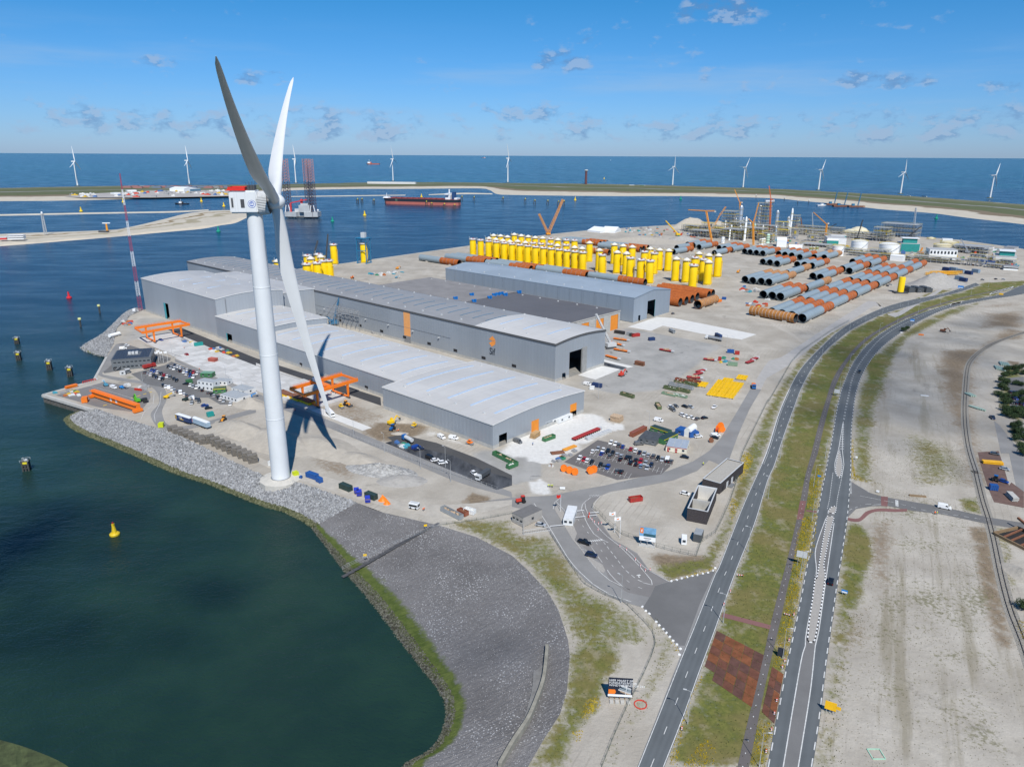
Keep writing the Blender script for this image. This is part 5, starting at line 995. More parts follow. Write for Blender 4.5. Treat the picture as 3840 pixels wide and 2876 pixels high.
def frame(s, w, d, h, lv, nx, ny, label, rz=A1, deck=SCY, col=SCAF, fillr=.35, cat='process structure', name='process_structure'):
 o = thing(name, label, cat, px(s), rz); me = MB().box(0, 0, 0, .45, .45, h).mesh('column', col)
 for i in range(nx + 1):
  for j in range(ny + 1): link('column', me, o, (w * (i / nx - .5), d * (j / ny - .5), 0))
 for k in range(1, lv + 1):
  z = h * k / lv; q = MB().box(0, 0, z - .25, w + 1, d + 1, .25).obj('deck', deck if k % 3 == 0 else col, o); rl = MB()
  for (x, y, sx, sy) in ((0, -d / 2 - .5, w + 1, .1), (0, d / 2 + .5, w + 1, .1), (-w / 2 - .5, 0, .1, d + 1), (w / 2 + .5, 0, .1, d + 1)): rl.box(x, y, z + 1.0, sx, sy, .14); rl.box(x, y, z + .5, sx, sy, .1)
  stuff(rl.obj('guard_rail', SCY, q)); rg = random.Random(int(w * 7 + k))
  for _ in range(max(2, int(w * d * fillr / 60))):
   x, y = rg.uniform(-.42, .42) * w, rg.uniform(-.42, .42) * d; e = rg.random(); hh = h / lv
   if e < .4: MB().cyl((x, y, z - hh + .05), (x, y, z - hh * .25), rg.uniform(.5, 1.3), n=8).obj('vessel', rg.choice([PIPE, TANKW, PIPE, MINT]), o)
   elif e < .75: MB().cyl((x - rg.uniform(2, 5), y, z - hh * .5), (x + rg.uniform(2, 5), y, z - hh * .5), rg.uniform(.3, .7), n=8).obj('pipe', rg.choice([PIPE, RUSTST, TANKW]), o)
   else: MB().box(x, y, z - hh + .05, rg.uniform(1.5, 4), rg.uniform(1.5, 3), hh * .6).obj('equipment', rg.choice([GBLD, SCY, RUSTST, PIPE]), o)
 br = MB()
 for k in range(lv):
  for i in range(nx):
   z0, z1 = h * k / lv, h * (k + 1) / lv; x0, x1 = w * (i / nx - .5), w * ((i + 1) / nx - .5)
   br.beam((x0, -d / 2, z0), (x1, -d / 2, z1), .2); br.beam((x0, d / 2, z1), (x1, d / 2, z0), .2)
 stuff(br.obj('bracing', col, o)); return o
frame("S600,650", 26, 20, 40, 7, 4, 3, 'scaffolded process tower with yellow decks left of the silver column'); frame("S1035,575", 26, 20, 48, 7, 4, 3, 'tallest scaffolded tower carrying a horizontal drum')
frame("S1440,620", 16, 14, 28, 5, 3, 2, 'scaffolded square tower behind the flare stack'); frame("S1290,620", 26, 14, 15, 3, 4, 2, 'low scaffolded frame between the silver columns')
dm = px("S1035,575"); t = thing('process_drum', 'horizontal silver drum on top of the tallest scaffolded tower', 'drum', (dm.x + 8, dm.y - 4, 48.1), 0.1); MB().cyl((-10, 0, 3.4), (10, 0, 3.4), 3.2, n=18).obj('shell', PIPE, t, smooth=True); MB().box(-6, 0, 0, 1.5, 4, 1).obj('saddle', SCAF, t); MB().box(6, 0, 0, 1.5, 4, 1).obj('saddle', SCAF, t)
for i, (s, w, d, h, lv, nx, ny, lab) in enumerate((("S180,650", 60, 16, 12, 3, 10, 2, 'long open pipe rack in front of the sand heaps'), ("S300,720", 60, 22, 12, 2, 10, 3, 'galvanised column grid beside the tower crane foot'), ("S420,725", 22, 14, 14, 4, 3, 2, 'four deck grey steel structure beside the white tank'), ("S660,745", 42, 26, 18, 4, 7, 3, 'dense scaffold block with yellow walkways left of the slim column'), ("S900,740", 46, 26, 20, 4, 7, 3, 'dense scaffold block behind the pale vessels'), ("S1080,660", 50, 20, 14, 3, 8, 2, 'scaffold block behind the mint green vessel'), ("S760,680", 44, 20, 22, 4, 6, 2, 'scaffold block at the foot of the tall silver column'),
       ("S1560,690", 90, 14, 11, 3, 14, 2, 'long pipe rack with dark pipes behind the white shed'), ("S1780,660", 90, 12, 11, 3, 14, 2, 'long pipe rack running to the domed tanks'), ("U480,350", 80, 14, 12, 3, 12, 2, 'pipe rack in front of the cream domed tank'), ("U610,370", 24, 20, 24, 4, 4, 2, 'yellow decked process frame beside the mint tower'), ("U330,505", 90, 10, 6, 2, 12, 2, 'low pipe rack in front of the left white tank'), ("U560,555", 80, 10, 6, 2, 12, 2, 'low pipe rack in front of the large white tank'), ("U980,590", 90, 10, 6, 2, 12, 2, 'low pipe rack in front of the white switch building'), ("U1250,610", 60, 14, 8, 2, 8, 2, 'low pipe deck below the white switch building'), ("U1620,500", 50, 34, 11, 2, 9, 5, 'grey steel frame building shell beside the cream tanks'), ("S1750,840", 50, 24, 4, 1, 8, 3, 'low deck with yellow rails in front of the teal clad building'))):
 frame(s, w, d, h, lv, nx, ny, lab, fillr=.22 if w > 55 else .4, deck=SCY if i in (3, 4, 10, 16) else SCAF)
frame("U820,320", 62, 34, 24, 3, 12, 5, 'large bare grey steel structure standing by the water', deck=SCAF, fillr=.05)
def tank(sl, sr, stop, label, dome, m, rails=True):
 a, b = px(sl), px(sr); c = (a + b) / 2; r = (b - a).length / 2; c = c + Vector((c.x, c.y, 0)).normalized() * r * .6; H = ztop(c - Vector((c.x, c.y, 0)).normalized() * r, stop[0], *[float(q) for q in stop[1:].split(',')]); t = thing('storage_tank', label, 'tank', (c.x, c.y, 0))
 MB().lathe([(r, 0), (r, H)], 40).obj('shell', m, t, smooth=True); MB().lathe([(r + .1, H), (r * .7, H + dome * .62), (r * .3, H + dome * .94), (.1, H + dome)], 40).obj('roof', m if m is TANKW else TANKC, t, smooth=True)
 for k in (.33, .66): MB().lathe([(r, H * k), (r + .25, H * k), (r + .25, H * k + .3), (r, H * k + .3)], 40).obj('wind_girder', m, t)
 if rails:
  rl = MB()
  for i in range(36): a0, a1 = 2 * math.pi * i / 36, 2 * math.pi * (i + 1) / 36; p, q = Vector((r * math.cos(a0), r * math.sin(a0), H)), Vector((r * math.cos(a1), r * math.sin(a1), H)); rl.beam(p, p + Vector((0, 0, 1.6)), .2); rl.beam(p + Vector((0, 0, 1.6)), q + Vector((0, 0, 1.6)), .22); rl.beam(p + Vector((0, 0, .8)), q + Vector((0, 0, .8)), .18)
  stuff(rl.obj('railing', SCY, t))
 st = MB(); n = 22
 for i in range(n): a0 = -2.2 + i * .07; st.box((r + .5) * math.cos(a0), (r + .5) * math.sin(a0), H * i / n, 1.0, r * .08, .3, a0)
 stuff(st.obj('stair', SCAF, t)); return t
tank("U262,478", "U452,490", "U350,378", 'white storage tank behind the small open stair tank', 1.6, TANKW); tank("U572,505", "U810,520", "U690,415", 'largest white storage tank with yellow rim railing', 2.2, TANKW); tank("U50,535", "U185,540", "U118,432", 'small white tank with spiral stair beside the monopiles', .8, TANKW); tank("S495,800", "S540,803", "S517,728", 'small white tank beside the four deck structure', .8, TANKW, False)
tank("U245,285", "U470,292", "U360,270", 'cream domed tank behind the teal clad building', 9, TANKC); tank("U180,282", "U340,292", "U260,277", 'second cream domed tank left of the first', 6, TANKC); tank("U1190,470", "U1410,478", "U1300,425", 'cream tank with yellow railing behind the white switch building', 2.5, TANKC); tank("U1260,455", "U1465,462", "U1370,395", 'rear cream tank behind the switch building', 2.5, TANKC); tank("U1125,350", "U1215,352", "U1170,348", 'low cream dome near the water', 3, TANKC)
def bld(sa, sb, stop, depth, label, wm, rm, name='building', cat='building', win=None, roof_h=.6, gab=0.0, extra=None):
 a, rz, L = front(sa, sb); H = ztop(a, stop[0], *[float(q) for q in stop[1:].split(',')]); t = thing(name, label, cat, a, rz)
 mb = MB(); mb.box(L / 2, depth / 2, 0, L, depth, H); mb.obj('walls', wm, t)
 if gab: MB().add([(-.3, -.3, H + .02), (L + .3, -.3, H + .02), (L + .3, depth + .3, H + .02), (-.3, depth + .3, H + .02), (-.3, depth / 2, H + gab), (L + .3, depth / 2, H + gab)], [(0, 1, 5, 4), (2, 3, 4, 5), (1, 2, 5), (3, 0, 4), (3, 2, 1, 0)]).obj('roof', rm, t)
 else: MB().box(L / 2, depth / 2, H + .01, L + .5, depth + .5, roof_h).obj('roof', rm, t)
 if win:
  nx, nz, ww, wh, z0, dz = win; me = MB().box(0, 0, 0, ww, .12, wh).mesh('window', GLASS)
  for k in range(nz):
   for i in range(nx): link('window', me, t, (L * (i + .5) / nx, -.05, z0 + dz * k))
 return t, L, H
bld("U0,405", "U215,412", "U0,335", 34, 'white building with teal netting left of the white tanks', WBLD, ROOF_P); t, L, H = bld("U820,495", "U1035,503", "U830,400", 30, 'white building with teal netted front right of the largest tank', WBLD, ROOF_P); slab(t, 'teal_netting', TEAL, .5, L - .5, -.6, -.2, 1, H); slab(t, 'upper_storey', TEAL, L * .12, L * .85, 4, 14, H + .7, H + 8); slab(t, 'upper_roof', WHITE, L * .05, L * .95, 2, 20, H + 8, H + 8.7)
t, L, H = bld("U0,408", "U130,412", "U0,365", 6, 'low teal netted annex in front of the white building', TEAL, WHITE); bld("U45,345", "U215,350", "U45,310", 8, 'teal netted upper storey behind the annex', TEAL, WHITE)
t, L, H = bld("U1140,580", "U1450,592", "U1140,465", 24, 'long white switch building with few windows', TANKW, ROOF_P, win=(8, 1, 2.5, 4, 9, 5)); bld("U705,590", "U850,603", "U705,535", 12, 'small white shed below the largest tank', TANKW, WBLD, gab=2.0)
t, L, H = bld("U1860,605", "U2120,622", "U1860,540", 40, 'grey white building with teal roof storey at the right', WBLD, ROOF_P); slab(t, 'upper_storey', TEAL, L * .25, L * .9, 8, 28, H + .7, H + 7); slab(t, 'upper_roof', WHITE, L * .22, L * .93, 6, 30, H + 7, H + 7.8); [slab(t, 'opening', DARKIN, L * x, L * (x + .1), -.12, -.02, 1, 4) for x in (.15, .65)]
bld("U1980,695", "U2140,705", "U1980,655", 16, 'low white gatehouse in front of the teal topped building', TANKW, ROOF_G, win=(4, 1, 5, 1.6, 2.2, 3)); bld("U1560,440", "U1735,462", "U1560,425", 30, 'flat grey white shed by the water', WBLD, ROOF_P); bld("U1980,465", "U2100,475", "U1980,440", 24, 'grey flat shed behind the teal topped building', GBLD, ROOF_G); bld("U1750,490", "U1900,498", "U1750,470", 16, 'low white shed between the sheds by the water', WBLD, WBLD)
bld("U1297,378", "U1410,383", "U1297,350", 12, 'white control room on the quay behind the cream tanks', TANKW, WHITE); bld("S1215,850", "S1340,855", "S1220,770", 30, 'white gabled shed in front of the long pipe rack', TANKW, WHITE, gab=4.5); bld("S1378,880", "S1545,885", "S1380,850", 14, 'small white gabled shed beside the larger one', TANKW, WHITE, gab=3)
bld("C650,850", "C760,862", "C650,838", 40, 'large white storage tent by the quay', TANKW, WHITE, 'storage_tent', 'tent', gab=7); bld("C775,856", "C890,862", "C780,840", 36, 'second white storage tent right of the first', TANKW, WHITE, 'storage_tent', 'tent', gab=7)
# cranes
def lcrane(s, tips, label, m, w=2.2, name='crawler_crane', mast=None, thin=False):
 b = px(s); t = thing(name, label, 'crane', b); prev = Vector((0, 0, 3.0)); r = .32 if thin else .5
 MB().box(0, 0, 1.2, 8, 5, 3.0, .4).obj('upper_body', m, t); [MB().box(0, y, 0, 9, 1.4, 1.4, .4).obj('track', DGREY, t) for y in (-3, 3)]
 for q in tips:
  p = atd(b, q) - b; L = (p - prev).length; MB().lattice(prev, p, w, w * .7, max(5, int(L / 5)), r).obj('boom', m, t); prev = p
 if mast:
  q = atd(b, mast) - b; MB().lattice((0, 0, 3), q, w * .8, w * .6, 8, r).obj('mast', m, t); MB().beam(q, prev, .25).obj('pendant', DGREY, t)
 MB().beam(prev, (prev.x, prev.y, max(4, prev.z * .35)), .15).obj('hoist_rope', DGREY, t); return t
CO = mat('crane_amber', (.72, .30, .03), .45)
lcrane("C312,880", ["C440,570"], 'big orange crawler crane with raised mast behind the yellow block', CO, 4.0, mast="C232,695")
def tcrane(s, top, jib, cj, label, m):
 b = px(s); t = thing('tower_crane', label, 'crane', b); q = atd(b, top) - b; j = atd(b, jib) - b; c = atd(b, cj) - b; MB().box(0, 0, 0, 5, 5, 1).obj('ballast_base', CONC, t); MB().lattice((0, 0, 1), q, 2.2, 2.0, 14, .5).obj('tower', m, t); MB().lattice(q, j, 1.6, 1.0, 12, .4, 3).obj('jib', m, t); MB().lattice(q, c, 1.6, 1.4, 4, .4, 3).obj('counter_jib', m, t); MB().box(c.x, c.y, c.z - 2.4, 3, 2, 2.4).obj('counterweight', CONC, t); return t
tcrane("S375,770", "S305,385", "S70,372", "S420,385", 'amber tower crane with long level jib in front of the sand heaps', CO); tcrane("S915,835", "S912,545", "S985,280", "S850,485", 'amber tower crane with steep jib beside the scaffolded tower', CO); tcrane("S1125,640", "S1140,235", "S1118,60", "S1178,240", 'red tower crane with upright jib behind the refinery', mat('crane_red', (.55, .12, .03), .5)); tcrane("S745,600", "S742,285", "S672,110", "S768,270", 'orange tower crane with steep jib behind the tall silver column', CO); tcrane("S1845,735", "S1866,560", "S1692,402", "S1885,540", 'amber tower crane with raised jib right of the flare stack', CO)
lcrane("S390,630", ["S480,440", "S560,330"], 'amber crawler crane with cranked boom beside the level jib crane', CO, 2.6, thin=True); lcrane("C1430,885", ["C1325,755"], 'yellow telescopic crane leaning left over the quay stores', YEL, 1.6, 'mobile_crane'); lcrane("U968,330", ["U1000,0"], 'very tall grey lattice crane at the bare steel structure', PIPE, 2.6); lcrane("U335,370", ["U405,135"], 'dark telescopic crane beside the left white tank', DGREY, 1.3, 'mobile_crane'); lcrane("U905,345", ["U1062,205"], 'dark telescopic crane reaching over the bare steel structure', DGREY, 1.3, 'mobile_crane'); lcrane("U1050,515", ["U1075,445"], 'orange crawler crane beside the teal netted front', CO, 1.8); lcrane("U1582,510", ["U1505,350"], 'slim grey crane at the steel frame shell', PIPE, 1.0, 'mobile_crane'); lcrane("S1540,605", ["S1532,475"], 'red brown upright crane behind the pipe rack', RUSTST, 1.2, 'mobile_crane'); lcrane("S1682,620", ["S1678,410"], 'grey upright crane left of the raised jib crane', PIPE, 1.2, 'mobile_crane'); lcrane("S1890,620", ["S1992,552"], 'dark low boom crane behind the pipe rack', DGREY, 1.0, 'mobile_crane'); lcrane("B470,1195", ["B532,925"], 'dark telescopic crane among the quay cluster of yellow pieces', DGREY, 1.3, 'mobile_crane'); lcrane("B600,1180", ["B620,870"], 'black upright telescopic crane beside the tall lone yellow piece', DGREY, 1.3, 'mobile_crane')
lcrane("G850,470", ["G725,178"], 'white boomed mobile crane with blue carrier in front of the orange doors', LGREY, 1.3, 'mobile_crane'); lcrane("Q1730,735", ["Q1780,495"], 'blue crawler crane lifting beside the white steel frame', mat('crane_blue', (.05, .16, .28), .5), 1.2, mast="Q1668,660", thin=True)
# clutter of the far quay and refinery yard: crates, skids, parked machines, each its own
CL = [mat('clutter_%d' % i, c, .6) for i, c in enumerate(((.55, .07, .04), (.62, .62, .60), (.07, .16, .36), (.05, .25, .15), (.60, .40, .04), (.30, .30, .30), (.45, .15, .05), (.06, .30, .38)))]
CN = ('red', 'white', 'blue', 'green', 'yellow', 'grey', 'rust', 'teal')
def clutter(region, n, where, grp, smin=2.0, smax=7.0, hmax=3.0, z=0.0):
 poly = g(region); P2 = np.array([(p.x, p.y) for p in poly]); lo, hi = P2.min(0), P2.max(0); k = 0; tries = 0
 while k < n and tries < n * 40:
  tries += 1; q = RNG.uniform(lo, hi)
  if not inside(q[None], poly)[0]: continue
  i = int(RNG.choice([0, 1, 1, 1, 2, 3, 4, 5, 5, 5, 6, 7])); sx, sy, h = RNG.uniform(smin, smax), RNG.uniform(1.8, 3.0), RNG.uniform(1.0, hmax); rz = A1 + RNG.choice([0, math.pi / 2]) + RNG.normal(0, .1)
  mb = MB(); mb.box(0, 0, .15, sx, sy, h * .62); mb.box(sx * RNG.uniform(-.25, .25), 0, .15 + h * .62, sx * RNG.uniform(.3, .6), sy * .9, h * .38); mb.box(sx * .4, 0, 0, .5, sy, .15); mb.box(-sx * .4, 0, 0, .5, sy, .15)
  tag(mb.obj('equipment_skid', CL[i], None, (q[0], q[1], z), rz), '%s equipment skid %s' % (CN[i], where), 'equipment', grp); k += 1
clutter("C920,820 1250,805 1600,890 1280,900 950,870", 55, 'in the crowded stores by the white tents', 'stores by the tents'); clutter("S1000,830 1300,700 1900,740 1850,800 1600,860 1250,840", 30, 'on the refinery ground near the white sheds', 'refinery yard equipment'); clutter("U200,420 1100,520 1700,620 1800,560 1700,500 1100,560 300,520", 45, 'between the refinery tanks', 'equipment between tanks', hmax=4); clutter("U1500,420 1900,480 2150,640 1850,640 1500,520", 40, 'on the quayside of the refinery', 'quayside equipment', 3, 10, 4.5); clutter("S560,620 1500,600 1900,680 1500,720 600,720", 60, 'packed among the refinery scaffolds', 'equipment among scaffolds', 3, 10, 6); clutter("U1500,640 2150,700 2150,620 1900,640 1700,560", 26, 'on the refinery entrance yard', 'entrance yard equipment', 2, 5); clutter("S0,660 560,690 540,760 100,740", 22, 'below the long open pipe rack', 'equipment below pipe rack')
rg = random.Random(4)
for i in range(16):
 x = rg.uniform(540, 1480); y = rg.uniform(600, 780); column('S%f,%f' % (x, y), 'S%f,%f' % (x + 4, y - rg.uniform(60, 190)), rg.uniform(.8, 1.8), 'slim pale column crowded among the scaffold blocks', rg.choice([PIPE, TANKW, PIPE, MINT]))['group'] = 'slim columns among the scaffolds'
for i in range(16):
 x = rg.uniform(100, 1880); y = 640 + rg.uniform(0, 60) if x < 1000 else 700 + rg.uniform(0, 90); t = frame('S%f,%f' % (x, y), rg.uniform(12, 26), rg.uniform(8, 14), rg.uniform(8, 20), rg.choice([2, 3, 4]), 3, 2, 'small steel process frame among the refinery units', fillr=.6); t['group'] = 'small process frames'
for i in range(10):
 x = rg.uniform(300, 2100); y = 470 + x * .08 + rg.uniform(-40, 60); t = frame('U%f,%f' % (x, y), rg.uniform(14, 30), rg.uniform(8, 14), rg.uniform(5, 11), 2, 4, 2, 'low steel pipe frame between the storage tanks', fillr=.6); t['group'] = 'low pipe frames'
# FAR THINGS
def far_turbine(sb, sh, ax, ph, rk, label):
 b = px(sb, 0.0); H = ztop(b, sh[0], *[float(q) for q in sh[1:].split(',')]); t = thing('wind_turbine', label, 'wind turbine', (b.x, b.y, -.6), 0, 'far turbines on the dunes')
 A = Vector((math.cos(ax), math.sin(ax), .05)).normalized(); U = A.cross(Vector((0, 0, 1))).normalized(); V = U.cross(A); hub = Vector((0, 0, H)) + A * 5.5
 MB().lathe([(3.2, 0), (2.9, H * .3), (2.0, H - 1.8)], 16).obj('tower', TW, t, smooth=True); MB().beam(Vector((0, 0, H)) - A * 9, Vector((0, 0, H)) + A * 3.5, 4.2, 4.4).obj('nacelle', TW, t); MB().cyl(hub - A * 2, hub + A * 2.6, 2.4, 1.0, n=12).obj('hub', TW, t)
 MB().lathe([(12, 0), (9, 2.2), (3.2, 2.4)], 10).obj('mound', mat('mound_grass', (.06, .075, .04), .95), t)
 pr = [(0, 2.6, 2.6), (.2, 4.2, 1.6), (.5, 3.0, 1.0), (.85, 1.7, .5), (1, .4, .2)]; pr = [(a, b_ * 1.1, c_ * 1.1) for a, b_, c_ in pr]
 for i in range(3): MB().loft(blade(H * rk, ph + i * 2 * math.pi / 3, hub, A, U, V, pr, -3.0, 10, 8)).obj('blade', TW, t, smooth=True)
FT = 'white wind turbine on the dunes %s'
for a in (("A670,455", "A640,242", R(8), R(96), .62, FT % 'at the left end of the row'), ("A1635,441", "A1612,234", R(8), R(98), .62, FT % 'behind the far container yard'), ("B345,430", "B333,222", R(12), R(88), .60, FT % 'between the two lattice rig legs'), ("B1183,413", "B1178,222", R(-12), R(80), .60, FT % 'on the pale concrete bank'), ("B2173,425", "B2168,215", R(-14), R(78), .60, FT % 'behind the stern of the bulk carrier'), ("C1385,450", "C1390,287", R(-50), R(98), .60, FT % 'right of the brown radar tower'), ("C1993,470", "C2003,295", R(-52), R(126), .60, FT % 'behind the tall silver column'), ("D435,492", "D455,314", R(-54), R(122), .60, FT % 'behind the flare stack'), ("D1143,523", "D1168,335", R(-54), R(98), .60, FT % 'with two lorries passing at its foot'), ("D1915,560", "D1948,362", R(-56), R(122), .62, FT % 'at the right end of the row')): far_turbine(*a)
# lattice mast, red and white
b = px("E1215,150"); H = ztop(b, 'A', 1053, 350); t = thing('lattice_mast', 'slender red and white lattice mast at the corner of the tall hall block', 'mast', b); MR = mat('mast_red', (.36, .05, .10), .55); n = 9
for k in range(n):
 z0, z1 = H * k / n, H * (k + 1) / n; w = lambda z: 2.4 * (1 - z / H) + .5
 MB().lattice((0, 0, z0 + .3), (0, 0, z1 + .3), w(z0), w(z1), 6 if k < 6 else 5, .15).obj('mast_section', MR if k % 2 == 0 else WHITE, t)
for k in range(3): a = k * 2.1; MB().box(2.4 * math.cos(a), 2.4 * math.sin(a), 0, 1.6, 1.6, .5).obj('footing', CONC, t)
MB().box(-5, -2, 0, 2.6, 2.2, 2.4).obj('equipment_hut', WHITE, t)
# bulk carrier
HB = mat('hull_black', (.022, .026, .035), .5); HR = mat('hull_red', (.42, .13, .10), .55, var=.12, scale=.05); DR = mat('deck_red', (.24, .055, .05), .6, var=.15)
a, b = px("B1112,605", WL), px("B1757,622", WL); d = b - a; L = d.length; t = thing('bulk_carrier', 'long bulk carrier with red deck and white bridge moored in the basin', 'ship', a, math.atan2(d.y, d.x)); bw = 22
def hull(z0, z1, name, m, k0=1.0, k1=1.0, bow=0.0):
 def ring(z, k, sh): return [(-sh * .0 + L * .0 - sh, 0, z), (L * .05, -bw * .78 * k, z), (L * .12, -bw * k, z), (L * .88, -bw * k, z), (L * .97, -bw * .8 * k, z), (L, -bw * .45 * k, z), (L, bw * .45 * k, z), (L * .97, bw * .8 * k, z), (L * .88, bw * k, z), (L * .12, bw * k, z), (L * .05, bw * .78 * k, z)]
 return MB().loft([ring(z0, k0, 0), ring(z1, k1, bow)]).obj(name, m, t)
hull(-1.0, 8, 'hull_lower', HR); hull(8.02, 17, 'hull_upper', HB, 1, 1, 4); hull(17.02, 17.3, 'deck', DR, .99, .99, 4)
for i in range(9): MB().box(L * (.14 + i * .077), 0, 17.3, L * .055, 22, 2.6).obj('hatch_cover', DR, t)
MB().box(L * .03, 0, 17.3, L * .07, 22, 3.0, 0, .8, .6).obj('forecastle', WHITE, t); MB().box(L * .03, 0, 20, 1, 1, 12).obj('foremast', WHITE, t)
MB().box(L * .87, 0, 17.3, 15, 32, 14).obj('bridge_house', WHITE, t); MB().box(L * .865, 0, 31.3, 12, 44, 4).obj('bridge_wing', WHITE, t); MB().box(L * .858, 0, 32.2, .4, 40, 1.6).obj('bridge_window', GLASS, t); MB().box(L * .87, 0, 35.3, 3, 3, 12).obj('radar_mast', WHITE, t); MB().box(L * .93, 0, 17.3, 10, 12, 22).obj('funnel', mat('funnel_blue', (.02, .06, .16), .5), t); MB().box(L * .97, 0, 17.3, 10, 26, 5).obj('stern_house', WHITE, t)
MB().box(L * .195, -bw - .05, 9, 1.5, .2, 7).obj('hull_mark', mat('mark_green', (.18, .32, .20), .5), t); MB().box(L * .21, -bw - .05, 9, 1.2, .2, 7).obj('hull_mark', MATS['mark_green'], t)
# jack-up rig
RG = mat('rig_grey', (.40, .42, .43), .6, var=.12, scale=.08); RL = mat('rig_leg_dark', (.09, .07, .09), .6); RLR = mat('rig_leg_red', (.42, .22, .21), .6)
c = px("B405,733", WL); sc = 84 / 325.0; t = thing('jackup_rig', 'grey jack-up rig with tall red topped lattice legs', 'rig', c); H = ztop(c, 'B', 470, 222) - WL
pts = [(-42, -6), (-12, -14), (-8, -4), (4, -4), (8, -16), (40, -14), (42, 14), (-20, 22), (-42, 8)]
MB().prism(pts, 4.0, 15).obj('platform_hull', RG, t); MB().prism([(p[0] * .92, p[1] * .85) for p in pts], 1.2, 3.9).obj('hull_base', DGREY, t)
for (x, y) in ((-34, 2), (16, 6), (28, -6)):
 MB().lattice((x, y, -2), (x, y, H * .62), 12, 12, 12, .9).obj('leg', RL, t); MB().lattice((x, y, H * .62), (x, y, H), 12, 12, 8, .9).obj('leg_top', RLR, t)
 for s in (-6, 6): MB().beam((x + s, y - 6, 15), (x + s * .5, y - 6, 31), 1.6).obj('jack_house', WHITE, t)
MB().box(8, -2, 15, 26, 20, 16).obj('deckhouse', RG, t); MB().box(8, -2, 31, 18, 14, 4).obj('deckhouse_top', RG, t); MB().box(-10, 0, 15, 14, 10, 7).obj('deckhouse', LGREY, t); MB().beam((-26, -4, 36), (14, -4, 44), 2.4).obj('crane_boom', mat('rig_red', (.50, .05, .06), .5), t); MB().box(-26, -4, 15, 4, 4, 20).obj('crane_pedestal', MATS['rig_red'], t); MB().box(0, 0, 31, 5, 5, 14).obj('crane_pedestal', MATS['rig_red'], t)
bm = MB(); bm.lathe([(.1, 0), (2, .8), (2.4, 2.4), (2, 4), (.1, 4.8)], 12, (40, -8)); o = bm.obj('radome', WHITE, t, (0, 0, 17))
# tug, coasters, small craft
def boat(s, L, rz, label, hm, sup, z=WL, cat='boat', grp=None):
 c = px(s, z); t = thing('boat', label, cat, c, rz, grp); w = L * .16
 MB().loft([[(-L / 2, -w, -.5), (L * .3, -w, -.5), (L * .5, 0, -.5), (L * .3, w, -.5), (-L / 2, w, -.5)], [(-L / 2, -w, L * .07), (L * .32, -w * 1.05, L * .08), (L * .54, 0, L * .10), (L * .32, w * 1.05, L * .08), (-L / 2, w, L * .07)]]).obj('hull', hm, t)
 MB().box(sup * L, 0, L * .07, L * .2, w * 1.5, L * .12, 0, .8, .9).obj('wheelhouse', WHITE, t); MB().box(sup * L, 0, L * .19, L * .1, w, L * .04).obj('bridge', GLASS, t); MB().beam((sup * L, 0, L * .2), (sup * L, 0, L * .36), L * .015).obj('mast', WHITE, t); MB().box(sup * L - L * .14 * (1 if sup > 0 else -1), 0, L * .07, L * .06, w * .7, L * .11).obj('funnel', hm, t)
boat("A1568,613", 42, R(172), 'dark hulled tug with white wheelhouse crossing the far channel', HB, .05); boat("B1012,270", 190, R(172), 'red hulled coaster with white bridge out at sea', HR, .32, cat='ship'); boat("B1965,215", 170, R(165), 'distant ship with white bridge near the skyline', HR, -.3, cat='ship'); boat("D462,625", 30, R(5), 'white workboat beside the dredging pontoons', WHITE, .0)
for i, s in enumerate("B895,168 B1350,162 B1610,161 B2080,163 C210,173 C375,168 C612,190 C850,235 C1120,200 D240,235".split()): boat(s, 90 if i < 6 else 45, R(10 + 40 * i), 'tiny pale vessel on the open sea near the skyline', WHITE, .1, grp='vessels on the skyline')
for s, rz, k in (("D640,632", .05, 60), ("D560,617", .02, 45), ("D760,636", .0, 50)):
 c = px(s, WL); t = thing('pontoon', 'rusty dredging pontoon with blue crane at the far beach', 'pontoon', c, rz, 'dredging pontoons'); MB().box(0, 0, -.5, k, 14, 4).obj('deck', RUSTST, t); MB().box(-k * .2, 0, 3.5, 8, 6, 6).obj('cabin', BF, t); MB().lattice((k * .1, 0, 3.5), (k * .2, 0, 42), 2.5, 1.5, 8, .5).obj('boom', BF, t)
# dolphins and piles in the water
DOLB = mat('dolphin_dark', (.06, .06, .055), .85, var=.3); DOLY = mat('dolphin_yellow', (.62, .52, .03), .6, var=.2)
def dolphin(s, stop, label, grp):
 c = px(s, WL); H = max(5, ztop(c, stop[0], *[float(q) for q in stop[1:].split(',')]) - WL); t = thing('mooring_dolphin', label, 'mooring dolphin', c, .3, grp); w = 1.25
 for x in (-w, 0, w):
  for y in (-w, w): MB().cyl((x, y, -2), (x, y, H * .62), .42, n=8).obj('pile', DOLB, t)
 for z in (H * .2, H * .42): MB().box(0, 0, z, w * 2.4, w * 2.4, .5).obj('fender_frame', DOLB, t)
 MB().box(0, 0, H * .62, w * 2.6, w * 2.6, H * .14).obj('cap', DOLB, t); MB().box(.2, -w * 1.36, H * .58, w * 1.5, .2, H * .16).obj('fender_panel', DOLY, t); MB().box(.4, .3, H * .76, 1.2, 1.2, H * .1).obj('bollard', LGREY, t); MB().beam((-.8, .6, H * .76), (-.8, .6, H), .22).obj('light_mast', LGREY, t)
 rl = MB(); [rl.beam((x, y, H * .76), (x, y, H * .9), .12) for x in (-1.8, 1.8) for y in (-1.8, 1.8)]; [rl.beam((-1.8, y, H * .9), (1.8, y, H * .9), .1) for y in (-1.8, 1.8)]; stuff(rl.obj('railing', LGREY, t))
LDN = 'yellow topped mooring dolphin standing in the water %s'
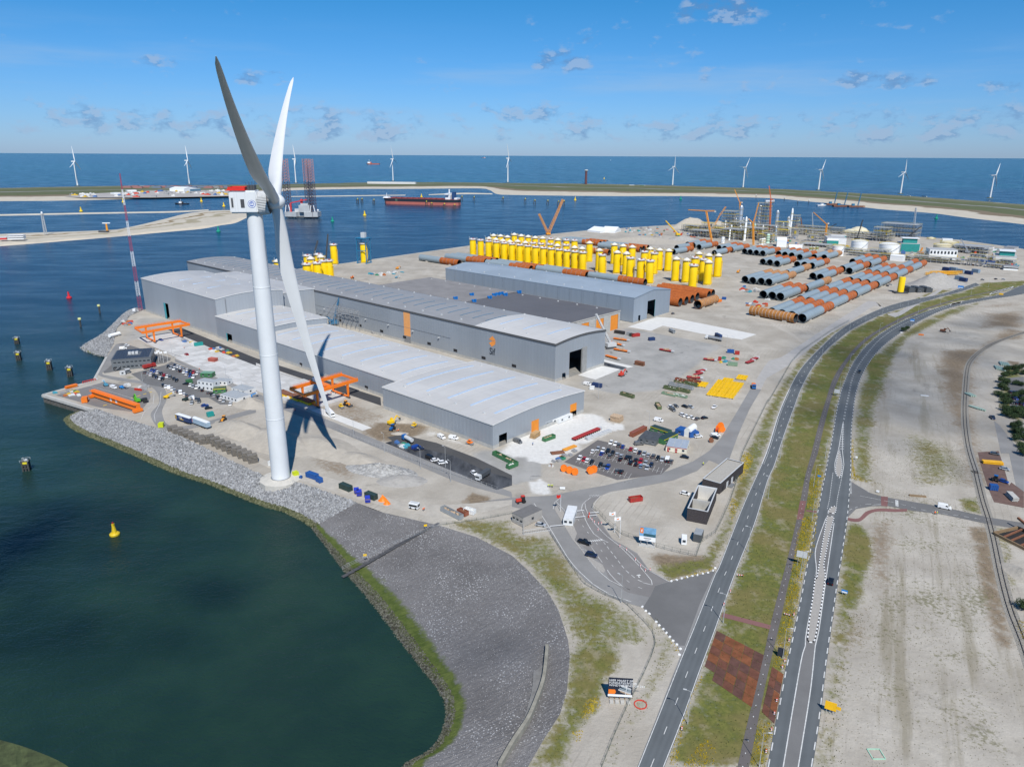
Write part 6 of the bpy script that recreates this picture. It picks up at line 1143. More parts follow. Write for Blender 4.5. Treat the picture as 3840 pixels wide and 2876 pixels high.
for s, tp_, w in (("E150,435", "E140,370", 'furthest out from the office dock'), ("E165,578", "E160,490", 'behind the pier corner, near the outermost one'), ("E430,662", "E428,562", 'off the office dock, second from the pier'), ("E608,716", "E605,618", 'closest to the pier with red barriers'), ("E233,1525", "E225,1415", 'alone in front of the stone bank')): dolphin(s, tp_, LDN % w, 'mooring dolphins off the pier')
for s, tp_, w in (("E862,172", "E850,98", 'near the lattice mast'), ("E697,288", "E685,212", 'off the tip of the stone spit')):
 c = px(s, WL); H = ztop(c, tp_[0], *[float(q) for q in tp_[1:].split(',')]) - WL; t = thing('marker_pile', 'slim grey marker pile with yellow top ' + w, 'marker pile', c); MB().cyl((0, 0, -2), (0, 0, H - 1.6), .75, n=12).obj('pile', DOLB, t); MB().cyl((0, 0, H - 1.6), (0, 0, H), 1.3, n=12).obj('cap', mat('pale_yellow', (.75, .72, .30), .5), t)
for s in "B877,600 B915,598 B1017,606 B1275,608 B1470,622 B1515,638 B1625,645 B1713,652 B1776,575 B1881,580 B2130,586 C113,597 C195,610 C307,613 C400,620 C447,617".split():
 c = px(s, WL); t = thing('mooring_dolphin', 'small dark mooring dolphin in the row along the bulk carrier berth', 'mooring dolphin', c, 0, 'dolphins at the bulk berth'); [MB().cyl((x, y, -2), (x * .7, y * .7, 8), .9, n=6).obj('pile', DOLB, t) for x in (-3, 3) for y in (-3, 3)]; MB().box(0, 0, 8, 7, 7, 2.5).obj('cap', DOLB, t); MB().box(1, 0, 10.5, 2, 2, 3.5).obj('light_box', DOLY, t)
for s in "D140,580 D255,605 D350,603 C2105,555".split():
 c = px(s, WL); t = thing('marker_pile', 'thin white topped marker pile along the far beach', 'marker pile', c, 0, 'marker piles at the far beach'); MB().cyl((0, 0, -2), (0, 0, 8), 1.0, n=6).obj('pile', DOLB, t); MB().cyl((0, 0, 8), (0, 0, 12), 1.1, n=6).obj('cap', WHITE, t)
def buoy(s, k, m, label, grp=None):
 c = px(s, WL); t = thing('buoy', label, 'buoy', c, 0, grp); MB().lathe([(1.5 * k, -.5 * k), (1.6 * k, .5 * k), (1.2 * k, .9 * k), (.15, 1.0 * k)], 14).obj('float', m, t); MB().lathe([(.85 * k, .9 * k), (.45 * k, 3.2 * k), (.15, 3.3 * k)], 8).obj('body', m, t); MB().box(0, 0, 3.2 * k, .7 * k, .7 * k, .9 * k).obj('top_mark', m, t)
BY, BR, BG = mat('buoy_yellow', (.80, .55, .02), .5), mat('buoy_red', (.60, .02, .03), .5), mat('buoy_green', (.01, .28, .18), .5)
buoy("W248,1155", 1.25, BY, 'yellow buoy with red lantern floating in the near basin'); buoy("E597,42", 1.7, BR, 'red channel buoy off the lattice mast'); buoy("B660,762", 2.6, BG, 'green buoy in front of the jack-up rig'); buoy("A1885,850", 2.6, BG, 'green buoy off the tip of the sand spit'); buoy("D1452,738", 2.6, BG, 'green buoy off the refinery'); buoy("C1455,572", 3, BG, 'green buoy near the far beach')
for s in "B938,710 A1063,596 A1738,590 A1932,632 A700,675 C545,578 B1428,551 C795,395".split(): buoy(s, 2.8, BY, 'small yellow buoy in the far channel', 'far yellow buoys')
MB().box(0, 0, 0, .4, .4, .6).obj('lantern', BR, [o for o in bpy.data.objects if o.name.startswith('buoy') and o.get('label', '').startswith('yellow buoy with')][0], (0, 0, 5.2))
# towers on the spit and dunes
b = px("A395,878", -3); H = ztop(b, 'A', 375, 697) + 3; t = thing('lattice_tower', 'grey lattice radio tower on the sand spit', 'tower', b); MB().lattice((0, 0, 0), (0, 0, H), 4.5, 3.0, 14, .4).obj('lattice', LGREY, t); MB().box(0, 0, H, 6, 6, 1).obj('platform', LGREY, t); MB().lathe([(1.5, H + 1), (1.8, H + 3), (.2, H + 4.5)], 10).obj('radome', WHITE, t)
b = px("A928,855", -3); H = ztop(b, 'A', 917, 782) + 3; t = thing('radar_tower', 'orange radar tower with white scanner on the sand spit', 'tower', b); MB().lathe([(2.2, 0), (1.6, H * .9), (2.2, H)], 12).obj('shaft', CO, t); MB().box(0, 0, H + .6, 14, 1.2, 1.6, .2).obj('scanner', WHITE, t); MB().box(-4, -6, 0, 18, 5, 3.5).obj('base_building', DGREY, t); MB().box(0, 0, H, 1.2, 1.2, .7).obj('pivot', WHITE, t)
b = px("C637,440"); H = ztop(b, 'C', 637, 315); t = thing('radar_tower', 'dark brown concrete radar tower on the dunes', 'tower', b); MB().lathe([(6.5, 0), (5.6, H * .9)], 14).obj('shaft', mat('brown_concrete', (.13, .055, .06), .8), t, smooth=True); MB().lathe([(7.5, H * .9), (9.5, H * .94), (9.5, H * .98), (6, H)], 14).obj('cabin', LGREY, t)
bld("A65,918", "A205,915", "A65,885", 12, 'white two storey pilot building on the sand spit', WHITE, WHITE, win=(12, 2, 1.8, 1.6, 1.6, 3.4)); bld("A-10,920", "A58,918", "A0,902", 10, 'red and white shed beside the white pilot building', mat('shed_red', (.50, .04, .04), .5), WHITE)
bld("A1465,502", "A1590,505", "A1470,477", 60, 'large white shed on the far shore industrial site', TANKW, WHITE, gab=6); bld("A1592,500", "A1645,502", "A1592,480", 50, 'blue sided shed next to the large white far shed', mat('shed_blue', (.10, .20, .28), .5), WHITE); bld("A985,530", "A1040,528", "A985,516", 30, 'pale shed beside the mast on the far shore', TANKW, WHITE); bld("A1100,505", "A1180,503", "A1100,494", 30, 'low white shed left of the far container rows', TANKW, WHITE); bld("B960,436", "B1375,440", "B960,420", 20, 'long pale concrete bank along the far dunes', CONC_W, CONC_W, 'concrete_bank', 'wall')
for i in range(26):
 s = 'A%f,%f' % (1100 + i * 33 + RNG.uniform(-8, 8), 470 + RNG.uniform(-4, 5)); c = px(s); k = int(RNG.choice([0, 0, 2, 2, 5, 3])); o = MB().box(0, 0, 0, 40, 10, 5).box(3, 0, 5.01, 28, 10, 3).obj('container_stack', mat('faded_%d' % k, tuple(.5 * q + .12 for q in ((.40, .07, .05), 0, (.07, .14, .28), (.06, .18, .12), 0, (.28, .28, .28))[k]), .7), None, c, R(-3)); tag(o, '%s container stack in the row along the far dunes' % CN[k], 'containers', 'container rows on the far shore')
for reg, n_ in (("A600,530 900,520 1400,500 1990,490 1990,540 1400,550 700,552", 60),):
 poly = g(reg); q2 = np.array([(p.x, p.y) for p in poly]); k = 0
 while k < n_:
  q = RNG.uniform(q2.min(0), q2.max(0))
  if not inside(q[None], poly)[0]: continue
  i = int(RNG.choice([1, 1, 1, 5, 0, 4, 2])); o = MB().box(0, 0, 0, RNG.uniform(8, 22), RNG.uniform(5, 12), RNG.uniform(2, 5)).box(1, 0, 2, 5, 4, 4).obj('stored_equipment', CL[i], None, (q[0], q[1], 0), RNG.uniform(-.3, .3)); tag(o, '%s equipment stored on the far shore industrial site' % CN[i], 'equipment', 'far shore equipment'); k += 1
struct(flat('industrial_ground', g("A560,545 700,525 1300,495 1990,488 1990,543 1300,555 700,556"), -.35, mat('far_gravel', (.36, .34, .32), .95, var=.2, scale=.02)))
for o in bpy.data.objects:
 if o.name.startswith('stored_equipment') or (o.name.startswith('container_stack')): o.location.z = -.35
# VEHICLES
CARC = dict(white=(.78, .78, .77), black=(.012, .013, .016), grey=(.13, .135, .14), silver=(.42, .44, .46), blue=(.015, .06, .30), red=(.42, .012, .02), darkblue=(.015, .025, .06), green=(.03, .16, .08), lightblue=(.20, .32, .42))
TYRE = mat('tyre', (.015, .015, .016), .9); CGL = mat('car_glass', (.012, .016, .020), .06, spec=.7); LAMP = mat('head_lamp', (.75, .76, .78), .15); TAIL = mat('tail_lamp', (.45, .01, .01), .3)
for k, c in CARC.items(): mat('car_' + k, c, .22, .15 if k not in ('white',) else 0, var=.02, spec=.6)
CPRO = {}
def car_meshes(kind):
 if kind in CPRO: return CPRO[kind]
 if kind == 'van': L, Wd, body = 5.2, 1.95, [(-2.6, .42), (-2.6, 1.95), (-2.35, 2.08), (1.05, 2.08), (1.75, 1.25), (2.5, 1.02), (2.6, .7), (2.6, .35)]; glass = ((1.10, 1.98), (1.72, 1.30)); cab = None
 elif kind == 'pickup': L, Wd, body = 5.4, 1.95, [(-2.7, .5), (-2.7, 1.12), (-.75, 1.12), (-.6, 1.12), (1.1, 1.12), (2.45, 1.0), (2.7, .75), (2.7, .42)]; cab = (-.75, 1.15, -.5, .6, 1.75, 1.12)
 elif kind == 'suv': L, Wd, body = 4.6, 1.9, [(-2.3, .42), (-2.3, 1.05), (-2.1, 1.1), (.95, 1.1), (2.1, .95), (2.3, .7), (2.3, .35)]; cab = (-2.15, 1.15, -1.75, .35, 1.72, 1.08)
 else: L, Wd, body = 4.3, 1.8, [(-2.15, .38), (-2.15, .9), (-1.95, .96), (.85, .96), (1.95, .82), (2.15, .6), (2.15, .3)]; cab = (-1.95, 1.15, -1.35, .30, 1.46, .94)
 w = Wd / 2; mb = MB(); n = len(body); secs = []
 for y, k in ((-w, .0), (-w * .96, .07), (w * .96, .07), (w, .0)):
  secs.append([(x * (1 - .012 * (1 if k == 0 else 0)), y, (z - (.06 if k == 0 and z > .8 else 0))) for x, z in body])
 mb.loft(secs); bodyme = mb.V, mb.F
 win = MB(); roof = MB()
 if kind == 'van':
  win.add([(1.08, -w * .9, 2.02), (1.08, w * .9, 2.02), (1.77, w * .9, 1.28), (1.77, -w * .9, 1.28)], [(0, 3, 2, 1)]);
  for s in (-1, 1): win.add([(.3, s * (w + .01), 1.25), (1.45, s * (w + .01), 1.25), (.95, s * (w + .01), 1.9), (.3, s * (w + .01), 1.9)], [(0, 1, 2, 3) if s < 0 else (3, 2, 1, 0)])
 else:
  x0, x1, x2, x3, zt, zb = cab; wi = w * .96; wt = w * .78; win.add([(x0, -wi, zb), (x1, -wi, zb), (x1, wi, zb), (x0, wi, zb), (x2, -wt, zt), (x3, -wt, zt), (x3, wt, zt), (x2, wt, zt)], [(0, 1, 5, 4), (1, 2, 6, 5), (2, 3, 7, 6), (3, 0, 4, 7), (4, 5, 6, 7)]); roof.box((x2 + x3) / 2, 0, zt - .01, x3 - x2 + .12, wt * 2 + .08, .07);
  if kind == 'pickup': roof.box(-1.7, 0, 1.121, 1.9, w * 1.7, .02)
 wh = MB().cyl((0, -.11, 0), (0, .11, 0), .34 if kind != 'pickup' else .38, n=12).mesh('wheel', TYRE)
 CPRO[kind] = dict(L=L, w=w, body=bodyme, win=win.mesh('windows', CGL), roof=(roof.V, roof.F), wheel=wh, head=MB().box(L / 2 - .03, w * .72, .62, .1, .35, .16).mesh('headlight', LAMP), tail=MB().box(-L / 2 + .02, w * .8, .72, .08, .25, .22).mesh('tail_light', TAIL), col={}); return CPRO[kind]
def car(loc, rz, colour, kind, label, grp=None):
 m = car_meshes(kind)
 if colour not in m['col']:
  b = MB(); b.V, b.F = m['body']; r = MB(); r.V, r.F = m['roof']; m['col'][colour] = (b.mesh('body', MATS['car_' + colour]), r.mesh('roof', MATS['car_' + colour] if kind != 'pickup' else MATS['car_' + colour]) if r.V else None)
 t = thing('car' if kind != 'van' else 'van', label, 'van' if kind == 'van' else ('pickup' if kind == 'pickup' else 'car'), (loc[0], loc[1], .06), rz, grp); me = m['col'][colour]; link('body', me[0], t); link('windows', m['win'], t)
 if me[1]: link('roof', me[1], t)
 x = m['L'] * .31; y = m['w'] - .1
 for sx in (-1, 1):
  for sy in (-1, 1): link('wheel', m['wheel'], t, (sx * x, sy * y, .33))
 for s in (0, -2 * m['w'] * .72): link('headlight', m['head'], t, (0, s, 0))
 for s in (0, -2 * m['w'] * .8): link('tail_light', m['tail'], t, (0, s, 0))
 return t
KW_ = dict(hatch='hatchback', suv='estate car', van='panel van', pickup='pickup truck')
CN2 = dict(darkblue='dark blue', lightblue='light blue')
def row(sa, sb, n, cols, where, grp, az, kinds='hhsh', z=0.0):
 a, b = px(sa), px(sb); cs = cols.split()
 for i in range(n):
  c = cs[i % len(cs)]
  if c == '-': continue
  kd = {'h': 'hatch', 's': 'suv', 'v': 'van', 'p': 'pickup'}[kinds[i % len(kinds)]]; p = a.lerp(b, i / max(1, n - 1)); fl = math.pi if RNG.random() < .4 else 0
  car((p.x + RNG.normal(0, .15), p.y + RNG.normal(0, .15)), az + fl + RNG.normal(0, .03), c, kd, '%s %s parked %s' % (CN2.get(c, c), KW_[kd], where), grp)
def azr(sa, sb): a, b = px(sa), px(sb); return math.atan2((b - a).y, (b - a).x)
PK1 = azr("G660,1390", "G700,1335"); W1, G1 = 'in the marked car park with white bay lines', 'cars in the marked car park'
row("G855,1295", "G1335,1455", 14, "white white grey blue - red white darkblue silver silver grey black silver black", W1, G1, PK1); row("G1340,1440", "G1380,1458", 2, "white grey", W1, G1, PK1, 'vh'); row("G745,1350", "G990,1425", 7, "silver white black black silver silver black", W1, G1, PK1); row("G1025,1432", "G1200,1490", 5, "black black red silver darkblue", W1, G1, PK1); row("G700,1372", "G845,1412", 3, "white blue grey", W1, G1, PK1, 'hhs'); row("G940,1440", "G1160,1515", 6, "black - black black lightblue silver", W1, G1, PK1); row("G585,1430", "G690,1465", 4, "white red white black", W1, G1, PK1); row("G757,1490", "G940,1550", 6, "black grey blue - grey black", W1, G1, PK1)
bays = MB()
for s0, s1, n_ in (("G835,1300 G1370,1480", 0, 15), ("G680,1385 G1290,1540", 0, 18), ("G560,1445 G1010,1590", 0, 13)):
 a, b = g(s0); d = (b - a).normalized(); q = Vector((math.cos(PK1), math.sin(PK1), 0))
 for i in range(n_ + 1): p = a.lerp(b, i / n_); strip(bays, [p - q * 2.4, p + q * 5.0], .12, .065)
 strip(bays, [a, b], .12, .066)
bays.obj('bay_marking', WPAINT, bpy.data.objects['car_park.002'])
PK2 = azr("E1500,690", "E1440,770"); W2, G2 = 'in the crowded car park beside the grey office', 'cars beside the office'
for i, (sa, sb, n_, cs) in enumerate((("E1255,690", "E1405,750", 7, "grey silver white black darkblue white black"), ("E1310,668", "E1525,758", 9, "blue blue white black red white grey black black"), ("E1450,640", "E1640,705", 8, "black silver white grey black white blue darkblue"), ("E1505,630", "E1700,700", 8, "darkblue white white silver white black red white"), ("E1610,705", "E1670,730", 3, "white blue white"))): row(sa, sb, n_, cs, W2, G2, PK2)
W3, G3 = 'in the rows beside the white site cabins', 'cars beside the white site cabins'
row("E1405,803", "E1720,935", 13, "black white white white silver grey white white grey black white grey black", W3, G3, PK2 + .2, 'hhvhshvh'); row("E1640,800", "E1750,842", 5, "white silver white grey black", W3, G3, PK2); row("E1800,865", "E1990,965", 8, "grey black silver black white silver - white", W3, G3, PK2); row("E1655,955", "E1720,940", 2, "silver grey", W3, G3, PK2)
def one(s, s2, c, kd, lab): p = px(s); car((p.x, p.y), azr(s, s2), c, kd, lab)
for a in (("E1768,975", "E1800,968", 'blue', 'hatch', 'blue car standing alone on the sand by the site cabins'), ("E1800,997", "E1840,990", 'black', 'hatch', 'black car on the sand below the blue car'), ("E1610,533", "E1590,525", 'red', 'hatch', 'red car driving on the crane apron'), ("E1095,455", "E1120,460", 'white', 'hatch', 'white car parked behind the grey office'), ("E1605,788", "E1570,785", 'black', 'hatch', 'black car on the car park lane beside the green container'), ("E1390,408", "E1410,412", 'blue', 'hatch', 'small blue car at the foot of the left gantry crane'), ("E1065,483", "E1100,480", 'white', 'van', 'white van parked behind the grey office'),
   ("J625,778", "J690,800", 'black', 'pickup', 'black pickup truck in the bay by the zebra crossing'), ("J685,888", "J740,900", 'darkblue', 'suv', 'dark blue estate car in the bay below the pickup'), ("M1875,68", "M1890,0", 'black', 'suv', 'black car driving beside the long traffic island'), ("H788,683", "H760,740", 'black', 'hatch', 'dark car driving on the curve of the right road'), ("K1520,475", "K1570,485", 'white', 'van', 'white van on the side road to the railway'), ("J1493,355", "J1535,365", 'white', 'hatch', 'white car standing beside the dark brick building'), ("J155,530", "J185,522", 'white', 'hatch', 'white car behind the small gatehouse'), ("J247,625", "J280,630", 'silver', 'hatch', 'silver car in front of the small gatehouse'), ("J1490,40", "J1520,45", 'black', 'hatch', 'black car parked beside the bend road'),
   ("F1600,1250", "F1630,1265", 'white', 'van', 'plain white van beside the wide hall'), ("F1705,1258", "F1745,1265", 'white', 'van', 'white van with open door near the orange roller'), ("F1545,1447", "F1580,1440", 'white', 'hatch', 'white small car on the black membrane'), ("F1612,1470", "F1645,1465", 'white', 'suv', 'white estate car on the black membrane'), ("F1503,1430", "F1530,1440", 'black', 'van', 'black van on the black membrane'), ("F1405,1352", "F1445,1345", 'darkblue', 'pickup', 'dark pickup on the black membrane'), ("F1880,1560", "F1900,1575", 'white', 'hatch', 'white car beside the grey lorry on the membrane'), ("F1383,1340", "F1410,1330", 'blue', 'van', 'dark blue van beside the dark pickup'),
   ("G50,1287", "G85,1300", 'grey', 'van', 'dark grey van in front of the wide hall'), ("G1265,1105", "G1300,1112", 'white', 'van', 'white van at the yard crossing'), ("G1368,982", "G1390,975", 'white', 'hatch', 'white car in the small group on the sand'), ("G1412,980", "G1425,985", 'grey', 'hatch', 'grey car in the small group on the sand'), ("G1385,1012", "G1405,1025", 'grey', 'van', 'grey van below the small group on the sand'), ("G1492,984", "G1510,990", 'black', 'hatch', 'black car standing on the sand by the rusty skips'), ("G1540,987", "G1560,995", 'silver', 'hatch', 'silver and black car on the sand by the rusty skips'), ("G1745,990", "G1765,975", 'white', 'pickup', 'white pickup below the yellow frames'), ("G1470,1060", "G1490,1070", 'white', 'suv', 'white estate first in the row on the dusty lot'), ("G1507,1070", "G1525,1080", 'white', 'hatch', 'white hatchback second in the row on the dusty lot'), ("G1550,1080", "G1570,1090", 'white', 'hatch', 'white hatchback third in the row on the dusty lot'), ("G1597,1090", "G1615,1080", 'grey', 'hatch', 'grey car fourth in the row on the dusty lot'), ("G1660,1082", "G1680,1078", 'black', 'hatch', 'black car at the end of the row on the dusty lot'), ("G1605,1243", "G1635,1240", 'white', 'suv', 'white car beside the blue container tent'), ("G1755,1235", "G1790,1230", 'white', 'van', 'white van beside the orange cable drums'), ("G1750,1252", "G1775,1258", 'black', 'hatch', 'black car parked below the white van'), ("G1388,180", "G1405,175", 'grey', 'hatch', 'dark car beside the gabled hall doorway'), ("G650,792", "G680,798", 'white', 'van', 'white and green van beside the blue container'), ("G1095,1308", "G1130,1305", 'grey', 'van', 'grey van beside the dark grey cabins'),
   ("H1935,1080", "H1975,1120", 'darkblue', 'pickup', 'dark truck parked on the sand beside the hedge'), ("H2040,1523", "H2075,1530", 'silver', 'hatch', 'silver car on the red brown work yard'), ("K2030,250", "K2070,262", 'blue', 'hatch', 'blue car on the red brown work yard'), ("H1955,1392", "H1990,1398", 'grey', 'hatch', 'green grey car at the top of the work yard'), ("D1030,1320", "D1045,1325", 'darkblue', 'hatch', 'dark blue car on the haul road beside the piles'), ("D1055,1310", "D1075,1312", 'silver', 'hatch', 'silver car on the haul road beside the piles'), ("D1965,1262", "D1990,1260", 'black', 'hatch', 'black car leaving the refinery gate'), ("D2030,1265", "D2060,1268", 'silver', 'hatch', 'silver car at the refinery gate'), ("D1850,1268", "D1870,1270", 'grey', 'hatch', 'grey car before the refinery gate')): one(*a)
row("H2095,860", "H2150,865", 3, "darkblue black black", 'in the car park behind the hedge', 'cars behind the hedge', R(80)); row("H2110,912", "H2205,925", 4, "darkblue blue black darkblue", 'in the car park behind the hedge', 'cars behind the hedge', R(80)); row("H2105,950", "H2200,965", 4, "black darkblue black blue", 'in the car park behind the hedge', 'cars behind the hedge', R(80)); row("H2110,990", "H2205,1005", 4, "black blue darkblue black", 'in the car park behind the hedge', 'cars behind the hedge', R(80)); row("H2185,1210", "H2209,1220", 2, "white silver", 'in the car park behind the hedge', 'cars behind the hedge', R(80))
row("U1470,420", "U1540,440", 6, "darkblue grey black blue white grey", 'by the water behind the cream tanks', 'cars behind the cream tanks', .3)
# CONTAINERS, CABINS, SKIPS
CM = {k: mat('box_' + k, c, .5, .1, var=.1, scale=.6) for k, c in dict(blue=(.02, .09, .30), darkgreen=(.03, .055, .05), green=(.05, .17, .07), red=(.38, .035, .03), rust=(.26, .085, .05), black=(.03, .032, .034), white=(.70, .71, .70), grey=(.30, .32, .33), paleblue=(.22, .30, .38), yellow=(.72, .62, .02), olive=(.10, .13, .06), teal=(.02, .28, .26), orange=(.78, .20, .02), sage=(.20, .30, .20), darkgrey=(.075, .082, .088), navy=(.02, .045, .13), lime=(.55, .62, .02)).items()}
def container(sa, sb, colour, label, h=2.6, w=2.44, grp=None, z=0.05, flip=False):
 a, rz, L = front(sa, sb) if isinstance(sa, str) else sa; t = thing('container', label, 'container', (a.x, a.y, z), rz, grp); m = CM[colour]; mb = MB(); n = max(4, int(L / .75)); y0, y1 = (0, w)
 for k in range(n): mb.box((k + .5) * L / n, y0 + .06, .2, L / n * .55, .1, h - .4); mb.box((k + .5) * L / n, y1 - .06, .2, L / n * .55, .1, h - .4)
 mb.box(L / 2, w / 2, .12, L - .1, w - .22, h - .24); mb.obj('shell', m, t)
 for x in (.08, L - .08):
  for y in (.08, w - .08): MB().box(x, y, 0, .18, .18, h).obj('corner_post', m, t)
 for y in (w * .27, w * .73): d = MB().box(L - .02, y, .15, .08, w * .42, h - .3).obj('door', m, t)
 for y in (.08, w - .08): MB().box(L / 2, y, h - .16, L - .34, .14, .16).obj('top_rail', m, t)
 return t
def skip(s, s2, L, colour, label, w=2.3, h=1.9, fillm=None, grp=None):
 a = px(s); rz = azr(s, s2); t = thing('waste_skip', label, 'skip', (a.x, a.y, .05), rz, grp); m = CM[colour]; mb = MB(); tk = .12
 for (x, y, sx, sy) in ((0, -w / 2, L, tk), (0, w / 2, L, tk), (-L / 2, 0, tk, w - tk), (L / 2, 0, tk, w - tk)): MB().box(x, y, .15, sx, sy, h).obj('side_panel', m, t)
 MB().box(0, 0, .1, L - tk, w - tk, .15).obj('bottom', m, t)
 for i in range(6): MB().box(L * (i / 5 - .5) * .96, -w / 2 - .1, .15, .14, .1, h).obj('rib', m, t)
 fl = MB(); rg = random.Random(int(L * 100 + a.x)); f = fillm or RUSTST
 for k in range(14): fl.box(rg.uniform(-.4, .4) * L, rg.uniform(-.35, .35) * w, h * .5, rg.uniform(.5, 1.6), rg.uniform(.4, 1.0), rg.uniform(.3, .75), rg.uniform(0, 3))
 stuff(fl.obj('load', f, t)); return t
TIMB = mat('timber'); PALE_W = mat('scrap_wood', (.45, .33, .22), .9, var=.4, scale=1.5)
for a in (("I428,205", "I510,234", 'blue', 'long blue container beside the turbine foot'), ("I715,302", "I800,337", 'darkgreen', 'dark green container beside the blue frames'), ("I935,380", "I1018,412", 'darkgreen', 'second dark green container next to the orange tarps'), ("E1615,785", "E1665,775", 'green', 'green container on the office car park'), ("E1680,460", "E1755,450", 'teal', 'teal and yellow container on the crane apron'), ("G685,805", "G765,820", 'navy', 'dark blue container beside the small white cube'), ("G880,345", "G965,358", 'black', 'black long container in front of the orange doors'), ("G985,360", "G1010,365", 'grey', 'grey box between the dark containers'), ("G1010,370", "G1040,378", 'darkgreen', 'dark green box beside the red topped container'), ("G1043,380", "G1105,372", 'red', 'red topped container in the row by the orange doors'), ("G1185,412", "G1235,408", 'navy', 'blue crate at the end of the container row'),
          ("G1045,1245", "G1165,1185", 'rust', 'rust red container beside the dark grey cabins'), ("G1860,625", "G1945,632", 'sage', 'pale green container with stained ground around it'), ("G1855,515", "G1915,520", 'blue', 'blue tank container beside the red box'), ("G1922,530", "G1962,533", 'red', 'red box beside the blue tank container'), ("G1778,582", "G1805,584", 'red', 'small red box beside the red trailers'), ("C1810,1435", "C1845,1438", 'blue', 'blue box beside the lone rusty pile'), ("C1768,1462", "C1810,1455", 'orange', 'orange crate beside the blue box'), ("E1795,1072", "E1850,1060", 'teal', 'green and yellow container beside the wheel loader'), ("E1365,1162", "E1408,1160", 'lime', 'yellow green box on top of the stone bank')): container(*a)
container("I515,245", "I548,262", 'blue', 'small blue box container beside the long blue one', 2.4, 2.0); container("I332,205", "I372,192", 'lime', 'yellow green generator box at the turbine foot', 2.2, 2.0); container("G668,835", "G708,838", 'white', 'white cube beside the dark blue container', 2.4, 2.4); container("I372,218", "I392,220", 'blue', 'tiny blue box near the turbine foot', 1.2, 1.2); container("F105,1490", "F140,1500", 'white', 'white box half hidden by the turbine tower', 2.6, 2.4)
for s, s2, L, c, lab, f in (("I1690,530", "I1760,565", 12, 'grey', 'long grey open top container beside the sandy slope', PALE_W), ("I1785,525", "I1815,540", 5, 'rust', 'short rusty skip beside the grey open top container', RUSTST), ("I1845,515", "I1880,525", 5, 'white', 'short pale skip heaped with rubbish', TPW), ("F2150,1440", "F2209,1470", 18, 'green', 'long green skip filled with scrap in front of the wide hall', PALE_W), ("G318,1262", "G365,1245", 8, 'green', 'green skip beside the stacked timber', PALE_W), ("G995,890", "G1045,905", 10, 'olive', 'olive green skip alone in the yard', PALE_W), ("G0,1500", "G25,1490", 6, 'green', 'green skip at the edge of the black membrane', TPW), ("J1065,410", "J1100,405", 6, 'red', 'red skip on the sand by the dark brick building', RUSTST), ("G1262,985", "G1275,1005", 8, 'olive', 'open flat skip beside the parked cars', PALE_W)): skip(s, s2, L, c, lab, fillm=f)
SK = 'skip in the rows beside the yellow frames'
for i, (s, c, h) in enumerate((("G1465,765", 'rust', 2.0), ("G1455,785", 'olive', 1.6), ("G1570,770", 'rust', 2.0), ("G1545,795", 'olive', 2.0), ("G1415,805", 'grey', 2.2), ("G1505,822", 'grey', 2.2), ("G1368,832", 'olive', 1.9), ("G1475,850", 'olive', 1.9), ("G1355,878", 'sage', 1.2), ("G1450,892", 'sage', 1.2))):
 x, y = s[1:].split(','); skip(s, 'G%f,%f' % (float(x) + 50, float(y) + 12), 9.5, c, '%s ' % {'rust': 'rusty', 'olive': 'olive green', 'grey': 'grey', 'sage': 'low pale green'}[c] + SK, h=h, grp='skips beside the yellow frames', fillm=PALE_W if i % 3 else TPW)
# yellow steel cradles
def cradle(s, grp, rz):
 p = px(s); t = thing('steel_cradle', 'yellow steel grid cradle %s' % grp[1], 'cradle', (p.x, p.y, .05), rz, grp[0]); L, Wd = 9.5, 6.2
 for y in (-Wd / 2, -Wd / 6, Wd / 6, Wd / 2): MB().box(0, y, .5, L, .3, .75).obj('long_beam', YEL, t)
 for i in range(7): MB().box(L * (i / 6 - .5), 0, .65, .25, Wd, .55).obj('cross_beam', YEL, t)
 for x in (-L * .4, L * .4):
  for y in (-Wd * .4, Wd * .4): MB().box(x, y, 0, .4, .4, .5).obj('foot', DGREY, t)
cz = azr("G1700,890", "G1790,770"); GY = ('yellow cradles in the block', 'in the big yellow block by the haul road')
for i in range(4):
 for j in range(3):
  cradle('G%f,%f' % (1735 + j * 70 + i * 24, 872 + j * 10 - i * 31), GY, cz)
cradle("G1860,762", GY, cz); cradle("G1985,735", GY, cz); cradle("G1640,795", ('single yellow cradle', 'standing apart beside the skips'), cz)
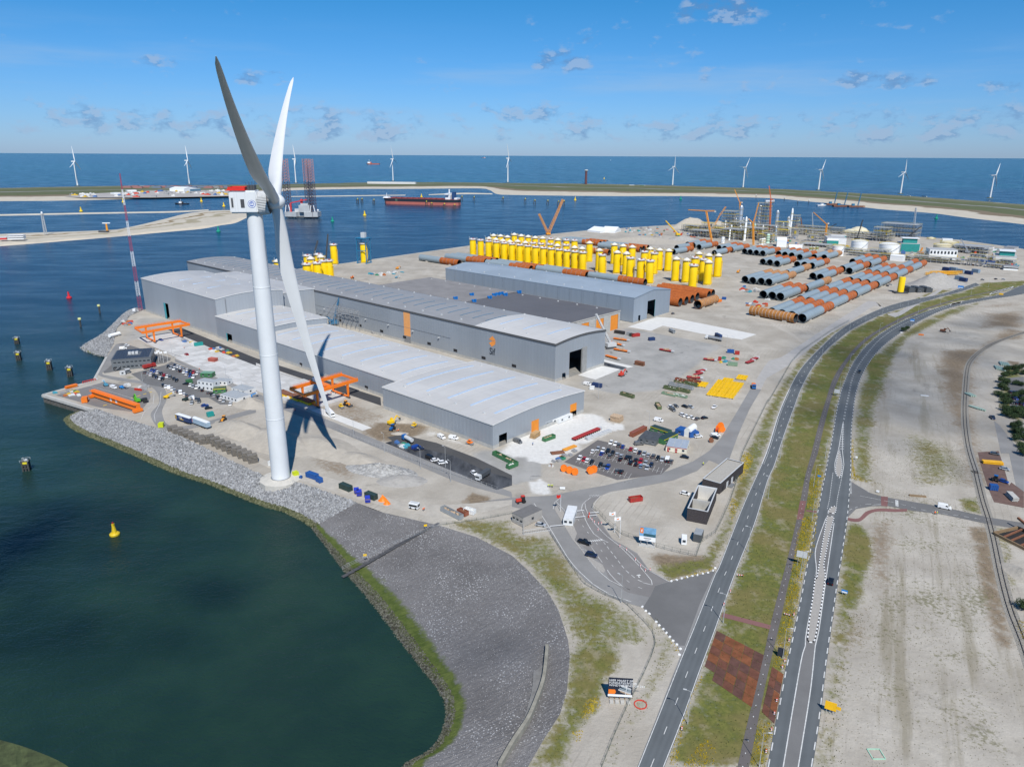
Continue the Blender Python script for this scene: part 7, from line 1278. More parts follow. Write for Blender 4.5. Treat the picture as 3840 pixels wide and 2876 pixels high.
# red self propelled trailers
def spmt(s, s2, L, c, label, load=False, grp=None):
 p = px(s); t = thing('modular_trailer', label, 'trailer', (p.x, p.y, .05), azr(s, s2), grp); m = CM[c]; MB().box(0, 0, .85, L, 2.6, .5).obj('deck', m, t); n = int(L / 1.6); me = MB().cyl((0, -.2, 0), (0, .2, 0), .42, n=10).mesh('wheel', TYRE)
 for i in range(n):
  for y in (-1, 1): link('wheel', me, t, (L * ((i + .5) / n - .5), y, .42))
 MB().box(L / 2 + 1.0, 0, .6, 1.9, 2.2, 1.0).obj('power_pack', LGREY, t)
 if load: MB().box(0, 0, 1.36, 2.4, 2.2, .8).box(2, 0, 1.36, 1.2, 1.6, 1.2).obj('load', PALE_W, t)
SPM = mat('box_red'); spr = 'red modular trailer %s'
for a in (("G640,1225", "G735,1185", 22, 'red', spr % 'in front of the wide hall'), ("G935,405", "G1000,415", 12, 'orange', spr % 'beside the crane, topmost of the stack rows', True), ("G895,442", "G955,458", 14, 'orange', spr % 'behind the white boomed crane', True), ("G940,500", "G995,510", 12, 'orange', spr % 'with forklift, beside the white boomed crane', True), ("G862,560", "G915,575", 12, 'orange', spr % 'at the edge of the asphalt pad'), ("G1605,705", "G1645,690", 9, 'red', spr % 'beside the dusty lane'), ("G1625,680", "G1655,672", 8, 'red', spr % 'touching its twin beside the dusty lane'), ("G1565,735", "G1620,740", 9, 'red', spr % 'in front of the rusty skips', True), ("G2050,600", "G2120,575", 9, 'red', spr % 'by the fence, lower of the pair'), ("G2090,575", "G2125,562", 8, 'red', spr % 'by the fence, upper of the pair'), ("G1700,580", "G1740,585", 8, 'red', spr % 'with steel load, beside the small red box', True), ("G1325,500", "G1380,510", 10, 'red', spr % 'with pale load in the middle of the yard', True)): spmt(*a)
# cable drums
def drum(s, s2, r, label, grp, m=None):
 p = px(s); t = thing('cable_drum', label, 'cable drum', (p.x, p.y, .05), azr(s, s2), grp); m = m or OR
 for x in (-.75, .75): MB().cyl((x - .08, 0, r), (x + .08, 0, r), r, n=20).obj('flange', m, t)
 MB().cyl((-.7, 0, r), (.7, 0, r), r * .62, n=16).obj('cable_core', mat('cable_red', (.50, .06, .02), .6), t)
for s in ("G447,1535", "G495,1550", "G542,1565"): drum(s, s.split(',')[0] + ',1570', 1.6, 'orange cable drum in the row of three beside the car park', 'row of cable drums')
for s in ("G675,1555", "G705,1545"): drum(s, "G700,1580", 1.7, 'orange cable drum in the pair beside the car park edge', 'pair of cable drums')
for s in ("G1800,1165", "G1785,1185", "G1810,1195", "G1775,1200"): drum(s, "G1820,1210", 1.7, 'orange cable drum in the cluster beside the haul road', 'cluster of cable drums')
drum("G1718,1285", "G1725,1300", 1.2, 'brown wooden cable drum beside the bend road', None, RUSTST)
# site cabins
CABG = mat('cabin_grey', (.11, .12, .13), .5); CABR = mat('cabin_roof', (.36, .38, .39), .5, var=.12, scale=.8)
def cabin(sa, sb, h, depth, wm, rm, label, nw=3, door=None, storeys=1, panels=0, trim=None):
 a, rz, L = front(sa, sb); t = thing('site_cabin', label, 'cabin', (a.x, a.y, .05), rz); MB().box(L / 2, depth / 2, .15, L, depth, h - .15).obj('walls', wm, t); MB().box(L / 2, depth / 2, 0, L - .6, depth - .6, .15).obj('base', DGREY, t)
 n = panels or max(1, int(L / 3))
 for i in range(n): MB().box(L * (i + .5) / n, depth / 2, h + .005, L / n - .12, depth + .1, .14).obj('roof_panel', rm, t)
 for k in range(storeys):
  for i in range(nw): w = MB().box(L * (i + .5) / nw, -.03, h / storeys * k + h / storeys * .42, 1.2, .1, 1.0).obj('window', GLASS, t); MB().box(L * (i + .5) / nw, -.06, h / storeys * k + h / storeys * .42 - .12, 1.4, .14, .1).obj('sill', WHITE, w)
  MB().box(L + .03, depth * .5, h / storeys * k + h / storeys * .42, .1, 1.2, 1.0).obj('window', GLASS, t)
 if door: MB().box(L * .12, -.04, .2, 1.0, .1, 2.1).obj('door', CM[door], t); MB().box(L * .5, -.04, .2, 1.0, .1, 2.1).obj('door', CM[door], t)
 if trim: MB().box(L / 2, -.02, h - .3, L, .1, .3).obj('trim', CM[trim], t)
 return t
cabin("G275,1165", "G400,1115", 2.9, 3.0, CM['white'], CM['white'], 'white site cabin against the wide hall, nearer the orange door', 2); cabin("G402,1128", "G522,1080", 2.9, 3.0, CM['white'], CM['white'], 'white site cabin against the wide hall, beyond its twin', 2)
cabin("G1088,1290", "G1240,1320", 3.0, 12, CABG, mat('cabin_roof_dark', (.07, .075, .08), .6, var=.2), 'dark grey cabin block beside the rust red container', 3); cabin("G1190,1190", "G1340,1240", 2.9, 4, CM['green'], CM['darkgreen'], 'green and yellow cabin behind the dark grey block', 3, trim='yellow'); cabin("G1310,1310", "G1430,1255", 2.9, 4.5, CM['green'], CM['darkgreen'], 'green and yellow cabin between the grey and cream blocks', 3, trim='yellow'); cabin("G1325,1365", "G1505,1390", 3.0, 12, mat('cabin_cream', (.68, .64, .52), .5), mat('roof_zinc', (.46, .50, .54), .4, .3, var=.1), 'cream cabin block with red doors and zinc roof', 3, door='red', trim='red')
cabin("G1405,1215", "G1480,1235", 3.0, 6, CM['blue'], CM['blue'], 'blue container cabin left of the white tent', 1); cabin("G1535,1250", "G1612,1240", 3.0, 5, CM['blue'], CM['blue'], 'blue container cabin right of the white tent', 1)
p, rz, L = front("G1480,1232", "G1540,1246"); t = thing('storage_tent', 'white arched tent between two blue container cabins', 'tent', p, rz); MB().loft([[(L / 2 + L / 2 * math.cos(a), y, 2.6 + 2.6 * math.sin(a)) for a in [math.pi * i / 10 for i in range(11)]] + [(0, y, 0), (L, y, 0)] for y in (0, 9)]).obj('canopy', TPW, t)
cabin("E1710,830", "E1845,850", 6.0, 6, CM['white'], CABR, 'two storey white site cabin block beside the cars', 4, storeys=2); cabin("E1850,790", "E1960,800", 3.0, 6, CM['white'], CABR, 'white cabin with grey roof behind the two storey block', 3); cabin("E1730,725", "E1830,728", 2.9, 5, CM['green'], mat('roof_moss', (.16, .30, .22), .7), 'green roofed cabin behind the two storey block', 2); cabin("E1840,868", "E1950,860", 3.0, 5, CM['green'], CM['olive'], 'green and yellow cabin below the two storey block', 2, trim='yellow'); cabin("E1905,910", "E2050,950", 3.0, 10, CM['white'], CABR, 'long white cabin with grey roof panels beside the sand heap', 5); cabin("E2000,850", "E2120,880", 2.8, 8, CM['white'], CABR, 'white cabin behind the long one', 3)
cabin("E1035,710", "E1085,705", 2.4, 3, LGREY, LGREY, 'pale grey hut beside the office', 1); cabin("E1085,695", "E1128,688", 2.6, 3, CABG, LGREY, 'dark grey hut beside the office', 1)
# grey office with solar roof
a, rz, L = front("E972,668", "E1312,640"); D_ = 26.0; Ho = 7.4; t = thing('office_building', 'two storey grey office with solar panels and flags beside it', 'office', a, rz); MB().box(L / 2, D_ / 2, 0, L, D_, Ho).obj('walls', clad('office_clad', (.15, .165, .175), 3.0), t); MB().box(L / 2, D_ / 2, Ho + .005, L + .4, D_ + .4, .4).obj('roof', mat('office_roof', (.12, .13, .14), .6), t)
wn = MB().box(0, 0, 0, 1.7, .12, 1.3).mesh('window', GLASS); sl = MB().box(0, -.05, -.14, 1.9, .2, .12).mesh('sill', LGREY)
for k in range(2):
 for i in range(9): w = link('window', wn, t, (L * (i + .8) / 9.4, -.04, 1.4 + k * 3.3)); link('sill', sl, w)
for k in range(2):
 for i in range(7): w = link('window', wn, t, (L + .04, D_ * (i + .6) / 7.4, 1.4 + k * 3.3), math.pi / 2); link('sill', sl, w)
sp = MB().add([(-.95, -1.5, 0), (.95, -1.5, 0), (.95, 1.5, .35), (-.95, 1.5, .35)], [(0, 1, 2, 3)]).mesh('solar_panel', mat('solar_cell', (.055, .062, .075), .2, .2, spec=.6))
for i in range(int(L / 2.1)):
 for j in range(7):
  x, y = 1.6 + i * 2.1, 2.0 + j * 3.7
  if abs(x - L * .5) < 4 and 2 <= j <= 4: continue
  link('solar_panel', sp, t, (x, y, Ho + .45))
for x in (-2.2, 0, 2.4): MB().box(L * .5 + x, D_ * .5, Ho + .4, 1.8, 2.4, 1.6).obj('air_handler', LGREY, t)
st = MB(); [st.box(1.2 + k * .35, -1.2, .25 * k, .4, 1.2, .15) for k in range(12)]; stuff(st.obj('stair', STEEL, t)); MB().box(L * .06, -.08, 0, 1.6, .14, 2.4).obj('door', DARKIN, t)
# dark brick substations
def brick(name, c):
 n = NB(name); o = n.N.new('ShaderNodeTexCoord').outputs['Object']; b = n.N.new('ShaderNodeTexBrick'); b.inputs['Scale'].default_value = 2.2; b.inputs['Color1'].default_value = (*c, 1); b.inputs['Color2'].default_value = (*[q * .7 for q in c], 1); b.inputs['Mortar'].default_value = (*[q * 1.5 for q in c], 1); mp = n.N.new('ShaderNodeMapping'); mp.inputs[2].default_value = (R(90), 0, 0); n.L.new(o, mp.inputs[0]); n.L.new(mp.outputs[0], b.inputs['Vector']); return n.done(b.outputs[0], .85, b.outputs[1], .02)
BRK = brick('brick_dark', (.055, .048, .050)); ROOFG = mat('roof_gravel', (.36, .34, .30), .95, var=.15, scale=1.0, bump=.05)
def brickhouse(sa, sb, stop, depth, label, roofs, opens):
 a, rz, L = front(sa, sb); H = ztop(a, stop[0], *[float(q) for q in stop[1:].split(',')]); t = thing('substation', label, 'building', a, rz); tk = .4
 for (x, y, sx, sy) in ((L / 2, tk / 2, L, tk), (L / 2, depth - tk / 2, L, tk), (tk / 2, depth / 2, tk, depth - 2 * tk), (L - tk / 2, depth / 2, tk, depth - 2 * tk)): MB().box(x, y, 0, sx, sy, H).obj('wall', BRK, t)
 for (x, y, sx, sy) in ((L / 2, tk / 2, L + .1, tk + .1), (L / 2, depth - tk / 2, L + .1, tk + .1), (tk / 2, depth / 2, tk + .1, depth - 2 * tk), (L - tk / 2, depth / 2, tk + .1, depth - 2 * tk)): MB().box(x, y, H + .003, sx, sy, .14).obj('coping', LGREY, t)
 for y0, y1, z, m in roofs: MB().box(L / 2, (y0 + y1) / 2 * depth, H * z - .3, L - 2 * tk - .02, (y1 - y0) * depth - 2 * tk, .3).obj('roof' if z > .5 else 'floor_slab', m, t)
 for (side, f, w, h) in opens:
  if side == 'r': MB().box(L + .03, depth * f, .1, .1, w, h).obj('door', LGREY if h > 2.6 else DARKIN, t)
  else: MB().box(L * f, -.03, 1.2, w, .1, h).obj('window', GLASS, t)
 return t, L, H
t, L, H = brickhouse("J1637,308", "J1790,352", "J1640,216", 29, 'dark brick substation with gravel roof beside the left road', [(0, 1, .93, ROOFG)], [('f', .3, 1.6, 1.0), ('r', .12, 2.2, 2.5), ('r', .3, 2.2, 3.0), ('r', .5, 2.2, 3.0)]); MB().box(L + 1.2, 11, 0, 1.6, 4, .9).obj('entrance_step', STEEL, t)
t, L, H = brickhouse("J1505,580", "J1680,615", "J1510,470", 24, 'dark brick open topped transformer enclosure beside the left road', [(0, 1, .04, CONC)], []); MB().box(L / 2, 10, 0, L - .9, .5, H * .96).obj('fire_wall', CONC, t); slab(t, 'inner_face', CONC_W, .42, L - .42, 23.2, 23.58, .1, H)
# gatehouse, guard container, barriers, gate
cabin("J0,590", "J95,640", 4.2, 11, mat('gate_wall', (.34, .32, .29), .7), mat('gate_roof', (.15, .145, .14), .8), 'small flat roofed gatehouse at the works entrance', 3, panels=1)
cabin("J440,620", "J525,630", 3.0, 12, CM['white'], CM['white'], 'long white guard container on the entrance island', 2, panels=1)
for s, s2, lab in (("J495,520", "J620,507", 'white barrier boom behind the guard container, upper'), ("J530,570", "J632,560", 'white barrier boom beside the guard container, lower'), ("J665,530", "J750,523", 'white barrier boom across the entrance lane'), ("J660,555", "J730,548", 'second white boom across the entrance lane')):
 a, rz, L = front(s, s2); t = thing('barrier', lab, 'barrier', a, rz); MB().box(0, 0, .05, .4, .4, 1.1).obj('post', mat('barrier_red', (.55, .05, .03), .5), t); MB().box(L / 2, 0, .95, L, .12, .14).obj('boom', WHITE, t); MB().box(L, 0, .05, .15, .15, .9).obj('rest', LGREY, t)
a, rz, L = front("J95,700", "J330,665"); t = thing('sliding_gate', 'long grey sliding gate in front of the gatehouse', 'gate', a, rz); MB().box(L / 2, 0, .1, L, .15, .15).obj('lower_rail', LGREY, t); MB().box(L / 2, 0, 1.7, L, .12, .12).obj('upper_rail', LGREY, t); [MB().box(L * i / 16, 0, .25, .06, .06, 1.45).obj('bar', LGREY, t) for i in range(17)]
a, rz, L = front("J330,642", "J455,630"); t = thing('sliding_gate', 'white gate rail between gate and guard container', 'gate', a, rz); MB().box(L / 2, 0, .8, L, .12, .14).obj('rail', WHITE, t); [MB().box(x, 0, 0, .14, .14, .8).obj('post', LGREY, t) for x in (0, L)]
# billboards
NAVY = mat('print_navy', (.012, .018, .035), .5); SKYP = mat('print_sky', (.16, .34, .52), .5, var=.3, scale=.6); SEAP = mat('print_sea', (.03, .10, .13), .5, var=.3)
def txt(par, body, size, m, x, y, z, rz=0.0, align='LEFT', name='lettering'):
 o = link(name, text_mesh(body, size, m, name, .01, align), par, (x, y, z)); o.rotation_euler = (R(90), 0, rz); return o
a = px("L1805,1075"); b = px("L1985,1085"); d = b - a; L = d.length * 1.16; H0, H1 = 1.2, 7.4; t = thing('billboard', 'dark billboard with white headline and orange arrow beside the left road', 'billboard', a - d * .08, math.atan2(d.y, d.x))
MB().box(L / 2, .15, H0, L, .2, H1 - H0).obj('board', NAVY, t); [MB().box(L * x, .6, 0, .25, .25, H1 - .4).obj('post', TIMB, t) for x in (.08, .3, .5, .72, .92)]; [MB().box(L * x, -.9, 0, 1.0, 1.2, .5).obj('ballast_block', CONC, t) for x in (.15, .38, .6, .85)]
MB().box(L / 2, .03, H0 + .05, L, .02, .75).obj('footer_strip', WHITE, t); MB().add([(L * .02, .03, 2.1), (L * .28, .03, 2.1), (L * .33, .03, 2.85), (L * .28, .03, 3.6), (L * .02, .03, 3.6)], [(0, 1, 2, 3, 4)]).obj('arrow_panel', OR, t)
for i, s in enumerate(('HIER MAAKT SIF', 'FUNDATIES VOOR', 'WINDTURBINES OP ZEE')): txt(t, s, .92, WHITE, L * .03, .02, 6.35 - i * .82)
for i, (x0, z0, c) in enumerate(((.42, 3.4, LGREY), (.46, 3.9, MPG), (.5, 2.9, PALE_W), (.55, 4.4, MPG), (.5, 4.9, LGREY))): MB().add([(L * x0, .03 - i * .002, z0), (L * .95, .03 - i * .002, z0 - 1.2), (L * .95, .03 - i * .002, z0 - .75), (L * x0, .03 - i * .002, z0 + .4)], [(0, 1, 2, 3)]).obj('picture_strip', c, t)
MB().add([(L * .72, .015, 1.9), (L * .735, .015, 1.9), (L * .79, .015, 6.6), (L * .775, .015, 6.6)], [(0, 1, 2, 3)]).obj('picture_tower', WHITE, t)
a = px("J1100,790"); b = px("J1225,810"); d = b - a; L = d.length * 1.12; t = thing('billboard', 'billboard with orange logo, sea picture and grey lettering inside the fence', 'billboard', a - d * .05, math.atan2(d.y, d.x)); H0, H1 = 2.2, 8.0
MB().box(L / 2, .15, H0, L, .2, H1 - H0).obj('board', SKYP, t); [MB().box(L * x, .5, 0, .3, .3, H1 - .5).obj('post', STEEL, t) for x in (.1, .5, .9)]; MB().box(L / 2, .2, .0, L, 2.2, .35).obj('ballast_block', CONC, t); MB().box(L / 2, .03, H0 + .02, L, .02, 1.9).obj('white_strip', WHITE, t); MB().box(L * .13, .03, 5.4, L * .2, .02, 2.3).obj('logo_panel', OR, t); MB().box(L * .62, .032, 4.2, L * .74, .02, 1.2).obj('picture_sea', SEAP, t); MB().add([(L * .1, .012, 5.9), (L * .16, .012, 5.9), (L * .16, .012, 7.2), (L * .1, .012, 6.8)], [(0, 1, 2, 3)]).obj('emblem', WHITE, t)
for z, w, h in ((3.2, .46, .42), (2.6, .30, .25)): MB().box(L * .5, .018, z, L * w, .01, h).obj('print_line', STEEL, t)
# flags
FL = mat('flag_white', (.78, .78, .77), .7)
def flag(s, H, label, m=FL, grp=None, band=True, fl=1.0):
 p = px(s); t = thing('flag_pole', label, 'flag', p, .2, grp); MB().cyl((0, 0, 0), (0, 0, H), .10, .06, 8).obj('pole', WHITE, t); mb = MB(); n = 8; V = []
 for i in range(n + 1): x = -2.6 * fl * i / n; y = .25 * math.sin(i * 1.1); V += [(x, y, H - .2), (x, y, H - 1.7)]
 mb.add(V, [(2 * i, 2 * i + 1, 2 * i + 3, 2 * i + 2) for i in range(n)]); f = mb.obj('flag', m, t)
 if band: mb2 = MB(); mb2.add([(x, y - .02, z - .55 if k % 2 == 0 else z + .45) for k, (x, y, z) in enumerate(V[4:12])], [(0, 1, 3, 2), (2, 3, 5, 4), (4, 5, 7, 6)]); mb2.obj('emblem', OR, f)
flag("J885,685", 9.6, 'white company flag nearer the barriers on a tall pole'); flag("J930,730", 9.6, 'white company flag nearer the billboard on a tall pole'); flag("J418,500", 8, 'red and white windsock pole on the entrance island', REDP, None, False, .7)
for s in ("E1372,600", "E1412,598", "E1450,596", "E1388,585"): flag(s, 8.5, 'white flag on a pole beside the grey office', FL, 'flags beside the office', False, .8)
# LAMPS, SIGNS, FENCES
POLE = mat('pole_galv', (.46, .47, .47), .45, .3)
def lamp_proto():
 t = thing('street_lamp', 'x', 'street lamp'); MB().cyl((0, 0, 0), (0, 0, 10.7), .11, .06, 8).obj('pole', POLE, t); MB().beam((0, 0, 10.6), (0, 1.2, 10.9), .08).obj('arm', POLE, t); MB().box(0, 1.5, 10.82, .34, .9, .14).obj('lamp_head', LGREY, t); MB().cyl((0, 0, .05), (0, 0, .9), .16, n=8).obj('base_sleeve', POLE, t); return t
lp, lu = lamp_proto(), []
def lamp(s, az, lab, grp): p = px(s); place(lp, lu, (p.x, p.y, 0), az, lab, None, grp)
for s in "M640,1285 M948,412 J1820,1460 J2035,850 J2209,390 H105,1420 H205,1140 H285,915 H365,735 H460,585 H578,455 H700,350 H838,265 H985,190 H1140,120 H1310,70 D1480,1430 D1200,1540".split(): lamp(s, R(70), 'galvanised street lamp between the left road and the grass', 'lamps along the left road')
for s in "M1258,1657 M1460,718 K275,1070 K378,590 K392,285 H492,1425 H562,1105 H613,855 H700,650 H815,495 H955,365 H1115,255 H1295,170 H1485,100 D1750,1400 D1900,1330".split(): lamp(s, R(-100), 'galvanised street lamp on the flower verge of the right road', 'lamps along the right road')
for s in "F320,950 F590,1120 F845,1240 F1110,1380 F1420,1520 F1635,1500 F1680,1630 E2090,830 E1955,760 E1490,560 E1230,760 J940,1290 G1180,1180 G745,910 G1850,475 G1905,490".split(): lamp(s, R(50), 'slim yard lamp along the works road and yards', 'yard lamps')
def sign(sa, size, zb, label, m, n=2, rz=None, back=None):
 a = px(sa); t = thing('road_sign', label, 'sign', a, rz if rz is not None else math.atan2(a.y, a.x) - math.pi / 2); w, h = size; MB().box(0, 0, zb, w, .1, h).obj('panel', m, t)
 for i in range(n): MB().cyl(((i / max(1, n - 1) - .5) * w * .6 if n > 1 else 0, .12, 0), ((i / max(1, n - 1) - .5) * w * .6 if n > 1 else 0, .12, zb + h * .9), .07, n=6).obj('post', POLE, t)
 return t
SB = mat('sign_blue', (.02, .20, .55), .4); SY = mat('sign_yellow', (.80, .45, .01), .45)
t = sign("M1865,1195", (2.9, 2.6), 1.3, 'yellow temporary road sign with side arrow beside the right road', SY, 3); MB().box(2.0, -.02, 2.1, 1.1, .1, 1.0).obj('arrow_panel', SY, t)
t = sign("M1990,175", (2.0, 1.2), 1.0, 'blue and white direction sign beside the right road', SB); MB().box(0, -.06, 1.1, 1.7, .02, .5).obj('white_field', WHITE, t)
sign("M1440,708", (1.9, 3.0), .4, 'white trailer mounted solar sign board on the flower verge', mat('solar_sign', (.03, .035, .05), .3), 2); sign("K278,975", (3.6, 2.6), 3.8, 'large grey backed direction sign beside the cycle path', LGREY, 2); sign("H590,885", (3.2, 2.6), 1.8, 'grey backed direction sign on the verge of the right road', LGREY, 2); t = sign("H1237,285", (3.2, 2.2), 4.4, 'blue direction sign on the outer curve of the right road', SB, 1); MB().box(0, -.06, 4.7, 2.6, .02, .6).obj('white_field', WHITE, t)
t = sign("D1655,1370", (5.5, 3.0), 4.2, 'blue gantry sign beside the left road near the refinery', SB, 2); MB().box(0, -.06, 4.6, 4.4, .02, .7).obj('white_field', WHITE, t); sign("H760,1440", (1.0, 1.0), 1.2, 'small diamond shaped priority sign beside the right road', WHITE, 1); sign("H1150,345", (1.6, .9), .3, 'white small board pair on the verge of the curve', WHITE, 2); sign("K945,340", (1.2, .9), .4, 'white double box at the side road', WHITE, 2); sign("K430,280", (1.4, .8), 4.6, 'blue sign arm above the cycle path', SB, 1); sign("J435,315", (2.4, 1.1), .4, 'white and orange notice boards beside the bend road', WHITE, 2); sign("D2010,1398", (4, 1.6), .5, 'orange barrier board at the end of the right road', SY, 2); sign("H1320,365", (4, 1.2), .3, 'orange barrier boards beside the pile store', OR, 2)
# red and white posts
RW = mat('barrier_red')
def post_rw(s, lab, grp):
 p = px(s); t = thing('marker_post', lab, 'marker post', p, 0, grp);
 for k in range(4): MB().box(0, 0, .1 + k * .28, .34, .12, .28).obj('band', RW if k % 2 else WHITE, t)
 MB().box(0, 0, 0, .7, .5, .1).obj('foot', DGREY, t)
for s in "J742,670 J745,615 J770,612 J710,600 J690,580 J988,840 J1064,925 J1108,980 J1150,1020 J1190,1015 J930,810".split(): post_rw(s, 'red and white marker post along the entrance lane', 'marker posts at the entrance')
for s in "M1008,150 M952,265 M590,1335 M1363,1345 M1388,1200 M1408,1090 M1457,803 M1477,750 M1514,573 M1557,350 M1317,1532".split(): post_rw(s, 'red and white marker post along the road verge', 'marker posts on the verges')
for s, s2, lab in (("M1065,12", "M1120,15", 'red and white barrier plank on the verge of the left road'), ("M1470,345", "M1530,362", 'red and white barrier plank between cycle path and right road')):
 a, rz, L = front(s, s2); t = thing('barrier_plank', lab, 'barrier', a, rz); [MB().box(L * (k + .5) / 6, 0, .6, L / 6, .08, .3).obj('band', RW if k % 2 else WHITE, t) for k in range(6)]; [MB().box(x, 0, 0, .1, .5, .7).obj('leg', DGREY, t) for x in (.2, L - .2)]
# white stones along the junction corners
for pts, lab, grp in (("M250,275 280,310 310,335 370,405 395,435 430,468 458,500 487,535 515,568 548,600 578,638 570,688", 'white painted stone along the lower junction corner', 'stones at the lower corner'), ("J1375,1103 1420,1092 1465,1080 1510,1068 1555,1058 1600,1050 1645,1038 1690,1030 1735,1012 1752,990", 'white painted stone along the upper junction corner', 'stones at the upper corner')):
 for q in g(pts): o = MB().box(0, 0, 0, .85, .6, .35, 0, .8, .8).obj('kerb_stone', KW, None, (q.x, q.y, .03), RNG.uniform(0, 3)); tag(o, lab, 'stone', grp)
# fences
def fence(pts, label, h=1.9, m=POLE, step=3.0, wire=.05):
 q = g(pts); L = plen(q); n = max(2, int(L / step)); q = even(q, n + 1); c = q[0]; t = thing('fence', label, 'fence', c); me = MB().cyl((0, 0, 0), (0, 0, h), .055, n=6).mesh('post', m)
 for p in q: link('post', me, t, p - c)
 for z in (h * .97, h * .5, .12):
  mb = MB(); [mb.beam(a - c + Vector((0, 0, z)), b - c + Vector((0, 0, z)), wire) for a, b in zip(q[:-1], q[1:])]; mb.obj('rail', m, t)
 return t
FG = mat('fence_dark', (.10, .12, .10), .6)
fence("G2209,930 2100,1150 1990,1380 1920,1640 J1960,180 1880,420 1800,600 1755,690", 'dark wire fence between the substations and the left road', m=FG); fence("J1755,690 1630,770 1590,890 1400,850 1180,790", 'wire fence round the billboard corner', m=FG); fence("J1180,790 950,700 820,600 750,520 690,470", 'wire fence along the entrance lane', m=FG); fence("J330,700 480,930 610,1120 790,1220 960,1280 M100,240 280,420 350,510 360,600 330,700 250,880 120,1130 0,1400 -100,1657", 'dark fence curving from the gate down to the road verge', m=FG, h=1.3); fence("H0,950 200,600 290,500 540,330 700,240", 'dark wire fence along the haul road', m=FG); fence("F700,1190 1000,1310 1500,1500 2080,1700", 'railing between the works road and the black membrane'); fence("I745,1000 880,935 1200,780 1580,622", 'railing across the dark bitumen slope down to the water', h=1.4); fence("I1580,620 1750,600 2000,560 2209,520", 'low wire fence on top of the slope', m=FG, h=1.2); fence("J100,705 95,640", 'short fence beside the sliding gate')
o = MB(); q = even(g("I740,1005 880,940 1200,790 1580,622", -1.2), 20); [o.beam(a + Vector((0, 0, 1.2 * i / 19 - 3.0 * (1 - i / 19) + .1)), b + Vector((0, 0, 1.2 * i / 19 - 3.0 * (1 - i / 19) + .1)), 1.3, .3) for i, (a, b) in enumerate(zip(q[:-1], q[1:]))]; tag(o.obj('cable_duct', mat('duct_dark', (.075, .075, .078), .85, var=.2)), 'dark stepped cable duct running down the bitumen slope', 'duct')
for s, z in (("I1463,648", 0), ("I942,905", -2)): p = px(s, z); t = thing('warning_sign', 'small yellow warning board on the slope railing', 'sign', p, .3, 'yellow boards on the slope'); MB().box(0, 0, 1.0, 1.3, .08, .9).obj('panel', YEL, t); MB().box(0, .1, 0, .1, .1, 1.6).obj('post', POLE, t)
# LORRIES AND MACHINES
WME = MB().cyl((0, -.16, 0), (0, .16, 0), .5, n=12).mesh('wheel', TYRE); BWM = MB().cyl((0, -.3, 0), (0, .3, 0), .85, n=14).mesh('wheel', TYRE)
def wheels(t, xs, w, me=None, z=.5):
 for x in xs:
  for y in (-w, w): link('wheel', me or WME, t, (x, y, z))
def trailer(sa, sb, side, label, txts=()):
 a, rz, L = front(sa, sb); t = thing('semi_trailer', label, 'trailer', (a.x, a.y, .05), rz); MB().box(L / 2, 1.25, 1.15, L, 2.5, 2.7).obj('box_body', side, t); MB().box(L / 2, 1.25, 3.855, L + .05, 2.55, .08).obj('roof', WHITE, t); MB().box(L / 2, 1.25, .9, L, 1.0, .24).obj('chassis', DGREY, t)
 for x in (L * .62, L * .72, L * .82): [link('wheel', WME, t, (x, y, .5)) for y in (.3, 2.2)]
 MB().box(L * .25, 1.25, .05, .2, 1.6, .85).obj('landing_leg', DGREY, t); MB().box(L + .03, 1.25, 1.2, .06, 2.4, 2.6).obj('rear_door', side if not txts else side, t)
 for s, sz, m, x, z in txts: txt(t, s, sz, m, L * x, -.03, z, 0, 'LEFT')
 return t, L
t, L = trailer("E1515,1098", "E1640,1138", CM['navy'], 'dark blue curtain trailer with white lettering parked on the sand', (('THIJS', 1.35, WHITE, .26, 2.3),)); MB().box(L * .45, -.03, 1.75, L * .25, .02, .4).obj('yellow_band', YEL, t); [MB().box(L * .06, -.03, 1.7 + k * .7, L * .1, .02, .35).obj('stripe', YEL, t) for k in range(3)]
t, L = trailer("E1652,1128", "E1785,1178", mat('trailer_paleblue', (.30, .40, .48), .5), 'pale blue curtain trailer parked end to end with the dark blue one'); MB().box(L * .07, -.03, 1.6, L * .1, .02, 1.9).obj('red_mark', mat('faded_red', (.42, .22, .22), .5), t)
def lorry(s, s2, L, cab, body, label, kind='box'):
 p = px(s); t = thing('lorry', label, 'lorry', (p.x, p.y, .05), azr(s, s2)); c = MB().box(L / 2 - 1.1, 0, .7, 2.2, 2.4, 2.3, 0, .85, .95).obj('cab', cab, t); MB().box(L / 2 - .12, 0, 1.75, .2, 2.0, .8).obj('windscreen', CGL, c); MB().box(0, 0, .75, L - .3, 1.0, .3).obj('chassis', DGREY, t)
 if kind == 'tank': MB().cyl((-L / 2 + .2, 0, 2.15), (L / 2 - 2.6, 0, 2.15), 1.1, n=14).obj('tank', body, t)
 elif kind == 'flat': MB().box(-1.2, 0, 1.06, L - 2.8, 2.4, .25).obj('flat_bed', body, t)
 else: MB().box(-1.25, 0, 1.06, L - 2.7, 2.45, 1.9 if kind == 'box' else 1.2, 0, 1, 1).obj('body', body, t)
 wheels(t, (L / 2 - 1.2, -L * .2, -L * .34), 1.05)
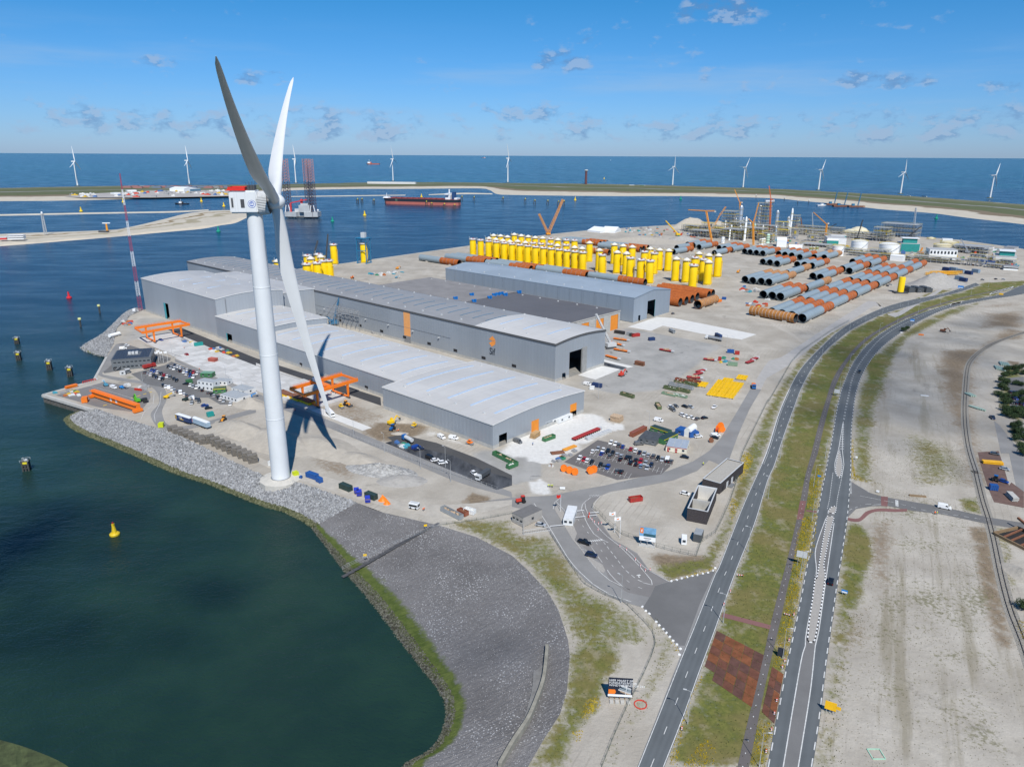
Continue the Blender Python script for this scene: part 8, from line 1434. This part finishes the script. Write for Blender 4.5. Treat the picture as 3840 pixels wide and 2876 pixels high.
lorry("E1290,645", "E1330,635", 9, CM['red'], CM['red'], 'red lorry parked in front of the grey office'); lorry("G1740,405", "G1690,395", 15, WHITE, PIPE, 'silver tank lorry with white cab beside the concrete pad', 'tank'); lorry("G1780,380", "G1760,370", 9, CM['navy'], CM['navy'], 'dark blue lorry behind the tank lorry'); lorry("F1960,1590", "F1915,1620", 10, LGREY, CM['darkgrey'], 'grey lorry with dark trailer on the black membrane'); lorry("E1245,935", "E1270,955", 7, CM['black'], CM['black'], 'black tractor unit at the end of the orange girder', 'flat'); lorry("F1310,1280", "F1265,1255", 9, BLUEM, LGREY, 'blue tractor towing a grey slurry tank', 'tank'); lorry("G1380,340", "G1400,350", 8, CM['grey'], CM['grey'], 'grey tipper lorry between the concrete pads'); lorry("G2085,815", "G2090,840", 8, BLUEM, CM['orange'], 'blue tractor with orange load driving on the haul road', 'low'); lorry("F640,1050", "F665,1075", 11, WHITE, WHITE, 'white truck mounted rig beneath the blade tip')
for s, s2, lab, L in (("C1033,452", "C1060,452", 'white lorry on the dune road right of the brown tower', 26), ("C1125,455", "C1150,455", 'green lorry on the dune road', 26), ("D1212,543", "D1230,545", 'white lorry passing the far turbine', 30), ("D1348,550", "D1370,552", 'dark lorry on the dune road', 30)): lorry(s, s2, L, WHITE, WHITE if 'white' in lab else CM['green'] if 'green' in lab else CM['black'], lab)
def machine(kind, s, s2, m, label):
 p = px(s); t = thing(dict(dig='excavator', roll='road_roller', tract='tractor', lift='boom_lift', load='wheel_loader')[kind], label, dict(dig='excavator', roll='roller', tract='tractor', lift='lift', load='loader')[kind], (p.x, p.y, .05), azr(s, s2))
 if kind == 'dig':
  for y in (-1.1, 1.1): MB().box(0, y, 0, 4.2, .6, .9).obj('track', DGREY, t)
  MB().box(-.5, 0, .95, 3.4, 2.6, 1.3).obj('upper_body', m, t); c = MB().box(.7, .8, 2.25, 1.3, 1.0, 1.2).obj('cab', m, t); MB().box(1.36, .8, 2.5, .06, .8, .8).obj('windscreen', CGL, c); MB().beam((1.0, -.3, 1.6), (3.6, -.3, 4.4), .5).obj('boom', m, t); MB().beam((3.6, -.3, 4.4), (5.6, -.3, 2.6), .4).obj('stick', m, t); MB().box(5.7, -.3, 1.5, .9, 1.1, 1.0, 0, .6, 1).obj('bucket', DGREY, t)
 elif kind == 'lift':
  MB().box(0, 0, .45, 3.0, 2.2, .9).obj('chassis', m, t); wheels(t, (-1.1, 1.1), 1.1); MB().beam((-.8, 0, 1.4), (3.8, 0, 2.6), .5).obj('boom', m, t); MB().box(4.3, 0, 2.2, 1.0, 1.8, 1.1).obj('basket', LGREY, t)
 elif kind == 'roll':
  for x in (-1.5, 1.5): MB().cyl((x, -.9, .65), (x, .9, .65), .65, n=16).obj('drum', STEEL, t)
  MB().box(0, 0, .9, 3.2, 1.7, .8).obj('body', m, t); MB().box(0, 0, 2.6, 1.7, 1.5, .12).obj('canopy', m, t); [MB().box(x, y, 1.7, .08, .08, .9).obj('canopy_post', DGREY, t) for x in (-.7, .7) for y in (-.6, .6)]
 else:
  MB().box(.6, 0, .9, 3.2, 1.2, 1.1).obj('bonnet', m, t); c = MB().box(-1.0, 0, 1.2, 1.7, 1.6, 1.8, 0, .9, .9).obj('cab', CGL, t); MB().box(-1.0, 0, 3.0, 1.7, 1.6, .12).obj('roof', m, c); wheels(t, (-1.2,), 1.0, BWM, .85); wheels(t, (1.5,), .95, BWM if kind == 'load' else None, .85 if kind == 'load' else .5)
  if kind == 'load': MB().box(3.4, 0, .15, 1.2, 2.8, 1.1, 0, .5, 1).obj('bucket', DGREY, t); MB().beam((1.6, .5, 1.4), (3.1, .5, .9), .25).beam((1.6, -.5, 1.4), (3.1, -.5, .9), .25).obj('lift_arms', m, t)
for a in (("dig", "F1170,1130", "F1230,1110", YEL, 'yellow excavator digging beside the wide hall'), ("tract", "F1175,1180", "F1150,1200", BLUEM, 'blue tractor beside the yellow excavator'), ("roll", "F1365,1155", "F1335,1170", YEL, 'yellow roller beside the wide hall wall'), ("roll", "F1845,1305", "F1880,1315", OR, 'orange roller beside the white vans'), ("roll", "F735,990", "F765,1005", YEL, 'yellow roller beneath the gantry crane'), ("load", "F785,970", "F815,980", CO, 'amber loader beneath the gantry crane'), ("load", "E1930,1105", "E1910,1125", CO, 'amber wheel loader on the sand by the trailers'), ("lift", "E1055,820", "E1085,830", mat('lift_blue', (.03, .25, .60), .4), 'blue boom lift beside the white van on the pier'), ("lift", "E915,800", "E900,790", mat('lift_teal', (.08, .28, .40), .4), 'teal boom lift left of the white van on the pier'), ("dig", "E1185,940", "E1160,925", mat('dig_green', (.10, .42, .02), .4), 'bright green excavator behind the orange girder'), ("tract", "J75,425", "J45,430", mat('fork_red', (.55, .05, .03), .4), 'red forklift on the works road corner'), ("dig", "G945,715", "G985,700", RW, 'red and white small drill rig beside the concrete pad'), ("lift", "F1990,465", "F2010,470", LGREY, 'grey scissor lift against the long hall'), ("dig", "B1220,1175", "B1250,1170", CO, 'orange machine with raised arms on the quay'), ("lift", "B1210,1250", "B1240,1250", MATS['lift_teal'], 'teal machine on the quay beside the cargo'), ("lift", "B1000,1220", "B1030,1225", MATS['lift_blue'], 'blue red machine on the quay beside the cargo'), ("dig", "B830,1255", "B850,1262", OR, 'orange excavator beside the yellow black pipe'), ("dig", "C1950,1205", "C1980,1195", CO, 'orange excavator in the trench between the piles'), ("dig", "H1510,335", "H1560,345", RUSTST, 'rusty pile frame machine beside the curve'), ("lift", "E2155,905", "E2185,900", MATS['lift_blue'], 'blue yellow lift behind the long white cabin'), ("load", "U1010,880", "U990,875", CO, 'amber loader at the foot of the grey sand heap'), ("tract", "U1150,885", "U1160,870", CM['grey'], 'grey loader digging into the sand heap'), ("lift", "E1600,925", "E1630,930", CM['darkgreen'], 'dark green machine among the parked cars'), ("lift", "E1435,905", "E1460,900", YEL, 'small yellow black machine on the sand')):
 machine(*a)
one("E980,820", "E1010,830", 'white', 'van', 'white van parked on the pier')
p, rz, L = front("I1318,478", "I1392,493"); t = thing('minibus', 'white shuttle bus on the gravel road', 'bus', (p.x, p.y, .05), rz); MB().box(L / 2, 1.2, .45, L, 2.3, 2.3).obj('body', WHITE, t); MB().box(L / 2, -.0, 1.3, L * .92, .1, .95).obj('window_band', CGL, t); MB().box(L + .02, 1.2, 1.2, .06, 2.0, 1.1).obj('windscreen', CGL, t); MB().box(L / 2, 1.2, 2.76, L * .8, 1.6, .2).obj('roof_unit', LGREY, t); [link('wheel', WME, t, (x * L, y, .5)) for x in (.2, .8) for y in (.2, 2.2)]
# stacked goods
def stack(s, s2, L, w, n, m, label, cat='stack', grp=None, th=.5, gap=.22, name='mat_stack'):
 p = px(s); t = thing(name, label, cat, (p.x, p.y, .05), azr(s, s2), grp)
 for k in range(n):
  MB().box(RNG.normal(0, .12), RNG.normal(0, .12), k * (th + gap) + gap, L, w, th, RNG.normal(0, .02)).obj('mat', m, t)
  for x in (-L * .35, L * .35): MB().box(x, 0, k * (th + gap), .25, w * .9, gap).obj('bearer', TIMB, t)
MATW = mat('weathered_mats', (.17, .155, .135), .95, var=.35, scale=1.2)
for i in range(7): stack('E%f,%f' % (1492 + i * 46, 1185 + i * 18), 'E%f,%f' % (1550 + i * 46, 1175 + i * 18), 5.2, 3.0, 4, MATW, 'weathered timber mat stack in the upper row along the stone bank', grp='upper row of mat stacks')
for i in range(9): stack('E%f,%f' % (1815 + i * 46, 1290 + i * 21), 'E%f,%f' % (1870 + i * 46, 1280 + i * 21), 4.6, 3.0, 6, MATW, 'weathered timber mat stack in the lower row along the stone bank', grp='lower row of mat stacks')
BLP = mat('blue_pallet', (.03, .05, .42), .5)
for s, lab in (("I870,345", 'blue steel pallet frames left of the second green container'), ("I892,360", 'blue steel pallet frames nearest the green container corner'), ("I965,418", 'blue steel pallet frames below the green container')): stack(s, s.split(',')[0] + ',340', 3.2, 2.2, 3, BLP, lab, 'pallets', th=.25, gap=.5, name='pallet_stack')
for s, r_, lab in (("I1095,405", 1.8, 'orange tarpaulin bundle beside the green container'), ("I1130,435", 1.4, 'small orange tarpaulin heap beside the bundle')): heap('tarpaulin', lab, 'tarpaulin', s, r_ * 1.2, r_, r_ * 1.2, OR, 0, .5, 5, 12)
stack("G200,1240", "G240,1215", 6, 3, 6, mat('fresh_timber', (.45, .29, .14), .85, var=.2), 'stack of fresh timber beside the green skip', th=.35, gap=.12); stack("G905,1100", "G950,1110", 6, 5, 5, PALE_W, 'stack of wooden crates beside the pale apron', th=.5, gap=.15); stack("G395,1380", "G440,1375", 7, 3, 1, RUSTST, 'rusty plate lying on the pale apron'); stack("G500,1340", "G560,1315", 9, 2.4, 1, CO, 'ochre plate lying on the pale apron'); stack("E615,815", "E655,805", 7, 2.2, 2, OR, 'orange beams stacked on the pier edge', th=.7); stack("G1100,620", "G1150,630", 7, 3, 4, RUSTST, 'rusty steel rack in the middle yard', th=.5); stack("E1840,585", "E1880,590", 6, 4, 4, mat('faded_rebar', (.45, .12, .09), .7), 'red brown stack on the crane apron', th=.4)
for i in range(9): stack('G%f,%f' % (655 + i * 23, 1262 - i * 8), 'G%f,%f' % (690 + i * 23, 1280 - i * 8), 2.2, 2.0, 2, LGREY, 'grey block stack in the row on the pale apron edge', grp='grey block stacks', th=.7, gap=.1)
YB = mat('booms_yellow', (.80, .42, .02), .5)
for i in range(6): p = px('U%f,%f' % (1190 + i * 48, 755 - (i % 2) * 14)); t = thing('crane_boom', 'yellow lattice boom section stacked beside the grey sand heap', 'crane boom', (p.x, p.y, .1), .1, 'stacked yellow booms'); MB().lattice((-11, 0, 2), (11, 0, 2), 2.6, 2.6, 8, .35).obj('lattice', YB, t)
for i, s in enumerate(("U1290,700", "U1370,700", "U1450,720", "U1540,740", "U1620,720", "U1430,800", "U1480,820")): x, y = s[1:].split(','); container(s, 'U%f,%f' % (float(x) + 75, float(y) + 12), 'paleblue' if i % 3 else 'navy', 'blue green container in the group beside the yellow booms', 4.5, 4, grp='containers by the booms')
container("U1705,625", "U1790,635", 'blue', 'bright blue container left of the pair at the refinery gate', 5, 4); container("U1800,635", "U1875,642", 'blue', 'bright blue container right of the pair at the refinery gate', 5, 4)
p = px("U822,955"); t = thing('transition_piece', 'short yellow transition piece alone on a dark stand beside the haul road', 'transition piece', p); MB().lathe([(3.4, 1.5), (3.4, 17), (3.1, 18)], 22).obj('body', TPY, t, smooth=True); MB().box(0, 0, 0, 14, 8, 1.5).obj('stand', DGREY, t)
for i in range(6): p = px('U%f,%f' % (880 + i * 48, 930 + (i % 2) * 14)); o = MB().box(0, 0, 0, 9, 7, 4.5).box(0, 0, 4.5, 6, 5, 1.2).obj('steel_rack', CM['darkgrey'], None, p, .3); tag(o, 'dark steel rack in the store beside the haul road bend', 'rack', 'dark racks by the bend')
clutter("E1560,420 1680,440 1640,420 1580,400", 6, 'in the scrap line beside the asphalt lane', 'scrap beside the lane', 2, 5, 1.6); clutter("E1760,490 1900,470 2080,540 2000,560", 16, 'in the rusty scrap heap on the apron', 'scrap on the apron', 1.5, 4, 1.2); clutter("E1040,300 1060,220 1150,210 1160,260", 9, 'on the spit beside the lattice mast', 'stores on the spit', 2, 4, 1.8); clutter("E440,855 640,830 700,900 600,900", 12, 'on the pier corner', 'stores on the pier', 1.5, 4, 1.0); clutter("E1060,780 1250,810 1260,840 1080,800", 5, 'under sheets at the pier edge', 'sheeted goods', 3, 6, 2.6); clutter("F1200,1290 1320,1320 1300,1340 1190,1310", 6, 'on the black membrane', 'goods on the membrane', 1.5, 4, 1.5); clutter("B970,1220 1300,1190 1290,1240 1000,1240", 12, 'on the open quay', 'cargo on the quay', 3, 8, 3.5); clutter("C1950,1330 2100,1310 2150,1380 1990,1370", 12, 'beside the first storage row', 'cargo by the first row', 3, 8, 3.0); clutter("C2010,1480 2209,1440 2209,1500 2060,1510", 10, 'below the first storage row', 'cargo below the first row', 3, 8, 2.6); clutter("G1780,560 1950,550 1940,590 1790,600", 7, 'beside the pale green container', 'goods by the green container', 1.5, 4, 1.5); clutter("G650,1310 600,1330 300,1480 350,1500", 10, 'along the car park edge', 'goods by the car park', 1, 2.5, 1.0); clutter("F980,330 1180,370 1170,385 1000,350", 5, 'between the two long halls', 'goods between halls', 3, 7, 2.2); clutter("F220,840 480,940 480,965 220,880", 8, 'on the yellow crane cradles', 'cradle loads', 3, 6, 1.6)
for i in range(3): p = px('F%f,%f' % (250 + i * 95, 880 + i * 32)); t = thing('load_cradle', 'yellow support frame with rusty plates beneath the gantry crane', 'cradle', p, A1, 'cradles under the gantry'); MB().box(0, 0, .3, 12, 5, 1.2).obj('frame', YEL, t); MB().box(0, 0, 1.6, 11, 4.6, .7).obj('plate_load', RUSTST, t); [MB().box(x, y, 0, .5, .5, .3).obj('foot', YEL, t) for x in (-5, 5) for y in (-2, 2)]
for s, s2, lab in (("E715,778", "E825,752", 'red trestle barrier along the pier edge'), ("E1165,835", "E1220,842", 'red trestle barrier beside the sheeted goods')):
 a, rz, L = front(s, s2); t = thing('trestle', lab, 'trestle', a, rz); MB().box(L / 2, 0, 1.2, L, .3, .3).obj('beam', RW, t); [MB().box(L * k / 6, 0, 0, .2, 1.0, 1.2).obj('leg', RW, t) for k in range(7)]
container("E705,950", "E755,945", 'orange', 'orange box cabin on the pier below the girder', 3.2, 4); p = px("E990,375"); t = thing('gas_tank', 'white horizontal tank beside the dock road', 'tank', p, R(70)); MB().cyl((-5, 0, 1.8), (5, 0, 1.8), 1.5, n=16).obj('shell', TANKW, t, smooth=True); [MB().box(x, 0, 0, .6, 2.4, .8).obj('saddle', CONC, t) for x in (-3, 3)]
# pipes at the right, mint green
MPIPE = mat('mint_pipe', (.30, .40, .34), .5)
for base, n_, du, dv, L, azp, lab, grp in (("H1728,880", 3, 17, 1, 6, R(95), 'mint green pipe in the row of three beside the railway', 'three mint pipes'), ("H1775,990", 4, 20, 5, 6, R(110), 'mint green pipe in the row of four beside the railway', 'four mint pipes'), ("H1965,645", 5, 17, 4, 9, R(68), 'mint green pipe in the near tier by the hedge', 'near pipe tier'), ("H2005,610", 5, 17, 3, 9, R(66), 'mint green pipe in the far tier by the hedge', 'far pipe tier')):
 for i in range(n_): x, y = base[1:].split(','); p = px('H%f,%f' % (float(x) + i * du, float(y) + i * dv)); mb = MB(); q = Vector((math.cos(azp), math.sin(azp), 0)) * L / 2; mb.cyl(-q + Vector((0, 0, .62)), q + Vector((0, 0, .62)), .6, n=12); tag(mb.obj('pipe', MPIPE, None, p, 0, True), lab, 'pipe', grp)
# railway
rl = g("H2300,310 2000,410 1850,490 1760,570 1720,660 1700,900 1700,1100 1730,1330 1800,1560 K1790,150 1850,400 1900,560 1950,760 2010,1050 2090,1350 2209,1657 O2330,1000"); rc = curve(rl, 120); t = thing('railway_track', 'single railway track along the sandy field', 'railway', rc[0]); o0 = rc[0]
struct(ribbon('ballast', offset(rc, 2.0), offset(rc, -2.0), 80, mat('ballast', (.25, .235, .205), .95, var=.3, scale=1.5), z=.03)); RS = mat('rail_steel')
for d in (-.75, .75): mb = MB(); q = offset(rc, d); [mb.beam(a - o0 + Vector((0, 0, .24)), b - o0 + Vector((0, 0, .24)), .14, .18) for a, b in zip(q[:-1], q[1:])]; mb.obj('rail', RS, t)
sm = MB().box(0, 0, .05, 2.5, .26, .12).mesh('sleeper', mat('old_sleeper', (.24, .22, .19), .9, var=.2)); q = even(rc, 290)
for i in range(289): d = q[i + 1] - q[i]; link('sleeper', sm, t, q[i] - o0, math.atan2(d.y, d.x) + math.pi / 2)
struct(flat('rail_pavement', g("H1700,1310 1750,1315 1860,1657 1820,1657"), .035, CONC_D))
struct(flat('work_yard', g("H1810,1370 1990,1360 2030,1480 2080,1657 K2100,250 2209,330 2209,470 1950,420 1900,300 1830,80"), .04, mat('brick_yard', (.135, .085, .070), .9, var=.25, scale=.3))); struct(flat('rear_car_park', g("H2060,730 2209,720 2209,1020 2090,1010"), .05, ASPH_P))
stack("H1935,1470", "H1990,1475", 9, 2.6, 2, YB, 'yellow beams on red trestles in the work yard', th=.5); container("K1915,320", "K1985,328", 'blue', 'blue and white site cabin at the level crossing'); stack("K2100,390", "K2130,420", 7, 2.4, 3, CONC, 'concrete slabs stacked in the work yard', th=.45); machine('tract', "K1960,235", "K1965,215", BLUEM, 'blue machine beside the blue car')
a = px("K2195,745"); t = thing('excavation_pit', 'timber shored excavation pit beside the side road', 'pit', a, R(20));
for (x, y, sx, sy) in ((0, -7, 14, .6), (0, 7, 14, .6), (-7, 0, .6, 13), (7, 0, .6, 13)): MB().box(x, y, .05, sx, sy, 1.1).obj('shoring_wall', TIMB, t)
MB().box(0, 0, .05, 13, 13, .1).obj('pit_floor', DARKIN, t); [MB().beam((-6.6, y, .9), (6.6, y + 2, .9), .6).obj('strut', RUSTST, t) for y in (-4, 0, 3)]; MB().beam((5, -7, 1), (7, 8, 4.5), .8).obj('girder', RUSTST, t)
o = MB().box(0, 0, 0, 7, 1.2, .5).obj('tree_trunk', TIMB, None, px("K1290,370"), -.2); tag(o, 'fallen brown log on the sandy field', 'log'); o = MB().box(0, 0, 0, 4.5, 1.0, .35).obj('white_plank', WHITE, None, px("H1350,884"), -.3); tag(o, 'white plank lying on the sandy field', 'plank'); mb = MB(); [mb.beam((1.6 * x0, 1.6 * y0, .15), (1.6 * x1, 1.6 * y1, .15), .2) for x0, y0, x1, y1 in ((-1, -1, 1, -1), (1, -1, 1, 1), (1, 1, -1, 1), (-1, 1, -1, -1))]; tag(mb.obj('square_frame', mat('mint_white', (.35, .60, .45), .6), None, px("O933,1545")), 'mint and white square frame in the weeds', 'frame')
mb = MB(); [mb.beam((1.7 * math.cos(a), 1.7 * math.sin(a), .15), (1.7 * math.cos(a + .4), 1.7 * math.sin(a + .4), .15), .25) for a in [i * .4 for i in range(16)]]; tag(mb.obj('hose_ring', RW, None, px("L2075,1118")), 'red hose ring lying beside the left road', 'hose')
o = cabin("J1460,790", "J1505,795", 3.0, 3, WHITE, WHITE, 'small white kiosk inside the fence', 1); o = cabin("J1560,760", "J1630,775", 3.4, 5, CM['darkgrey'], CM['grey'], 'dark transformer box inside the fence', 0)
# PEOPLE (small, far off)
SKIN = mat('skin', (.45, .28, .20), .6)
def person(s, vest, trs, label, rz=0.0, grp=None):
 p = px(s); t = thing('person', label, 'person', (p.x, p.y, .05), rz, grp); mb = MB(); n = 10
 def ring(cx, cy, z, rx, ry): return [(cx + rx * math.cos(2 * math.pi * i / n), cy + ry * math.sin(2 * math.pi * i / n), z) for i in range(n)]
 mb.loft([ring(0, 0, .80, .17, .12), ring(0, 0, 1.0, .16, .12), ring(0, 0, 1.35, .21, .13), ring(0, 0, 1.46, .14, .10), ring(0, 0, 1.52, .06, .06), ring(0, 0, 1.58, .07, .08), ring(0, .01, 1.68, .10, .11), ring(0, .01, 1.77, .08, .09), ring(0, 0, 1.80, .02, .02)])
 for sx in (-1, 1): mb.loft([ring(sx * .22, 0, 1.42, .06, .06), ring(sx * .27, .03, 1.12, .05, .05), ring(sx * .27, .14, .88, .04, .04), ring(sx * .27, .18, .78, .045, .03)]); mb.loft([ring(sx * .09, 0, .86, .09, .10), ring(sx * .10, .02, .48, .07, .07), ring(sx * .11, -.03, .08, .05, .055), ring(sx * .11, .05, .0, .05, .13)])
 mb.obj('body', SKIN, t, smooth=True); MB().loft([ring(0, 0, .84, .20, .15), ring(0, 0, 1.1, .20, .15), ring(0, 0, 1.38, .25, .16), ring(0, 0, 1.48, .13, .11)]).obj('vest', vest, t, smooth=True)
 for sx in (-1, 1): MB().loft([ring(sx * .10, 0, .88, .11, .12), ring(sx * .10, .02, .46, .085, .085), ring(sx * .11, -.02, .06, .075, .08)]).obj('trouser_leg', trs, t, smooth=True); MB().loft([ring(sx * .22, 0, 1.44, .075, .075), ring(sx * .275, .03, 1.1, .065, .065), ring(sx * .27, .13, .90, .055, .055)]).obj('sleeve', vest, t, smooth=True)
 MB().lathe([(.13, 1.72), (.12, 1.80), (.03, 1.86)], 10).obj('helmet', WHITE, t)
HV, HVO, TRS = mat('vest_yellow', (.62, .72, .02), .7), mat('vest_orange', (.85, .16, .02), .7), mat('trousers', (.03, .035, .06), .8)
for s, v, lab in (("I1443,498", HVO, 'worker in orange clothes right of the shuttle bus'), ("I1452,492", HVO, 'second worker in orange beside the first near the bus'), ("K1438,528", HVO, 'worker in orange on the side road'), ("K1456,530", HV, 'worker in yellow on the side road'), ("G1650,1483", HV, 'worker in yellow walking on the bend road'), ("F620,885", HVO, 'worker in orange left of the group under the gantry crane'), ("F648,872", HVO, 'worker in orange in the group under the gantry crane'), ("F685,870", TRS, 'worker in dark clothes under the gantry crane'), ("F1217,1200", HVO, 'worker in orange behind the blue tractor'), ("F1230,1195", HVO, 'second worker in orange behind the blue tractor'), ("F338,1020", RW, 'worker in red on the works road'), ("G180,1310", BLUEM, 'person in blue on the pale apron'), ("E1590,478", HVO, 'worker in orange on the crane apron'), ("E1722,662", HVO, 'worker in orange beside the office car park')): person(s, v, TRS, lab, RNG.uniform(0, 6))
for x in (312, 325, 338, 350): person('J%d,%d' % (x, 292 + (x % 3)), HV, TRS, 'worker in yellow in the group beside the bend road', x, 'workers beside the bend')
# VEGETATION
LEAF = rock_mat('shrub_leaf', (.018, .040, .014), (.060, .095, .035)); BARK = mat('bark', (.09, .065, .045), .9)
def shrub_mesh(seed, r, h, n=1500):
 rg = np.random.default_rng(seed); lobes = [(rg.uniform(-.55, .55) * r, rg.uniform(-.55, .55) * r, rg.uniform(.35, .75) * h, rg.uniform(.35, .6) * r) for _ in range(9)]; k = rg.integers(0, 9, n); L_ = np.array(lobes)[k]; d = rg.normal(size=(n, 3)); d /= np.linalg.norm(d, axis=1)[:, None]; c = L_[:, :3] + d * (L_[:, 3:] * rg.uniform(.55, 1.05, (n, 1))); c[:, 2] = np.maximum(c[:, 2], .15)
 a = rg.normal(size=(n, 3)); a /= np.linalg.norm(a, axis=1)[:, None]; b = np.cross(a, d + .01); b /= np.linalg.norm(b, axis=1)[:, None] + 1e-6; s = rg.uniform(.16, .34, (n, 1)); V = np.stack([c - a * s, c + b * s * .6, c + a * s, c - b * s * .6], 1).reshape(-1, 3); me = bpy.data.meshes.new('crown'); me.from_pydata(V.tolist(), [], (np.arange(n)[:, None] * 4 + np.arange(4)).tolist()); me.materials.append(LEAF); return me
SHM = [shrub_mesh(i, 3.2, 4.2) for i in range(4)]; TRK = MB().cyl((0, 0, 0), (.2, .1, 2.6), .16, .06, 6).cyl((0, 0, .6), (-1.1, .5, 2.4), .09, .04, 5).cyl((0, 0, .8), (.7, -1.0, 2.6), .08, .04, 5).mesh('trunk', BARK)
def shrub(s, k, lab, grp): p = px(s); t = thing('shrub', lab, 'shrub', p, RNG.uniform(0, 6), grp); t.scale = (k, k, k * RNG.uniform(.8, 1.15)); link('trunk', TRK, t); link('crown', SHM[int(RNG.integers(0, 4))], t)
for s in "H2060,670 H2100,655 H2150,665 H2035,720 H2080,715 H2020,775 H2060,780 H2015,830 H2050,840 H1975,880 H2020,900 H2060,900 H2030,950 H2070,960 H2040,1010 H2080,1030 H2120,1040 H2165,1060 H2205,1080 H2050,1060 H2110,1080 H2180,1020 H2120,1200 H2160,1220 H2200,1270 H2140,1270 H2180,1330 H2209,1400 H2110,1160 H2160,1165 H2190,640 H2130,700 H2209,700 H2190,800 H2140,790 H2190,890 H2130,905 H2200,955".split(): shrub(s, RNG.uniform(.75, 1.15), 'dense dark green shrub in the hedge round the rear car park', 'hedge shrubs')
shrub("O2200,290", .9, 'dark green shrub beside the railway and pale heap', None); shrub("H1170,330", .9, 'dark green bush on the verge by the white boards', None); shrub("H1200,310", .8, 'second dark bush on the verge by the curve', None)
def scatter(key, n, s, h, m, name, lab, lim=360):
 P2 = []
 for st, w, sf in Z[key]:
  if w < .3: continue
  poly = g(st); q = np.array([(p.x, p.y) for p in poly]); lo, hi = q.min(0), np.minimum(q.max(0), (1e9, lim))
  if hi[1] <= lo[1]: continue
  a = abs(sum(q[i][0] * q[(i + 1) % len(q)][1] - q[(i + 1) % len(q)][0] * q[i][1] for i in range(len(q)))) / 2; P2.append((poly, lo, hi, a))
 tot = sum(p[3] for p in P2); out = []
 for poly, lo, hi, a in P2:
  k = int(n * a / tot * max(1.0, np.prod(hi - lo) / a)); c = RNG.uniform(lo, hi, (min(k, 60000), 2)); out.append(c[inside(c, poly)])
 C_ = np.vstack(out); C_ = C_[:int(n * 1.3)]; N_ = len(C_); V = []
 for j in range(3):
  th = RNG.uniform(0, 6.3, N_); d = np.c_[np.cos(th), np.sin(th)] * RNG.uniform(.5, 1, (N_, 1)) * s; hh = RNG.uniform(.5, 1.2, N_) * h; V.append(np.stack([np.c_[C_ - d, np.full(N_, .02)], np.c_[C_ + d, np.full(N_, .02)], np.c_[C_ + d * .6 + RNG.normal(0, s * .4, (N_, 2)), hh], np.c_[C_ - d * .6, hh]], 1))
 V = np.concatenate(V).reshape(-1, 3); me = bpy.data.meshes.new(name); me.from_pydata(V.tolist(), [], np.arange(len(V)).reshape(-1, 4).tolist()); me.materials.append(m); stuff(link(name, me), lab)
scatter('grass', 14000, .16, .22, rock_mat('grass_blade', (.045, .075, .015), (.16, .15, .055)), 'grass_tufts', 'short grass tufts along the road verges'); scatter('flower', 5000, .15, .28, rock_mat('flower_yellow', (.35, .26, .005), (.62, .46, .01)), 'wild_flowers', 'yellow wild flowers along the verges'); scatter('weed', 6000, .14, .14, rock_mat('weed_leaf', (.06, .07, .02), (.16, .15, .07)), 'weed_tufts', 'small weeds dotted over the sandy field')
# FAIR WEATHER CLOUDS overhead, throwing the soft shade on field and basin
def cloud_mat():
 m = bpy.data.materials.new('cloud'); m.use_nodes = True; N = m.node_tree.nodes; L = m.node_tree.links; N.remove(N['Principled BSDF']); d = N.new('ShaderNodeBsdfDiffuse'); d.inputs[0].default_value = (.9, .9, .9, 1); t = N.new('ShaderNodeBsdfTransparent'); x = N.new('ShaderNodeMixShader'); x.inputs[0].default_value = .055; L.new(t.outputs[0], x.inputs[1]); L.new(d.outputs[0], x.inputs[2]); L.new(x.outputs[0], N['Material Output'].inputs[0]); return m
CLM = cloud_mat(); ico = bmesh.new(); bmesh.ops.create_icosphere(ico, subdivisions=2, radius=1); IV = np.array([v.co[:] for v in ico.verts]); IF = [tuple(v.index for v in f.verts) for f in ico.faces]; ico.free()
def cloud(x, y, rx, ry, seed, n=46, z=1100.0):
 rg = np.random.default_rng(seed); k = z / math.tan(SUN_EL); c = (x - math.cos(SUN_SHADOW_AZ) * k, y - math.sin(SUN_SHADOW_AZ) * k); mb = MB()
 for i in range(n):
  a, r = rg.uniform(0, 6.3), rg.random() ** .55; s = rg.uniform(.16, .42) * min(rx, ry) * (1.15 - .55 * r); v = IV * np.array([s * rg.uniform(.8, 1.5), s, s * .5]) + np.array([rx * r * math.cos(a), ry * r * math.sin(a), rg.uniform(0, .35) * min(rx, ry) * (1 - r)]); mb.add(v.tolist(), IF)
 struct(mb.obj('cloud', CLM, None, (c[0], c[1], z), 0, True))
cloud(-190, 250, 62, 42, 1, 100); cloud(-112, 218, 20, 15, 2, 50); cloud(-150, 190, 48, 22, 7, 80); cloud(315, 530, 95, 130, 3, 60); cloud(240, 400, 70, 95, 4, 34); cloud(-8, 192, 24, 18, 5, 30); cloud(480, 640, 160, 60, 6)
